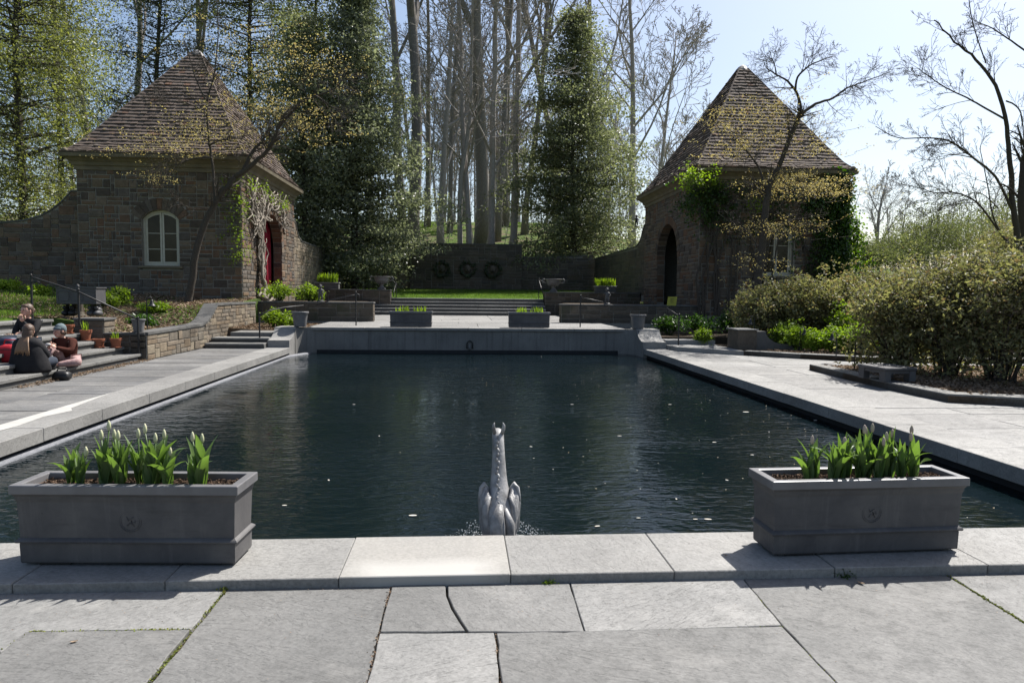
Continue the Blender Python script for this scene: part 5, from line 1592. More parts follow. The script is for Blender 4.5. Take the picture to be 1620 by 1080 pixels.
# scroll wall end at right by the steps
sw = thing('scroll_wall', 'short dark stone wall with scrolled end beside the right path', 'wall', (7.95, 18.45, .1))
G().bx(-.52, .0, -.25, .5, 0, .52, .01).build('pier', 'dark_stone', sw)
G().bx(-.56, .03, -.29, .54, .521, .56, .008).build('cap', 'flag_side', sw)
G().slab([(0.004, 0), (1.15, 0), (1.15, .13), (.9, .135), (.7, .16), (.5, .22), (.36, .31), (.28, .42), (.27, .50), (.004, .50)], lambda u, v, d: (u, d, v), -.2, .45).build('scroll_block', 'cap_stone', sw)
# small yellow notice by the right arch
sg = thing('notice_board', 'small yellow green notice by the right archway', 'sign', (7.05, 23.0, .35))
for xx in (-.13, .13): G().tube([(xx, 0, 0), (xx, 0, .85)], .012, 6).build('stake', 'iron', sg)
G().slab([(-.17, .84), (.15, .84), (.18, 1.14), (-.13, 1.14)], lambda u, v, d: (u, d, v), -.02, .0).build('board', 'sign', sg)
for k, (a, b) in enumerate(((-.05, .08), (-.06, .06), (-.05, .07))):
    G().bx(a, b, -.024, -.0215, 1.06 - k * .06, 1.075 - k * .06).build('print_line', 'iron', sg)

# ------------------------------------------------------------------ people on the steps
def head(t, c, f, s, hair, name='head', face=True):
    """c centre, f unit facing; one mesh with nose, brows, ears, chin, plus eyes and mouth"""
    az = math.atan2(f[1], f[0]) + PI / 2
    pit = f[2] if len(f) > 2 else 0
    e = Euler((-pit, 0, az))
    g = G()
    Rm = np.array(e.to_matrix())
    def put(cc, r, n=12, m=8):
        h = G().ell((0, 0, 0), r, n, m)
        v = np.concatenate(h.v) + np.array(cc)
        g.add(v @ Rm.T * s, np.concatenate(h.q), None, h.p)
    put((0, 0, .0), (.075, .092, .11), 18, 14)
    put((0, -.045, -.06), (.05, .05, .055), 14, 10)
    put((0, -.095, -.012), (.012, .018, .026), 10, 8)
    put((0, -.106, -.028), (.016, .014, .012), 10, 8)
    for q in (-1, 1):
        put((q * .076, .01, -.01), (.010, .02, .03), 10, 8)
        put((q * .032, -.078, .024), (.022, .012, .008), 8, 6)
    o = g.build(name, 'skin', t, tuple(c), smooth=True)
    def small(nm, cc, r, mat):
        h = G().ell((0, 0, 0), r, 8, 6)
        v = (np.concatenate(h.v) + np.array(cc)) @ Rm.T * s
        gg = G().add(v, np.concatenate(h.q), None, h.p)
        gg.build(nm, mat, o, smooth=True)
    for q in (-1, 1): small('eye', (q * .03, -.086, .008), (.012, .008, .006), 'black_leather')
    small('mouth', (0, -.092, -.058), (.022, .008, .005), 'red_cloth')
    return o, Rm
def hairpiece(t, c, Rm, s, parts, mat, name='hair'):
    g = G()
    for cc, r in parts:
        h = G().ell((0, 0, 0), r, 16, 10)
        v = np.concatenate(h.v); v[:, :] *= (1 + .03 * np.sin(v[:, [0]] * 160))
        g.add((v + np.array(cc)) @ Rm.T * s, np.concatenate(h.q), None, h.p)
    return g.build(name, mat, t, tuple(c), smooth=True)
def hand(g, wrist, fdir, up_, s=1.0, curl=.5):
    fdir = nrm(np.array(fdir, float)); up_ = np.array(up_, float); side = nrm(np.cross(fdir, up_)); up_ = np.cross(side, fdir)
    w = np.array(wrist, float)
    h = G().ell((0, 0, 0), (.04 * s, .045 * s, .017 * s), 10, 7)
    B = np.stack([side, fdir, up_], 1)
    g.add(np.concatenate(h.v) @ B.T + w + fdir * .04 * s, np.concatenate(h.q), None, h.p)
    for k, L in enumerate((.062, .074, .07, .054)):
        b = w + fdir * .075 * s + side * (.027 - .018 * k) * s
        m1 = b + (fdir * math.cos(curl * .5) - up_ * math.sin(curl * .5)) * L * .5 * s
        m2 = m1 + (fdir * math.cos(curl * 1.4) - up_ * math.sin(curl * 1.4)) * L * .5 * s
        g.tube([b, m1, m2], [.0088 * s, .0082 * s, .006 * s], 6)
    b = w + fdir * .02 * s + side * .04 * s
    g.tube([b, b + (fdir * .6 + side * .5) * .035 * s, b + (fdir * 1.1 + side * .45 - up_ * .3) * .055 * s], [.011 * s, .010 * s, .007 * s], 6)
    return g
def body_parts(t, J, sets):
    names = list(J)
    for nm, chains, mat in sets:
        used = []
        ed = []
        rad = {}
        for ch in chains:
            for (a, ra) in ch:
                if a not in used: used.append(a)
                rad[a] = ra
            for (a, _), (b, _) in zip(ch[:-1], ch[1:]): ed.append((used.index(a), used.index(b)))
        skin_obj(nm, [J[a] for a in used], ed, [rad[a] for a in used], mat, t, 2)

# person with knitted cap, brown jumper and pink trousers
p3 = thing('person', 'person in grey knitted cap, brown jumper and pink print trousers eating on the lowest step', 'person', (-7.24, 13.42, .152))
J = dict(pel=(0, 0, .11), bel=(-.02, -.02, .24), chest=(-.05, -.09, .40), neck=(-.065, -.13, .52), hd=(-.075, -.155, .60),
         sl=(.115, -.13, .455), sr=(-.225, -.08, .455), el=(.13, -.25, .29), er=(-.27, -.22, .28), wl=(-.03, -.42, .37), wr=(-.14, -.40, .37),
         hl=(.09, -.03, .10), hr_=(-.10, -.02, .10), kl=(.27, -.26, .10), kr=(-.14, -.36, .36), al=(-.02, -.43, .06), ar=(-.17, -.60, .05), tl=(-.12, -.50, .03), tr=(-.21, -.74, .02))
body_parts(p3, J, [('body', [[('pel', .09), ('bel', .10), ('chest', .10), ('neck', .042), ('hd', .04)], [('chest', .1), ('sl', .05), ('el', .036), ('wl', .024)], [('chest', .1), ('sr', .05), ('er', .036), ('wr', .024)], [('pel', .09), ('hl', .075), ('kl', .05), ('al', .035), ('tl', .03)], [('pel', .09), ('hr_', .075), ('kr', .05), ('ar', .035), ('tr', .03)]], 'skin'),
    ('jumper', [[('pel', .125), ('bel', .145), ('chest', .14), ('neck', .07)], [('chest', .14), ('sl', .078), ('el', .06), ('wl', .036)], [('chest', .14), ('sr', .078), ('er', .06), ('wr', .036)]], 'brown_knit'),
    ('trousers', [[('pel', .12), ('hl', .10), ('kl', .082), ('al', .05)], [('pel', .12), ('hr_', .10), ('kr', .078), ('ar', .055)]], 'pink_print')])
h3, Rm = head(p3, (-.085, -.175, .655), (-.55, -.83, -.15), 1.0, None)
hairpiece(p3, (-.085, -.175, .655), Rm, 1.0, [((0, .025, .045), (.088, .098, .09)), ((0, .05, .02), (.08, .07, .07)), ((0, -.02, .05), (.086, .07, .045))], 'beanie', 'knitted_cap')
hairpiece(p3, (-.085, -.175, .655), Rm, 1.0, [((0, .06, -.04), (.072, .05, .06)), ((.065, .01, -.02), (.018, .04, .05)), ((-.065, .01, -.02), (.018, .04, .05))], 'hair_brown', 'hair')
g = G(); hand(g, J['wl'], (-.55, -.25, .5), (0, -.5, .8)); hand(g, J['wr'], (.2, -.4, .6), (0, -.5, .8)); g.build('hands', 'skin', p3, smooth=True)
for nm, a, b in (('al', (-.06, -.47, .05), (-.15, -.54, .04)), ('ar', (-.175, -.63, .05), (-.215, -.76, .035))):
    G().tube([(a[0] + .03, a[1] + .05, a[2]), a, ((a[0] + b[0]) / 2, (a[1] + b[1]) / 2, .045), b], [.038, .042, .04, .026], 10).build('shoe', 'white_thing' if nm == 'ar' else 'black_leather', p3, smooth=True)
sn = tag(G().ell((0, 0, 0), (.05, .03, .025), 10, 6).build('sandwich', 'white_thing', None, (-7.24 - .11, 13.42 - .50, .152 + .43), smooth=True), 'pale food held in the hands of the person in the knitted cap', 'food')

# person seen from behind in a black coat
p2 = thing('person', 'person seen from behind in a black coat with long two toned hair', 'person', (-7.36, 12.38, .152))
J = dict(pel=(0, 0, .12), bel=(0, -.02, .27), chest=(0, -.03, .42), neck=(0, -.005, .56), hd=(0, .01, .63), sl=(-.17, -.02, .49), sr=(.17, -.02, .49), el=(-.25, .06, .27), er=(.25, .06, .27), wl=(-.10, .26, .26), wr=(.10, .26, .26),
         hl=(-.10, .04, .11), hr_=(.10, .04, .11), kl=(-.26, .32, .20), kr=(.24, .34, .18), al=(-.05, .42, .05), ar=(.06, .44, .05))
body_parts(p2, J, [('body', [[('pel', .1), ('bel', .1), ('chest', .11), ('neck', .045), ('hd', .04)], [('chest', .11), ('sl', .05), ('el', .037), ('wl', .025)], [('chest', .11), ('sr', .05), ('er', .037), ('wr', .025)], [('pel', .1), ('hl', .08), ('kl', .052), ('al', .036)], [('pel', .1), ('hr_', .08), ('kr', .052), ('ar', .036)]], 'skin'),
    ('trousers', [[('pel', .13), ('hl', .11), ('kl', .08), ('al', .055)], [('pel', .13), ('hr_', .11), ('kr', .08), ('ar', .055)]], 'denim'),
    ('sleeves', [[('chest', .15), ('sl', .095), ('el', .08), ('wl', .05)], [('chest', .15), ('sr', .095), ('er', .08), ('wr', .05)]], 'black_cloth')])
rings = []
for z, rx, ry, oy in ((.0, .31, .24, .02), (.05, .325, .25, .02), (.16, .31, .225, .01), (.30, .275, .19, -.005), (.42, .245, .165, -.015), (.50, .205, .14, -.01), (.555, .12, .10, 0), (.60, .075, .075, .01)):
    th = np.arange(28) * 2 * PI / 28
    wv = 1 + .03 * np.sin(th * 7 + z * 9) * (1 - z)
    rings.append(np.stack([rx * wv * np.cos(th), oy + ry * wv * np.sin(th), np.full(28, z)], 1))
G().loft(rings).build('coat', 'black_cloth', p2, smooth=True)
h2, Rm = head(p2, (0, .02, .70), (-.25, .96, 0), 1.0, None)
hairpiece(p2, (0, .02, .70), Rm, 1.0, [((0, .02, .025), (.092, .105, .105)), ((0, .075, -.06), (.085, .055, .13)), ((0, .10, -.15), (.085, .04, .12))], 'hair_brown')
g = G(); rng = np.random.default_rng(4)
for k in range(40):
    x = rng.uniform(-.11, .11); g.tube([(x * .55, -.10, .60), (x * .8, -.155, .50), (x * 1.0, -.185, .40), (x * 1.15 + rng.normal(0, .01), -.195, .32 + rng.uniform(-.03, .04))], [.014, .016, .014, .003], 5)
g.build('hair_ends', 'hair_blond', p2, smooth=True)

# person with hand to mouth, dark top
p1 = thing('person', 'person in a dark top sitting highest with one hand raised to the mouth', 'person', (-8.02, 13.55, .452))
J = dict(pel=(0, 0, .11), bel=(.0, -.02, .27), chest=(0, -.03, .44), neck=(0, -.04, .57), hd=(0, -.05, .64), sl=(.165, -.03, .50), sr=(-.165, -.03, .50), el=(.16, -.20, .30), er=(-.19, -.16, .28), wl=(.03, -.24, .52), wr=(.02, -.25, .30),
         hl=(.10, -.02, .10), hr_=(-.10, -.02, .10), kl=(.22, -.40, .09), kr=(.05, -.44, .09), al=(.40, -.42, -.26), ar=(.25, -.48, -.26), tl=(.50, -.48, -.27), tr=(.34, -.56, -.27))
body_parts(p1, J, [('body', [[('pel', .1), ('bel', .095), ('chest', .10), ('neck', .042), ('hd', .04)], [('chest', .1), ('sl', .05), ('el', .036), ('wl', .024)], [('chest', .1), ('sr', .05), ('er', .036), ('wr', .024)], [('pel', .1), ('hl', .078), ('kl', .052), ('al', .036), ('tl', .03)], [('pel', .1), ('hr_', .078), ('kr', .052), ('ar', .036), ('tr', .03)]], 'skin'),
    ('top', [[('pel', .125), ('bel', .13), ('chest', .135), ('neck', .06)], [('chest', .135), ('sl', .074), ('el', .055), ('wl', .03)], [('chest', .135), ('sr', .074), ('er', .055), ('wr', .034)]], 'black_cloth'),
    ('jeans', [[('pel', .12), ('hl', .10), ('kl', .072), ('al', .05)], [('pel', .12), ('hr_', .10), ('kr', .072), ('ar', .05)]], 'denim')])
h1, Rm = head(p1, (-.005, -.075, .715), (-.35, -.94, .0), 1.0, None)
hairpiece(p1, (-.005, -.075, .715), Rm, 1.0, [((0, .03, .035), (.088, .095, .098)), ((0, .07, -.01), (.07, .06, .08)), ((0, -.035, .085), (.07, .05, .03)), ((.0, .12, .0), (.045, .045, .05))], 'hair_brown')
g = G(); hand(g, J['wl'], (-.35, -.2, .85), (.2, -.9, 0), 1.05, .7); hand(g, J['wr'], (-1, -.1, .1), (0, -.3, .9)); g.build('hands', 'skin', p1, smooth=True)
for a, b in (((.42, -.43, -.27), (.53, -.50, -.27)), ((.27, -.50, -.27), (.37, -.59, -.27))):
    G().tube([(a[0] - .05, a[1] + .03, a[2] + .02), a, ((a[0] + b[0]) / 2, (a[1] + b[1]) / 2, -.268), b], [.036, .040, .037, .024], 10).build('shoe', 'black_leather', p1, smooth=True)
tr_ = thing('food_tray', 'shallow pale food tray held beside the person in the dark top', 'tray', (-8.08, 13.10, .70))
G().loft([[(-.14, -.08, 0), (.14, -.08, 0), (.14, .08, 0), (-.14, .08, 0)], [(-.16, -.10, .045), (.16, -.10, .045), (.16, .10, .045), (-.16, .10, .045)], [(-.15, -.09, .045), (.15, -.09, .045), (.15, .09, .045), (-.15, .09, .045)], [(-.13, -.07, .012), (.13, -.07, .012), (.13, .07, .012), (-.13, .07, .012)]]).build('tray_body', 'white_thing', tr_)
g = G(); rng = np.random.default_rng(3)
for k in range(14): g.ell((rng.uniform(-.1, .1), rng.uniform(-.05, .05), .035), tuple(rng.uniform(.015, .03, 3)), 7, 5)
g.build('food', 'hair_blond', tr_, smooth=True)
G().tube([(0, .02, 0), (-.02, .2, -.05), (0, .35, -.12)], .02, 6).build('tray_support', 'black_cloth', tr_)

def bag(name, label, loc, size, mat, seed, strap=True, cat='bag'):
    t = thing(name, label, cat, loc)
    rng = np.random.default_rng(seed)
    rings = []
    for f, k in ((0, .86), (.08, 1), (.4, 1.04), (.75, .96), (.95, .7), (1.0, .4)):
        th = np.arange(22) * 2 * PI / 22
        r = 1 + .04 * np.sin(th * 3 + f * 5 + seed)
        sq = (np.abs(np.cos(th)) ** 4 + np.abs(np.sin(th)) ** 4) ** -.25
        rings.append(np.stack([size[0] / 2 * k * r * sq * np.cos(th), size[1] / 2 * k * r * sq * np.sin(th), np.full(22, f * size[2])], 1))
    G().loft(rings).build('bag_body', mat, t, smooth=True)
    if strap: G().tube([(-size[0] * .3, 0, size[2] * .9), (-size[0] * .25, .02, size[2] * 1.25), (size[0] * .25, .02, size[2] * 1.25), (size[0] * .3, 0, size[2] * .9)], .012, 7).build('strap', mat, t, smooth=True)
    G().tube([(-size[0] * .42, -size[1] * .42, size[2] * .7), (0, -size[1] * .54, size[2] * .74), (size[0] * .42, -size[1] * .42, size[2] * .7)], .006, 6).build('zip', 'iron', t)
    return t
bag('red_bag', 'bright red bag beside the person in the black coat', (-7.82, 12.62, .304), (.34, .26, .30), 'red_cloth', 1)
bag('navy_bag', 'navy bag with a white patch at the left frame edge', (-7.98, 12.85, .454), (.30, .24, .26), 'navy', 2, False)
G().ell((.03, -.125, .10), (.06, .012, .05), 12, 8).build('white_patch', 'white_thing', bpy.data.objects['navy_bag'], smooth=True)
bag('black_handbag', 'black handbag on the paving in front of the steps', (-6.93, 12.55, .0), (.28, .18, .15), 'black_leather', 3)
bag('dark_bag', 'small dark bag between the two nearest people on the step', (-7.24, 12.72, .152), (.20, .16, .18), 'black_cloth', 4)

# ------------------------------------------------------------------ vegetation
def at(px, py, y):
    d = fw + r2 * ((px - 810) / 1100) - u2 * ((py - 540) / 1100)
    p = Vector((0, 0, 1.6)) + d * (y / d.y)
    return np.array([p.x, p.y, p.z])
def ground_at(x, y):
    return float(hill(x, y))
def crown_obj(t, rng, centers, per, spread, size, mat, aspect=.55, flat=.0, name='crown', droop=0.0, origin=None):
    c = np.repeat(np.asarray(centers), per, 0)
    c = c + rng.normal(0, 1, c.shape) * np.asarray(spread)
    v, tr = leaves(rng, c, size, aspect, flat, .4, droop)
    if origin is not None: v = v - np.asarray(origin)
    return G().add(v, None, tr).build(name, mat, t)

def evergreen(name, label, x, y, zb, H, rad, seed, leafmat, n_br, per, leaf, trunk_r=.22, shape='cone', low=.08, spread=.30, barkmat='bark_dog', droop=.25, aspect=.5, lean=0.0, thin=1.0):
    rng = np.random.default_rng(seed)
    t = thing(name, label, 'tree', (x, y, zb))
    n = 12
    zz = np.linspace(0, H, n)
    wob = np.cumsum(rng.normal(0, .05, (n, 2)), 0) * (H / 15)
    tp = np.c_[wob[:, 0] + lean * zz, wob[:, 1], zz]
    G().tube(tp, np.linspace(trunk_r, .02, n), 8).build('trunk', barkmat, t)
    br = G(); cen = []
    for k in range(n_br):
        f = low + (1 - low) * (k + rng.random()) / n_br
        z = f * H
        if shape == 'cone': rr = rad * (1 - f) ** .75 * (.55 + .9 * min(1, f / .18)) if f < .18 else rad * (1 - f) ** .75 * 1.25
        elif shape == 'column': rr = rad * min(1, (1 - f) * 2.6 + .15) * min(1, .55 + f * 2)
        elif shape == 'tall': rr = rad * min(1, (1 - f) * 1.75 + .10) * min(1, .6 + f * 2)
        elif shape == 'dome': rr = rad * min(1.0, ((1 - f) * 1.35) ** .8 + .06) * min(1, .6 + f * 2)
        else: rr = rad * math.sin(PI * min(1, .12 + f * .9)) ** .6
        a = rng.uniform(0, 2 * PI)
        rr *= rng.uniform(.55, 1.15) * (1 + .22 * math.sin(a * 2 + f * 9 + seed) + .16 * math.sin(a * 3 - f * 21 + seed * 1.7))
        base = np.array([np.interp(z, zz, tp[:, 0]), np.interp(z, zz, tp[:, 1]), z])
        m = 5
        s = np.linspace(0, 1, m)
        upk = rng.uniform(.05, .45) * rr
        pts = base + np.stack([np.cos(a) * rr * s, np.sin(a) * rr * s, upk * s - droop * rr * s ** 2], 1) + np.cumsum(rng.normal(0, .035 * rr, (m, 3)), 0) * s[:, None]
        br.tube(pts[:4], np.linspace(.018 + .006 * rr, .006, 4), 4, False)
        nk = max(3, int(rr / .52))
        for q in range(nk):
            u = rng.uniform(.22, 1.0)
            c = np.array([np.interp(u, s, pts[:, i]) for i in range(3)]) + rng.normal(0, .16 + .05 * rr, 3) * np.array([1, 1, .45])
            cen.append(c)
    br.build('limbs', barkmat, t)['kind'] = 'stuff'
    cen = np.array(cen)
    if thin < 1: cen = cen[rng.random(len(cen)) < thin]
    o = crown_obj(t, rng, cen, int(per * 1.5), np.array([spread * 1.05, spread * 1.05, spread * .34]), leaf, leafmat, aspect, .15)
    return t

def bare_tree(name, label, base, H, r, seed, mat='bark_grey', c=None, lean=(0, 0), minr=.006, group=None):
    rng = np.random.default_rng(seed)
    c = c or BARE
    c = dict(c); c['minr'] = minr
    t = thing(name, label, 'tree', tuple(base), 0, group)
    out = []; tips = []
    grow(rng, np.zeros(3), nrm(np.array([lean[0], lean[1], 1.0])), H, r, 0, c, out, tips)
    # flare at the foot
    p0, r0, n0 = out[0]
    r0 = r0.copy(); r0[0] *= 1.35
    G().tube(p0, r0, 9).build('trunk', mat, t, smooth=True)
    skin_branches(out[1:]).build('limbs', mat, t)['kind'] = 'stuff'
    return t, tips

# evergreens
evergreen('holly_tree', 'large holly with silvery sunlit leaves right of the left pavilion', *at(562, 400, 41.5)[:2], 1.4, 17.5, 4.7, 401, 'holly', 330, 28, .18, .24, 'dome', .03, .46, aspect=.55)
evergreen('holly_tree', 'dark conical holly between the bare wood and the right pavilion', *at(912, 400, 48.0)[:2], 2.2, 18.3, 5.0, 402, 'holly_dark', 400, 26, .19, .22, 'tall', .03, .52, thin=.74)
evergreen('holly_tree', 'tall yellow green evergreen at the left frame edge', *at(30, 300, 31.0)[:2], 1.2, 24, 4.2, 403, 'evergreen', 420, 30, .12, .20, 'column', .02, .55, thin=.82)
evergreen('holly_tree', 'slim yellow green evergreen left of the left pavilion roof', *at(92, 300, 38.0)[:2], 1.2, 26, 2.9, 404, 'evergreen', 230, 30, .13, .19, 'column', .05, .50, thin=.58)
evergreen('hemlock_tree', 'dark open hemlock behind the left pavilion roof', *at(250, 200, 44.0)[:2], 1.6, 27, 5.6, 405, 'hemlock', 260, 26, .15, .22, 'cone', .20, .52, droop=.1, thin=.55, aspect=.35)
evergreen('hemlock_tree', 'pale green evergreen towering behind the left pavilion apex', *at(395, 200, 46.0)[:2], 1.6, 30, 5.2, 406, 'evergreen', 270, 26, .16, .23, 'column', .2, .58, thin=.52)
evergreen('hemlock_tree', 'dark evergreen behind the archway side of the left pavilion', *at(478, 300, 40.0)[:2], 1.4, 15, 3.1, 407, 'holly_dark', 180, 26, .20, .21, 'column', .04, .5, thin=.75)
evergreen('hemlock_tree', 'tall green evergreen behind the silvery holly', *at(505, 200, 52.0)[:2], 3.0, 30, 4.6, 408, 'evergreen', 210, 24, .2, .25, 'column', .2, .58, thin=.55)

# tall bare trees in the wood behind the lawn
TALL = cfg(start=[.22, .25, .2, .15, .1], kids=[14, 6, 5, 3], lr=[.26, .55, .5, .5], ang=[.75, .65, .7, .8])
FORK = cfg(start=[.42, .2, .2, .15, .1], kids=[9, 7, 5, 3], lr=[.55, .5, .5, .5], ang=[.42, .6, .7, .8], rr=[.62, .5, .55, .6], tip=[.35, .15, .25, .3, .5])
THIN = cfg(max=3, start=[.3, .2, .2, .15, .1], kids=[13, 6, 5, 4], lr=[.26, .5, .5, .5], ang=[.6, .7, .75, .8])
def wood(px, y, H, r, seed, label, c=TALL, lean=(0, 0), mat='bark_grey', minr=.019, name='bare_tree'):
    p = at(px, 350, y)
    z = ground_at(p[0], p[1]) - .15
    return bare_tree(name, label, (p[0], p[1], z), H, r, seed, mat, c, lean, minr, 'bare trees of the wood behind the lawn')
wood(652, 53, 36, .50, 500, 'stout bare tree forking high beside the silvery holly', FORK, (.005, 0))
wood(640, 60, 36, .42, 501, 'tall bare tree partly hidden by the silvery holly', FORK, (-.03, 0))
wood(764, 63, 38, .66, 502, 'thickest bare trunk in the middle of the wood', FORK, (0, 0), 'bark_grey')
wood(728, 48.5, 22, .20, 503, 'slender crooked pale trunk left of the thickest trunk', cfg(wander=[.07, .09, .13, .15, .16], start=[.35, .25, .2, .15, .1], kids=[10, 6, 5, 4], lr=[.3, .55, .5, .5]), (-.02, 0), 'bark_pale')
wood(743, 47.8, 26, .22, 504, 'straight pale trunk just behind the tall back wall', TALL, (-.01, 0), 'bark_pale')
wood(775, 48.5, 27, .27, 505, 'straight pale trunk right of the thickest trunk', TALL, (.005, 0), 'bark_pale')
wood(810, 50, 27, .28, 506, 'pale trunk leaning beside the dark conical holly', FORK, (.045, 0), 'bark_pale')
wood(697, 60, 30, .30, 507, 'bare trunk at the left of the open wood', TALL, (.0, 0), 'bark_pale')
wood(786, 66, 33, .34, 508, 'bare trunk forking behind the pale right trunk', FORK, (.01, 0))
wood(712, 70, 31, .27, 509, 'thin bare trunk further back at left', TALL, (.01, 0))
wood(676, 74, 33, .30, 510, 'bare trunk against the bright gap by the holly', TALL, (0, 0))
wood(800, 76, 33, .34, 511, 'far bare trunk at right of the wood', TALL, (0, 0))
wood(830, 70, 33, .32, 512, 'bare tree rising behind the dark conical holly', FORK, (.03, 0))
wood(1000, 64, 27, .36, 513, 'spreading bare tree between the conical holly and the right pavilion', cfg(start=[.25, .2, .2, .15, .1], kids=[13, 7, 6, 4], lr=[.36, .5, .5, .5], ang=[.6, .7, .7, .8]), (.0, 0), 'bark_pale', .022)
wood(935, 72, 35, .40, 514, 'tall bare tree behind the top of the conical holly', cfg(start=[.35, .2, .2, .15, .1], kids=[12, 7, 6, 4], lr=[.45, .5, .5, .5], ang=[.55, .7, .7, .8]), (0, 0), 'bark_pale', .022)
wood(880, 80, 36, .40, 515, 'tall bare tree far behind the conical holly', FORK, (0, 0))
wood(1035, 85, 26, .30, 516, 'hazy bare tree beside the right pavilion roof', cfg(start=[.2, .2, .2, .15, .1], kids=[13, 7, 6, 4], lr=[.5, .5, .5, .5], ang=[.7, .7, .7, .8]), (0, 0), 'bark_pale', .026)
wood(735, 92, 33, .33, 517, 'distant bare tree in the middle of the wood', TALL, (0, 0), 'bark_grey', .027)
wood(655, 95, 33, .33, 518, 'distant bare tree behind the stout forked tree', TALL, (0, 0), 'bark_grey', .027)
wood(585, 75, 36, .36, 519, 'bare tree above the silvery holly', FORK, (0, 0))
wood(150, 55, 30, .30, 520, 'slim bare tree in the gap left of the left pavilion roof', TALL, (-.03, 0), 'bark_grey')
wood(215, 70, 34, .36, 521, 'bare tree behind the open hemlock', FORK, (0, 0))
wood(120, 60, 30, .2, 522, 'straight thin trunk left of the left pavilion roof', TALL, (0, 0), 'bark_grey')
wood(330, 66, 34, .34, 523, 'bare tree behind the left pavilion apex', FORK, (0, 0))
rngt = np.random.default_rng(9)
# understory of thin saplings: a far wood that reads as one mass
def understory():
    rng = np.random.default_rng(33)
    g = G()
    for k in range(64):
        px = (rng.uniform(655, 860) if k % 2 else rng.uniform(860, 1085)) if k % 6 else rng.uniform(0, 640)
        y = rng.uniform(88, 125)
        p = at(px, 350, y); z = ground_at(p[0], p[1]) - .2
        out = []; tips = []
        c = dict(THIN); c['minr'] = .027; c['kids'] = [15, 6, 6, 4]; c['sides'] = [4, 3, 3, 3, 3]; c['seg'] = [6, 3, 2, 1, 1]
        grow(rng, np.array([p[0], p[1], z]), nrm(np.array([rng.normal(0, .04), 0, 1])), rng.uniform(14, 30) * (.75 if px > 980 else 1), rng.uniform(.12, .26), 0, c, out, tips)
        skin_branches(out, g)
    o = g.build('far_wood', 'bark_pale')
    stuff(o, 'hazy mass of thin bare saplings far behind the lawn', 'wood')
understory()
def far_brush():
    rng = np.random.default_rng(34)
    g = G()
    for k in range(95):
        px = rng.uniform(650, 1080); y = rng.uniform(56, 95)
        p = at(px, 350, y); z = ground_at(p[0], p[1]) - .1
        out = []; tips = []
        c = dict(THIN); c['max'] = 2; c['minr'] = .017; c['kids'] = [6, 4, 4, 4]; c['sides'] = [4, 3, 3, 3, 3]; c['seg'] = [5, 3, 3, 3, 3]
        grow(rng, np.array([p[0], p[1], z]), nrm(np.array([rng.normal(0, .15), 0, 1])), rng.uniform(3, 10), .035, 0, c, out, tips)
        skin_branches(out, g)
    stuff(g.build('brushwood', 'bark_pale'), 'thin leafless brushwood under the trees behind the back wall', 'undergrowth')
far_brush()

# big bare tree at the right edge, limbs reaching left
def limb_tree(name, label, y, limbs, mat, seed, kids, twig_len, levels=2, base=None, sides=7, minr=.005, yspread=.6, group=None, twig_ang=.7, trop=.25, twig_r=.45):
    """limbs: list of ([(px, py), ...], r0, r1[, y offset at the end])"""
    rng = np.random.default_rng(seed)
    first = at(*limbs[0][0][0], y)
    t = thing(name, label, 'tree', tuple(base if base is not None else first), 0, group)
    o0 = np.array(base if base is not None else first)
    lg = G(); out = []; tips = []; trunk = None
    c = cfg(max=levels, seg=[4, 3, 2, 2], wander=[.13, .16, .18, .18], trop=[trop, trop * .7, .1, .1], tip=[.25, .3, .5, .5], sides=[4, 3, 3, 3], start=[.15, .15, .1, .1], kids=[5, 4, 3], ang=[twig_ang] * 4, rr=[.6, .6, .6, .6], lr=[.5, .5, .5, .5], minr=minr)
    for li, L in enumerate(limbs):
        pts, r0, r1 = L[0], L[1], L[2]
        yo = L[3] if len(L) > 3 else 0.0; ys = L[4] if len(L) > 4 else 0.0
        n = len(pts)
        q = np.array([at(px, py, y + ys + (yo - ys) * (i / (n - 1))) for i, (px, py) in enumerate(pts)]) - o0
        # resample smoothly
        s = np.linspace(0, n - 1, (n - 1) * 4 + 1)
        # catmull-rom
        qq = []
        for v in s:
            i = min(int(v), n - 2); f = v - i
            p0 = q[max(i - 1, 0)]; p1 = q[i]; p2 = q[i + 1]; p3_ = q[min(i + 2, n - 1)]
            qq.append(.5 * ((2 * p1) + (-p0 + p2) * f + (2 * p0 - 5 * p1 + 4 * p2 - p3_) * f ** 2 + (-p0 + 3 * p1 - 3 * p2 + p3_) * f ** 3))
        qq = np.array(qq)
        qq[1:-1] += rng.normal(0, .12 * r0, (len(qq) - 2, 3))
        rad = np.linspace(r0, r1, len(qq))
        if li == 0: trunk = (qq, rad)
        else: G().tube(qq, rad, sides, True).build('limb', mat, t, smooth=True)
        m = int(kids * (1 if li else .35) * max(1, len(qq) / 8))
        for k in range(m):
            f = rng.uniform(.3 if li else .6, 1.0); x = f * (len(qq) - 1); i = min(int(x), len(qq) - 2)
            p = qq[i] + (qq[i + 1] - qq[i]) * (x - i)
            ax = nrm(qq[i + 1] - qq[i])
            pr = rng.normal(0, 1, 3); pr[1] *= yspread; pr -= ax * (pr @ ax); pr = nrm(pr)
            an = twig_ang * rng.uniform(.6, 1.4)
            grow(rng, p, nrm(ax * math.cos(an) + pr * math.sin(an)), twig_len * rng.uniform(.4, 1.2) * (1.2 - .6 * f), max(minr * 1.5, rad[i] * twig_r), 0, c, out, tips)
    tr = trunk[1].copy(); tr[0] *= 1.25
    G().tube(trunk[0], tr, 10).build('trunk', mat, t, smooth=True)
    skin_branches(out).build('twigs', mat, t)['kind'] = 'stuff'
    return t, np.array(tips) , o0, out
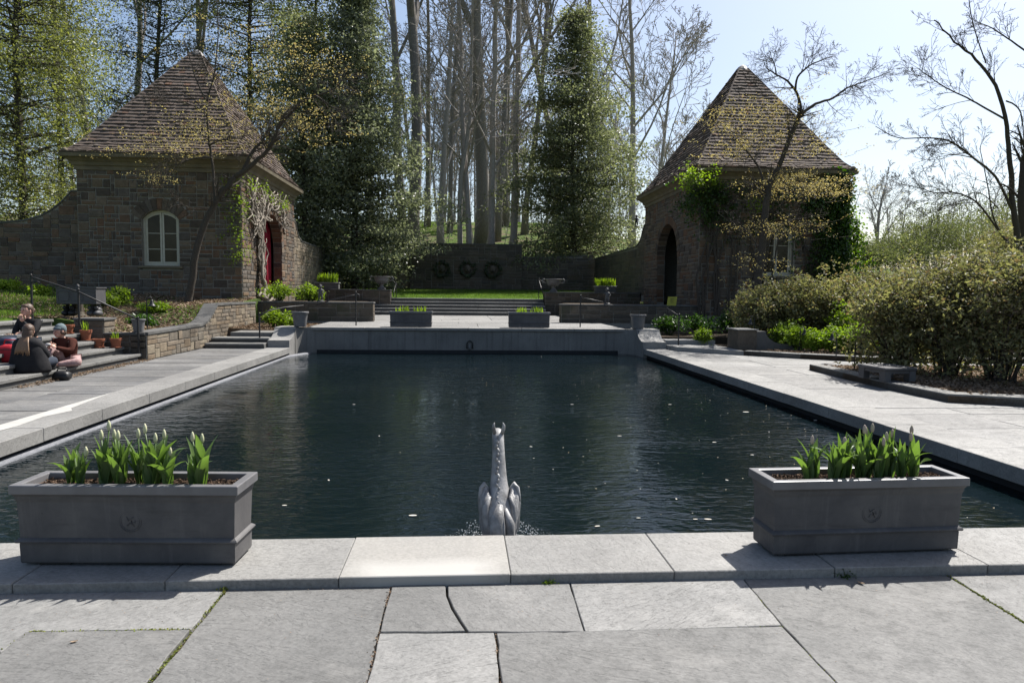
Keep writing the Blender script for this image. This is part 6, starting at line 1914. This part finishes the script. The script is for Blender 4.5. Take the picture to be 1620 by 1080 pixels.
limb_tree('bare_tree', 'large bare tree at the right frame edge with long limbs reaching left', 30.0, [
    ([(1614, 500), (1612, 400), (1603, 330), (1598, 260), (1592, 200), (1575, 135), (1545, 95), (1510, 65), (1478, 32)], 0.151, 0.022),
    ([(1592, 190), (1560, 172), (1530, 155), (1495, 138), (1465, 118), (1452, 108)], 0.047, 0.014, -1),
    ([(1600, 330), (1575, 280), (1540, 250), (1505, 225), (1470, 218), (1420, 218), (1385, 200)], 0.061, 0.013, -1.5),
    ([(1540, 250), (1510, 245), (1478, 250)], 0.029, 0.009, .5),
    ([(1608, 400), (1580, 365), (1545, 320), (1510, 305), (1480, 305), (1455, 298), (1412, 288)], 0.054, 0.011, 1),
    ([(1590, 380), (1572, 345), (1562, 290), (1550, 235)], 0.043, 0.014, 0),
    ([(1580, 330), (1550, 305), (1520, 310), (1485, 305)], 0.025, 0.007, 1),
    ([(1550, 320), (1500, 325), (1450, 345)], 0.022, 0.006, 0),
    ([(1560, 100), (1540, 40), (1530, -20)], 0.029, 0.014, 1),
    ([(1635, 90), (1600, 65), (1570, 45), (1545, 35)], 0.043, 0.014, 0),
    ([(1592, 160), (1610, 170), (1618, 200), (1625, 300)], 0.036, 0.022, 1),
    ([(1612, 400), (1640, 300), (1650, 200), (1660, 50)], 0.086, 0.043, 1),
], 'bark_dog', 610, 8, 1.9, 2, None, 7, .007)
limb_tree('bare_tree', 'thick dark bare trunk cut by the right frame edge', 26.0, [
    ([(1622, 520), (1625, 400), (1622, 300), (1628, 240), (1640, 100)], .28, .2),
    ([(1624, 330), (1600, 300), (1580, 290)], .06, .02, .5),
], 'bark_dog', 611, 5, 1.6, 2, None, 9, .007)

def far_bare(px, py, y, H, r, seed, label, mat='bark_pale', c=None):
    p = at(px, py, y)
    return bare_tree('bare_tree', label, tuple(p), H, r, seed, mat, c or cfg(start=[.12, .15, .2, .15, .1], kids=[12, 7, 6, 4], lr=[.55, .55, .5, .5], ang=[.5, .6, .7, .8], wander=[.06, .1, .13, .15, .16]), (0, 0), .010)
far_bare(1388, 415, 55, 6.8, .17, 620, 'small bare tree beyond the ivy corner of the right pavilion')
far_bare(1425, 420, 62, 6.0, .10, 621, 'thin bare sapling right of the small bare tree', c=cfg(start=[.15, .15, .2, .15, .1], kids=[14, 5, 4, 3], lr=[.35, .5, .5, .5], ang=[.35, .5, .6, .8]))
far_bare(1405, 420, 58, 5.0, .08, 622, 'shorter bare sapling in the hedge gap at right', c=cfg(start=[.1, .15, .2, .15, .1], kids=[14, 5, 4, 3], lr=[.35, .5, .5, .5], ang=[.35, .5, .6, .8]))

def bush(name, label, px, py, y, rx, rz, seed, leafmat, n, per, leaf, stems=14, barkmat='bark_dog', flat=.2, cat='shrub', group=None, base=None, spread=.16, hollow=.55, spz=.6, shoots=0, low_n=0):
    """many stems from the foot, leaf clusters at stem ends and through the upper shell"""
    rng = np.random.default_rng(seed)
    p = at(px, py, y) if base is None else np.array(base, float)
    t = thing(name, label, cat, tuple(p), 0, group)
    sg_ = G(); cen = []
    for k in range(stems):
        a = rng.uniform(0, 2 * PI); e = rng.uniform(.0, 1.0) ** .7
        tgt = np.array([math.cos(a) * rx * e, math.sin(a) * rx * .85 * e, 2 * rz * rng.uniform(.55, .98) * (1 - .35 * e ** 2)])
        m = 6; s = np.linspace(0, 1, m)
        b0 = np.array([math.cos(a), math.sin(a), 0]) * rx * .22 * rng.random()
        pts = b0 + (tgt - b0) * s[:, None] + np.stack([0 * s, 0 * s, .18 * rz * np.sin(PI * s)], 1) + np.cumsum(rng.normal(0, .03 * rz, (m, 3)), 0) * s[:, None]
        sg_.tube(pts, np.linspace(.016 + .006 * rz, .005, m), 4, False)
        for q in range(7):
            u = rng.uniform(.3, 1); b = np.array([np.interp(u, s, pts[:, i]) for i in range(3)])
            d = rng.normal(0, 1, 3); d[2] = abs(d[2]) * .8; d = nrm(d) * rng.uniform(.25, .6) * rx * .55
            sg_.tube(np.stack([b, b + d * .5 + rng.normal(0, .03, 3), b + d]), [.006, .005, .003], 3, False)
            if b[2] + d[2] > rz * .45: cen.append(b + d)
    if shoots:
        for k in range(shoots):
            a = rng.uniform(0, 2 * PI); e = rng.uniform(0, 1) ** .5
            b = np.array([math.cos(a) * rx * .85 * e, math.sin(a) * rx * .72 * e, 2 * rz * (.86 - .30 * e ** 2) * rng.uniform(.85, 1.0)])
            d = nrm(np.array([math.cos(a) * e * .8 + rng.normal(0, .2), math.sin(a) * e * .8 + rng.normal(0, .2), 1.0])) * rng.uniform(.18, .5) * rz * .6
            pts = np.stack([b - d * .3, b + d * .4 + rng.normal(0, .02, 3), b + d])
            sg_.tube(pts, [.006, .005, .003], 3, False)
            for u in (.25, .5, .75, 1.0): cen.append(b + d * u + rng.normal(0, .02, 3))
    sg_.build('stems', barkmat, t)
    th = rng.uniform(0, 2 * PI, n); ct = rng.uniform(-.75, 1, n); r = rng.uniform(hollow, 1.0, n) * np.where(rng.random(n) < .12, 1.18, 1.0)
    bump = 1 + .36 * np.sin(th * 3 + seed) * np.sin(ct * 4 + seed * .7) + .12 * np.sin(th * 7 + seed)
    sn_ = np.sqrt(1 - ct ** 2)
    sh = np.stack([np.cos(th) * sn_ * rx * r * bump, np.sin(th) * sn_ * rx * .85 * r * bump, rz * (1 + ct * r * bump)], 1)
    cen = np.concatenate([np.array(cen), sh]) if len(cen) else sh
    cen = cen[cen[:, 2] > rz * .12]
    if low_n:
        a_ = rng.uniform(0, 2 * PI, low_n); rr_ = rx * rng.uniform(.45, .95, low_n)
        cen = np.concatenate([cen, np.stack([np.cos(a_) * rr_, np.sin(a_) * rr_ * .85, rz * rng.uniform(.12, .75, low_n)], 1)])
    crown_obj(t, rng, cen, per, np.array([spread, spread, spread * spz]), leaf, leafmat, .5, flat, 'foliage')
    return t

# far greenery at right
for k, (px, py, y, rx, rz, lm, lab) in enumerate([
    (1475, 430, 48, 3.8, 2.35, 'haze_green', 'round budding green tree beyond the right shrubs'),
    (1545, 430, 52, 4.6, 2.9, 'haze_green', 'wider budding green tree behind the right shrubs'),
    (1420, 432, 46, 2.6, 1.35, 'haze_green', 'low pale green bush beyond the ivy corner'),
    (1600, 430, 45, 3.2, 1.8, 'viburnum', 'reddish olive bush under the large bare tree'),
    (1365, 432, 44, 2.0, 1.0, 'haze_green', 'small pale bush close to the ivy corner')]):
    bush('budding_tree', lab, px, py, y, rx, rz, 630 + k, lm, 420, 14, .16, 16, 'bark_grey', .1, 'tree', None, None, .42, .3)
def wooded_slope():
    rng = np.random.default_rng(66)
    g = G()
    cs = []
    for k in range(95):
        px = rng.uniform(1440, 1900); y = rng.uniform(75, 120)
        p = at(px, 395, y); h = float(np.interp(px, [1440, 1560, 1700], [2.0, 5.5, 8.0])) * rng.uniform(.7, 1.2) * (y / 85)
        out = []; tips = []
        c = dict(THIN); c['max'] = 2; c['minr'] = .02; c['kids'] = [8, 4, 4, 4]; c['sides'] = [4, 3, 3, 3, 3]; c['seg'] = [5, 3, 3, 3, 3]
        grow(rng, np.array([p[0], p[1], p[2] - 6]), np.array([0, 0, 1.]), h + 7, .12, 0, c, out, tips)
        skin_branches(out, g)
        cs.append(np.array([p[0], p[1], p[2] + h * .4])); 
    o = g.build('far_thicket', 'bark_grey')
    stuff(o, 'grey leafless wood on the far slope at the right edge', 'wood')
wooded_slope()

# viburnum shrubs on the right beds (nearest last)
VB = [
    (1215, 520, 20.2, 1.15, .95, 'grey leaved shrub nearest the right pavilion window'),
    (1275, 535, 20.0, 1.25, 1.1, 'bushy olive shrub left of centre in the right bed'),
    (1340, 545, 20.0, 1.3, 1.1, 'olive shrub behind the bright green plants'),
    (1405, 540, 20.2, 1.5, 1.30, 'broad olive shrub in the back row of the right bed'),
    (1490, 555, 18.2, 1.4, 1.3, 'large olive shrub above the path lamp at right'),
    (1565, 560, 18.0, 1.7, 1.42, 'tall olive shrub at the right in the back row'),
    (1420, 590, 13.2, .95, 1.0, 'twiggy shrub just behind the stone bench'),
    (1500, 612, 12.4, 1.05, 1.12, 'dense twiggy shrub right of the stone bench'),
    (1580, 622, 11.6, 1.1, 1.2, 'dense brown green shrub near the right frame edge'),
    (1665, 630, 11.4, 1.1, 1.32, 'shrub cut off by the right frame edge'),
]
for k, (px, py, y, rx, rz, lab) in enumerate(VB):
    p = at(px, py, y)
    bush('viburnum_shrub', lab, px, py, y, rx, rz, 650 + k, 'viburnum', 430, 11, .095 if y > 15 else .08, 34 if y < 14 else 26, 'bark_dog', .2, 'shrub', 'olive shrubs on the right beds', (p[0], p[1], .08), .085, .25, .8, 60, 110)
# bright green perennials along the right kerb and shrubs on the left
PR = [(1262, 545, 18.2, .38, .24), (1245, 532, 18.9, .34, .24), (1290, 552, 17.8, .33, .18), (1318, 552, 17.6, .36, .20), (1345, 553, 17.4, .42, .26), (1372, 556, 17.0, .38, .24), (1400, 560, 16.8, .40, .22), (1430, 560, 16.9, .40, .2), (1365, 520, 18.6, .55, .42), (1336, 515, 18.8, .4, .42), (1112, 543, 19.9, .2, .16)]
PL = ['beside the right scroll wall', 'just behind the clump beside the scroll wall', 'second along the kerb from the scroll wall', 'third along the kerb from the scroll wall', 'fourth along the kerb from the scroll wall', 'fifth along the kerb left of the path lamp', 'right behind the bell lamp', 'last and most shaded at right', 'tallest and yellowish behind the path lamp', 'slim and yellowish left of the tallest', 'small beside the right steps']
for k, (px, py, y, rx, rz) in enumerate(PR):
    p = at(px, py, y)
    bush('perennial_clump', 'bright green leafy clump ' + PL[k], px, py, y, rx * 1.1, rz * 1.5, 680 + k, 'spring', 130, 8, .085, 10, 'ivy', .25, 'plant', 'bright green clumps on the right bed', (p[0], p[1], .10), .07, .3)
GL = [(440, 505, 25.5, .62, .36, 1.12, 'bright green shrub at the foot of the twisted vine'), (489, 490, 25.55, .50, .34, 1.13, 'bright green shrub beside the left child figure'), (455, 500, 22.5, .28, .12, .42, 'low green clump below the left terrace wall'), (435, 505, 22.2, .35, .28, .42, 'sprawling green plant by the curved left handrail'),
      (60, 447, 22.6, .30, .16, 1.35, 'yellow green clump on the bank behind the handrail'), (167, 463, 21.0, .36, .20, 1.1, 'yellow green clump right of the lead cistern'), (10, 440, 23.0, .35, .18, 1.6, 'yellow green clump at the left frame edge'), (245, 475, 20.5, .40, .12, 1.05, 'low yellow green clump on the leafy bank'), (190, 470, 21.5, .2, .28, 1.1, 'slim young plant beside the yellow green clump'), (225, 500, 18.2, .30, .12, .62, 'low dark greens behind the lead bucket'), (1060, 520, 21.6, .6, .3, .3, 'dark green groundcover below the right archway'), (1105, 520, 22.0, .7, .32, .3, 'second dark green groundcover beside the first'), (1155, 525, 22.3, .6, .3, .35, 'third dark green groundcover nearest the scroll wall')]
for k, (px, py, y, rx, rz, z, lab) in enumerate(GL):
    p = at(px, py, y)
    zz = z
    if p[0] < -7.15 and 16.3 < y < 25: zz = float(bank_z(p[0], y)) - .03
    bush('green_clump', lab, px, py, y, rx, rz, 700 + k, 'spring' if k < 9 else 'ivy', 110, 8, .09, 10, 'ivy', .25, 'plant', None, (p[0], p[1], zz), .08, .3)

# ------------------------------------------------------------------ the two dogwoods in front of the pavilions
def dogwood(label, y, limbs, seed, clouds, base, kids=9, twig=1.3):
    t, tips, o0, out = limb_tree('dogwood_tree', label, y, limbs, 'bark_dog', seed, kids, twig, 2, base, 8, .0045, 1.0, None, .9, .05, .4)
    rng = np.random.default_rng(seed + 5)
    tg = G(); cen = []
    for (px, py, wx, wz, n) in clouds:
        c0 = at(px, py, y) - o0
        for k in range(n):
            dx = rng.normal(0, wx); dy = rng.normal(0, .9); dz = rng.normal(0, wz)
            c = c0 + np.array([dx, dy, dz - .05 * dx * dx])
            cen.append(c)
            tg.tube(np.stack([c + np.array([-dx * .3, -dy * .25, -.12]), c + np.array([-dx * .1, -.05 * dy, -.07]), c]), [.006, .005, .003], 3, False)
    tw_ = tg.build('twig_layers', 'bark_dog', t); tw_['kind'] = 'stuff'
    crown_obj(t, rng, np.array(cen), 10, np.array([.14, .14, .04]), .055, 'dogwood', .6, .4, 'buds')
    return t
dogwood('budding dogwood with crooked trunk in front of the left pavilion', 23.4, [
    ([(298, 482), (303, 440), (313, 390), (325, 350), (345, 312), (372, 280)], .125, .085),
    ([(372, 280), (402, 258), (428, 232), (440, 200), (452, 178)], .085, .035, -.6),
    ([(385, 270), (400, 240), (418, 218), (430, 190)], .07, .025, .5),
    ([(440, 200), (475, 165), (500, 152), (530, 140), (548, 118)], .05, .012, -1.2),
    ([(500, 152), (520, 165), (545, 185)], .03, .008, -1.4, -.8),
    ([(340, 320), (336, 260), (330, 215), (328, 160), (340, 115), (345, 40), (342, -10)], .05, .012, .3),
    ([(328, 165), (312, 130), (302, 100), (290, 60)], .03, .01, .2),
    ([(330, 230), (350, 222), (375, 219), (390, 222)], .035, .01, -.5),
    ([(328, 180), (300, 165), (270, 160), (240, 150)], .025, .007, .6),
    ([(335, 250), (310, 250), (280, 260), (250, 262)], .03, .008, -.3),
    ([(330, 330), (302, 330), (285, 322)], .02, .006, -.4),
], 801, [(292, 222, 1.2, .15, 90), (255, 238, .7, .12, 46), (340, 195, .9, .14, 60), (440, 172, 1.0, .20, 90), (475, 205, .9, .16, 56), (400, 165, .9, .14, 50), (250, 282, .4, .10, 26), (440, 110, 1.4, .28, 90), (380, 60, 1.2, .3, 60), (500, 90, .9, .25, 40), (350, 215, .8, .12, 40)], at(298, 482, 23.4) * np.array([1, 1, 0]) + np.array([0, 0, 1.1]))
dogwood('budding dogwood with slanting trunk in front of the right pavilion', 22.5, [
    ([(1190, 530), (1196, 460), (1204, 400), (1210, 340), (1216, 300), (1232, 265)], .15, .09),
    ([(1232, 265), (1245, 230), (1262, 190), (1268, 180)], .085, .06, -.3),
    ([(1268, 180), (1262, 150), (1245, 128), (1228, 118), (1213, 108)], .05, .015, -.5, -.3),
    ([(1228, 118), (1226, 105), (1220, 92)], .025, .008, -.6, -.5),
    ([(1258, 145), (1262, 122), (1280, 105), (1300, 95), (1318, 90)], .04, .01, -.6, -.4),
    ([(1268, 180), (1290, 165), (1318, 155), (1340, 140), (1365, 130), (1398, 118)], .05, .01, -.8, -.3),
    ([(1212, 300), (1200, 265), (1180, 238), (1155, 213)], .05, .012, .4),
    ([(1205, 400), (1225, 370), (1250, 350), (1275, 345)], .035, .01, -.5),
    ([(1204, 400), (1185, 370), (1165, 355)], .03, .01, .3),
    ([(1245, 230), (1275, 225), (1310, 210)], .03, .008, .6),
], 802, [(1180, 178, .8, .14, 70), (1215, 165, .8, .2, 60), (1230, 205, 1.1, .2, 80), (1160, 200, .5, .12, 36), (1155, 238, .5, .12, 44), (1200, 232, .8, .12, 44), (1270, 285, 1.0, .16, 120), (1300, 300, .8, .14, 90), (1240, 292, .6, .12, 50), (1205, 358, .7, .15, 60), (1235, 362, .6, .13, 50), (1290, 240, .7, .13, 40), (1195, 415, .5, .2, 30)], at(1190, 530, 22.5) * np.array([1, 1, 0]) + np.array([0, 0, .3]))

# ------------------------------------------------------------------ climbers
def twisted_vine():
    rng = np.random.default_rng(91)
    t = thing('wisteria_vine', 'thick twisted pale vine climbing round the left archway', 'vine', (-7.5, 26.6, 1.1))
    o0 = np.array([-7.5, 26.6, 1.1])
    X0 = -7.60
    g = G()
    def stem(pts, r0, r1, n=8, jit=.05):
        p = np.array(pts, float)
        s = np.linspace(0, len(p) - 1, (len(p) - 1) * 4 + 1)
        q = np.stack([np.interp(s, np.arange(len(p)), p[:, i]) for i in range(3)], 1)
        q[1:-1] += np.cumsum(rng.normal(0, jit * .35, (len(q) - 2, 3)), 0) * .25 + rng.normal(0, jit * .4, (len(q) - 2, 3))
        q[:, 0] = np.maximum(q[:, 0], X0 + .03)
        g.tube(q - o0, np.linspace(r0, r1, len(q)), n, True)
    for k in range(4):
        stem([(X0 + .25, 26.5 + .1 * k, 1.1), (X0 + .30 - .05 * k, 26.4 + .25 * (k % 3), 1.35), (X0 + .18, 26.9 + .12 * k, 1.6), (X0 + .15, 26.65 + .1 * k, 2.1), (X0 + .1, 26.85 + .12 * k, 2.8), (X0 + .08, 26.75 + .15 * k, 3.6), (X0 + .08, 26.95 + .1 * k, 4.4)], .085 - .012 * k, .04, 8, .07)
    stem([(X0 + .3, 26.4, 1.15), (X0 + .5, 26.9, 1.2), (X0 + .45, 27.4, 1.3), (X0 + .3, 27.2, 1.5), (X0 + .2, 26.9, 1.6)], .08, .05)
    stem([(X0 + .35, 26.2, 1.25), (X0 + .5, 26.6, 1.4), (X0 + .4, 27.2, 1.45)], .06, .04)
    for k in range(120):
        y0 = rng.uniform(25.7, 30.6); z0 = rng.uniform(3.9, 5.2)
        if math.hypot(y0 - 28.95, z0 - 3.15) < 1.55 : continue
        y1 = y0 + rng.normal(0, .7); z1 = z0 + rng.normal(0, .55)
        y1 = min(max(y1, 25.2), 31.4); z1 = min(max(z1, 3.4), 5.55)
        if math.hypot(y1 - 28.95, z1 - 3.15) < 1.5: z1 += .8
        z1 = min(z1, 5.55)
        stem([(X0 + .06, y0, z0), (X0 + .08 + .1 * rng.random(), (y0 + y1) / 2 + rng.normal(0, .2), (z0 + z1) / 2 + rng.normal(0, .2)), (X0 + .06, y1, z1)], rng.uniform(.022, .05), .014, 6, .06)
    for k in range(26):
        y0 = rng.uniform(26.5, 27.3); z0 = rng.uniform(1.8, 4.2)
        stem([(X0 + .08, y0, z0), (X0 + .12, y0 + rng.normal(0, .25), z0 + .5), (X0 + .08, y0 + rng.normal(0, .3), z0 + 1.0)], .026, .012, 6, .06)
    g.build('stems', 'vine', t, smooth=True)
    # fresh leaves at the corner and under the eaves
    c = []
    for k in range(150):
        z = rng.uniform(2.6, 5.6); c.append((rng.uniform(-8.3, -7.5) , 24.92 - rng.uniform(0, .1) if rng.random() < .55 else 25.2 + rng.uniform(0, .5), z))
    for k in range(46): c.append((X0 + .12, rng.uniform(25.4, 31.5), rng.uniform(4.9, 5.6)))
    c = np.array(c) - o0
    w = (c[:, 0] + o0[0] > -8.0) | (rng.random(len(c)) < .35)
    crown_obj(t, rng, c[w], 9, np.array([.08, .08, .12]), .08, 'spring', .6, .1, 'leaves')
twisted_vine()
def ivy_mass():
    rng = np.random.default_rng(92)
    t = thing('ivy', 'dark ivy mass covering the right corner of the right pavilion', 'ivy', (14.1, 24.9, 1.2))
    o0 = np.array([14.1, 24.9, 1.2])
    c = []
    for k in range(1900):
        z = rng.uniform(.6, 6.0)
        wdt = float(np.interp(z, [.6, 2.2, 3.5, 5, 6], [1.2, 1.1, .75, 1.1, .75]))
        x = 13.98 - abs(rng.normal(0, .6)) * wdt * 1.1 + .1 if rng.random() < .55 else 14.0 + rng.uniform(0, float(np.interp(z, [.6, 2.5, 4, 5, 5.8], [1.5, 1.25, .75, .3, .18])))
        y = 24.85 - abs(rng.normal(0, .12)) if x < 14.05 else rng.uniform(24.9, 27)
        c.append((x, y, z))
    g = G()
    for k in range(26):
        x = 14.0 - abs(rng.normal(0, .7)); g.tube(np.array([(x, 24.93, 1.0), (x + rng.normal(0, .15), 24.9, 2.6), (x + rng.normal(0, .3), 24.9, 4.2), (x + rng.normal(0, .4), 24.88, 5.4)]) - o0, [.03, .025, .018, .008], 5, False)
    g.build('stems', 'bark_dog', t)
    c = np.array(c)
    crown_obj(t, rng, c - o0, 9, np.array([.12, .09, .12]), .11, 'ivy', .75, .0, 'leaves')
    crown_obj(t, rng, c[c[:, 0] > 14.25] + np.array([.12, -.05, .05]) - o0, 5, np.array([.12, .12, .12]), .10, 'spring', .75, .0, 'lit_edge_leaves')  # sunlit right edge of the ivy put in as brighter leaf colour
ivy_mass()
def climber_right():
    rng = np.random.default_rng(93)
    t = thing('climbing_vine', 'leafy climber with bright sprigs at the left eave of the right pavilion', 'vine', (8.7, 24.9, 1.0))
    o0 = np.array([8.7, 24.9, 1.0])
    g = G()
    for k in range(16):
        x = rng.uniform(8.7, 12.6) if k > 4 else rng.uniform(8.65, 9.3)
        pts = np.array([(x, 24.93, .8), (x + rng.normal(0, .15), 24.9, 2.2), (x + rng.normal(0, .25), 24.9, 3.6), (x + rng.normal(0, .4), 24.88, 5.0), (x + rng.normal(0, .7), 24.85, 5.5)])
        g.tube(pts - o0, [.04, .035, .028, .02, .008], 6, False)
    g.build('stems', 'bark_dog', t)
    c = []
    for k in range(150): c.append((rng.normal(8.9, .45), 24.82 - abs(rng.normal(0, .12)), rng.normal(4.95, .45)))
    for k in range(150): c.append((rng.uniform(8.8, 13.2), 24.85, rng.normal(5.1 if k % 2 else 4.3, .4)))
    for k in range(70): c.append((8.45 + rng.normal(0, .12), 25.0 + abs(rng.normal(.3, .7)), rng.normal(5.0, .35)))
    c = np.array(c); c[:, 2] = np.minimum(c[:, 2], 5.5)
    crown_obj(t, rng, c - o0, 8, np.array([.12, .07, .12]), .10, 'ivy', .7, .0, 'leaves')
    c2 = []
    for k in range(60): c2.append((8.35 + rng.normal(0, .28) - .12 , 24.55 + rng.normal(0, .2), rng.normal(5.65, .22)))
    for k in range(18): c2.append((rng.normal(8.95, .1), 24.6, rng.uniform(5.5, 6.2)))
    for k in range(12): c2.append((rng.normal(10.6, .25), 24.4, rng.normal(4.75, .1)))
    crown_obj(t, rng, np.array(c2) - o0, 9, np.array([.10, .10, .08]), .095, 'spring', .6, .1, 'sprigs')
climber_right()

# ------------------------------------------------------------------ grass, leaf litter
def blades(name, label, n, xr, yr, zf, h, mat, seed, mask=None, cat='grass'):
    rng = np.random.default_rng(seed)
    x = rng.uniform(*xr, n); y = rng.uniform(*yr, n)
    if mask is not None:
        k = mask(x, y, rng); x, y = x[k], y[k]
    n = len(x)
    z = zf(x, y)
    a = rng.uniform(0, 2 * PI, n); hh = h * rng.uniform(.5, 1.3, n); w = hh * .14
    ln = rng.normal(0, .4, (n, 2)) * hh[:, None]
    b0 = np.stack([x - np.cos(a) * w, y - np.sin(a) * w, z - .01], 1); b1 = np.stack([x + np.cos(a) * w, y + np.sin(a) * w, z - .01], 1)
    tp = np.stack([x + ln[:, 0], y + ln[:, 1], z + hh], 1)
    v = np.stack([b0, b1, tp], 1).reshape(-1, 3)
    return stuff(G().add(v, None, np.arange(3 * n).reshape(-1, 3)).build(name, mat), label, cat)
blades('bank_grass', 'rough spring grass on the bank behind the left steps', 52000, (-17.5, -7.3), (16.4, 24.8), bank_z, .085, 'grass', 901,
       lambda x, y, r: (np.sin(x * 1.3 + 2 + y * .4) + np.sin(y * 1.1 + x * .3) + r.normal(0, .5, len(x)) + np.clip(-x - 10.5, -1, 1.2) > .35))
blades('edge_grass', 'grass at the top of the left steps', 22000, (-17, -9.98), (11.5, 16.2), bank_near, .07, 'grass', 902)
blades('lawn_grass', 'mown bright lawn at the top of the centre steps', 60000, (-7.4, 8.4), (33.86, 45.0), lawn_z, .055, 'grass', 903)
blades('hill_grass', 'thin grass on the slope under the bare wood', 45000, (-10, 10), (46.5, 86), lambda x, y: hill(x, y), .16, 'grass', 904, lambda x, y, r: np.sin(x * .5 + y * .22) + np.sin(y * .35 - x * .2) + r.normal(0, .5, len(x)) > .3)
def litter(name, label, n, xr, yr, zf, size, seed, mask=None, mat='litter'):
    rng = np.random.default_rng(seed)
    x = rng.uniform(*xr, n); y = rng.uniform(*yr, n)
    if mask is not None:
        k = mask(x, y, rng); x, y = x[k], y[k]
    c = np.stack([x, y, zf(x, y) + rng.uniform(.005, .03, len(x))], 1)
    v, t = leaves(rng, c, size, .6, .75)
    return stuff(G().add(v, None, t).build(name, mat), label, 'leaf litter')
litter('leaf_litter', 'dry fallen leaves on the bank below the left pavilion', 26000, (-16, -7.2), (16.3, 24.9), bank_z, .085, 911)
litter('bed_litter', 'dry leaves on the small bed by the left terrace wall', 5000, (-7.5, -4.8), (21.4, 24.9), lambda x, y: .41 + 0 * x, .08, 912)
litter('shrub_litter', 'brown leaves under the shrubs on the near right bed', 9000, (7.7, 13), (9.9, 14.2), lambda x, y: .10 + 0 * x, .07, 913)
litter('border_litter', 'dry leaves under the bright green plants at right', 7000, (8.2, 13), (16.9, 20.3), lambda x, y: .10 + 0 * x, .06, 914, lambda x, y, r: y > 17.9 - (x - 7.4) * .45)
litter('step_crumbs', 'bits of dry leaf along the foot of the left steps', 1500, (-7.14, -6.9), (11.5, 16.2), lambda x, y: 0 * x - .006, .035, 915)

# ------------------------------------------------------------------ small signs of use on the front paving
def weed(x, y, z, r, seed, label):
    rng = np.random.default_rng(seed)
    t = thing('kerb_weed', label, 'weed', (x, y, z))
    c = rng.normal(0, 1, (60, 3)) * np.array([r, r * .5, r * .45]); c[:, 2] = np.abs(c[:, 2])
    v, tr = leaves(rng, c, .016, .6, .2)
    G().add(v, None, tr).build('leaves', 'spring' if seed % 2 else 'ivy', t)['kind'] = 'stuff'
    g = G()
    for k in range(10):
        a = c[k]; g.tube(np.stack([np.array([0, 0, -.01]), a * .5 + np.array([0, 0, .005]), a]), [.002, .0018, .001], 4, False)
    g.build('stems', 'ivy', t)
weed(.50, 3.83, -.055, .022, 951, 'tiny yellow green weed in the kerb joint right of the statue')
weed(2.26, 3.83, -.055, .040, 952, 'small dark green weed under the front right planter')
def dry_leaf(x, y, z, s, rz, label):
    pts = [(0, -s * .5), (s * .22, -s * .12), (s * .16, s * .25), (0, s * .5), (-s * .2, s * .2), (-s * .2, -s * .15)]
    v = [(px_, py_, .004 + .25 * px_ * px_ / s + .01 * abs(py_) / s) for px_, py_ in pts] + [(0, 0, .002)]
    o = G().add(v, None, [(i, (i + 1) % 6, 6) for i in range(6)]).build('dry_leaf', 'litter', None, (x, y, z), rz)
    md = o.modifiers.new('s', 'SOLIDIFY'); md.thickness = .0015
    tag(o, label, 'leaf')
dry_leaf(2.30, 3.74, zf + .002, .05, .6, 'dry brown leaf on the paving before the right planter')
dry_leaf(-1.80, 3.28, zf + .002, .035, 2.0, 'small dry leaf on the dark slab at lower left')
dry_leaf(1.62, 4.05, .002, .03, 1.0, 'small dry leaf on the coping left of the right planter')
rng = np.random.default_rng(960)
n = 700
c = np.c_[rng.uniform(-3.2, 4.2, n), 3.84 - np.abs(rng.normal(0, .35, n)) * (rng.random(n) < .5) - np.abs(rng.normal(0, .02, n)), np.full(n, zf + .002)]
v, t_ = leaves(rng, c, .007, .5, .9)
stuff(G().add(v, None, t_).build('paving_grit', 'crumb'), 'fine grit and bits of leaf on the front paving', 'grit')
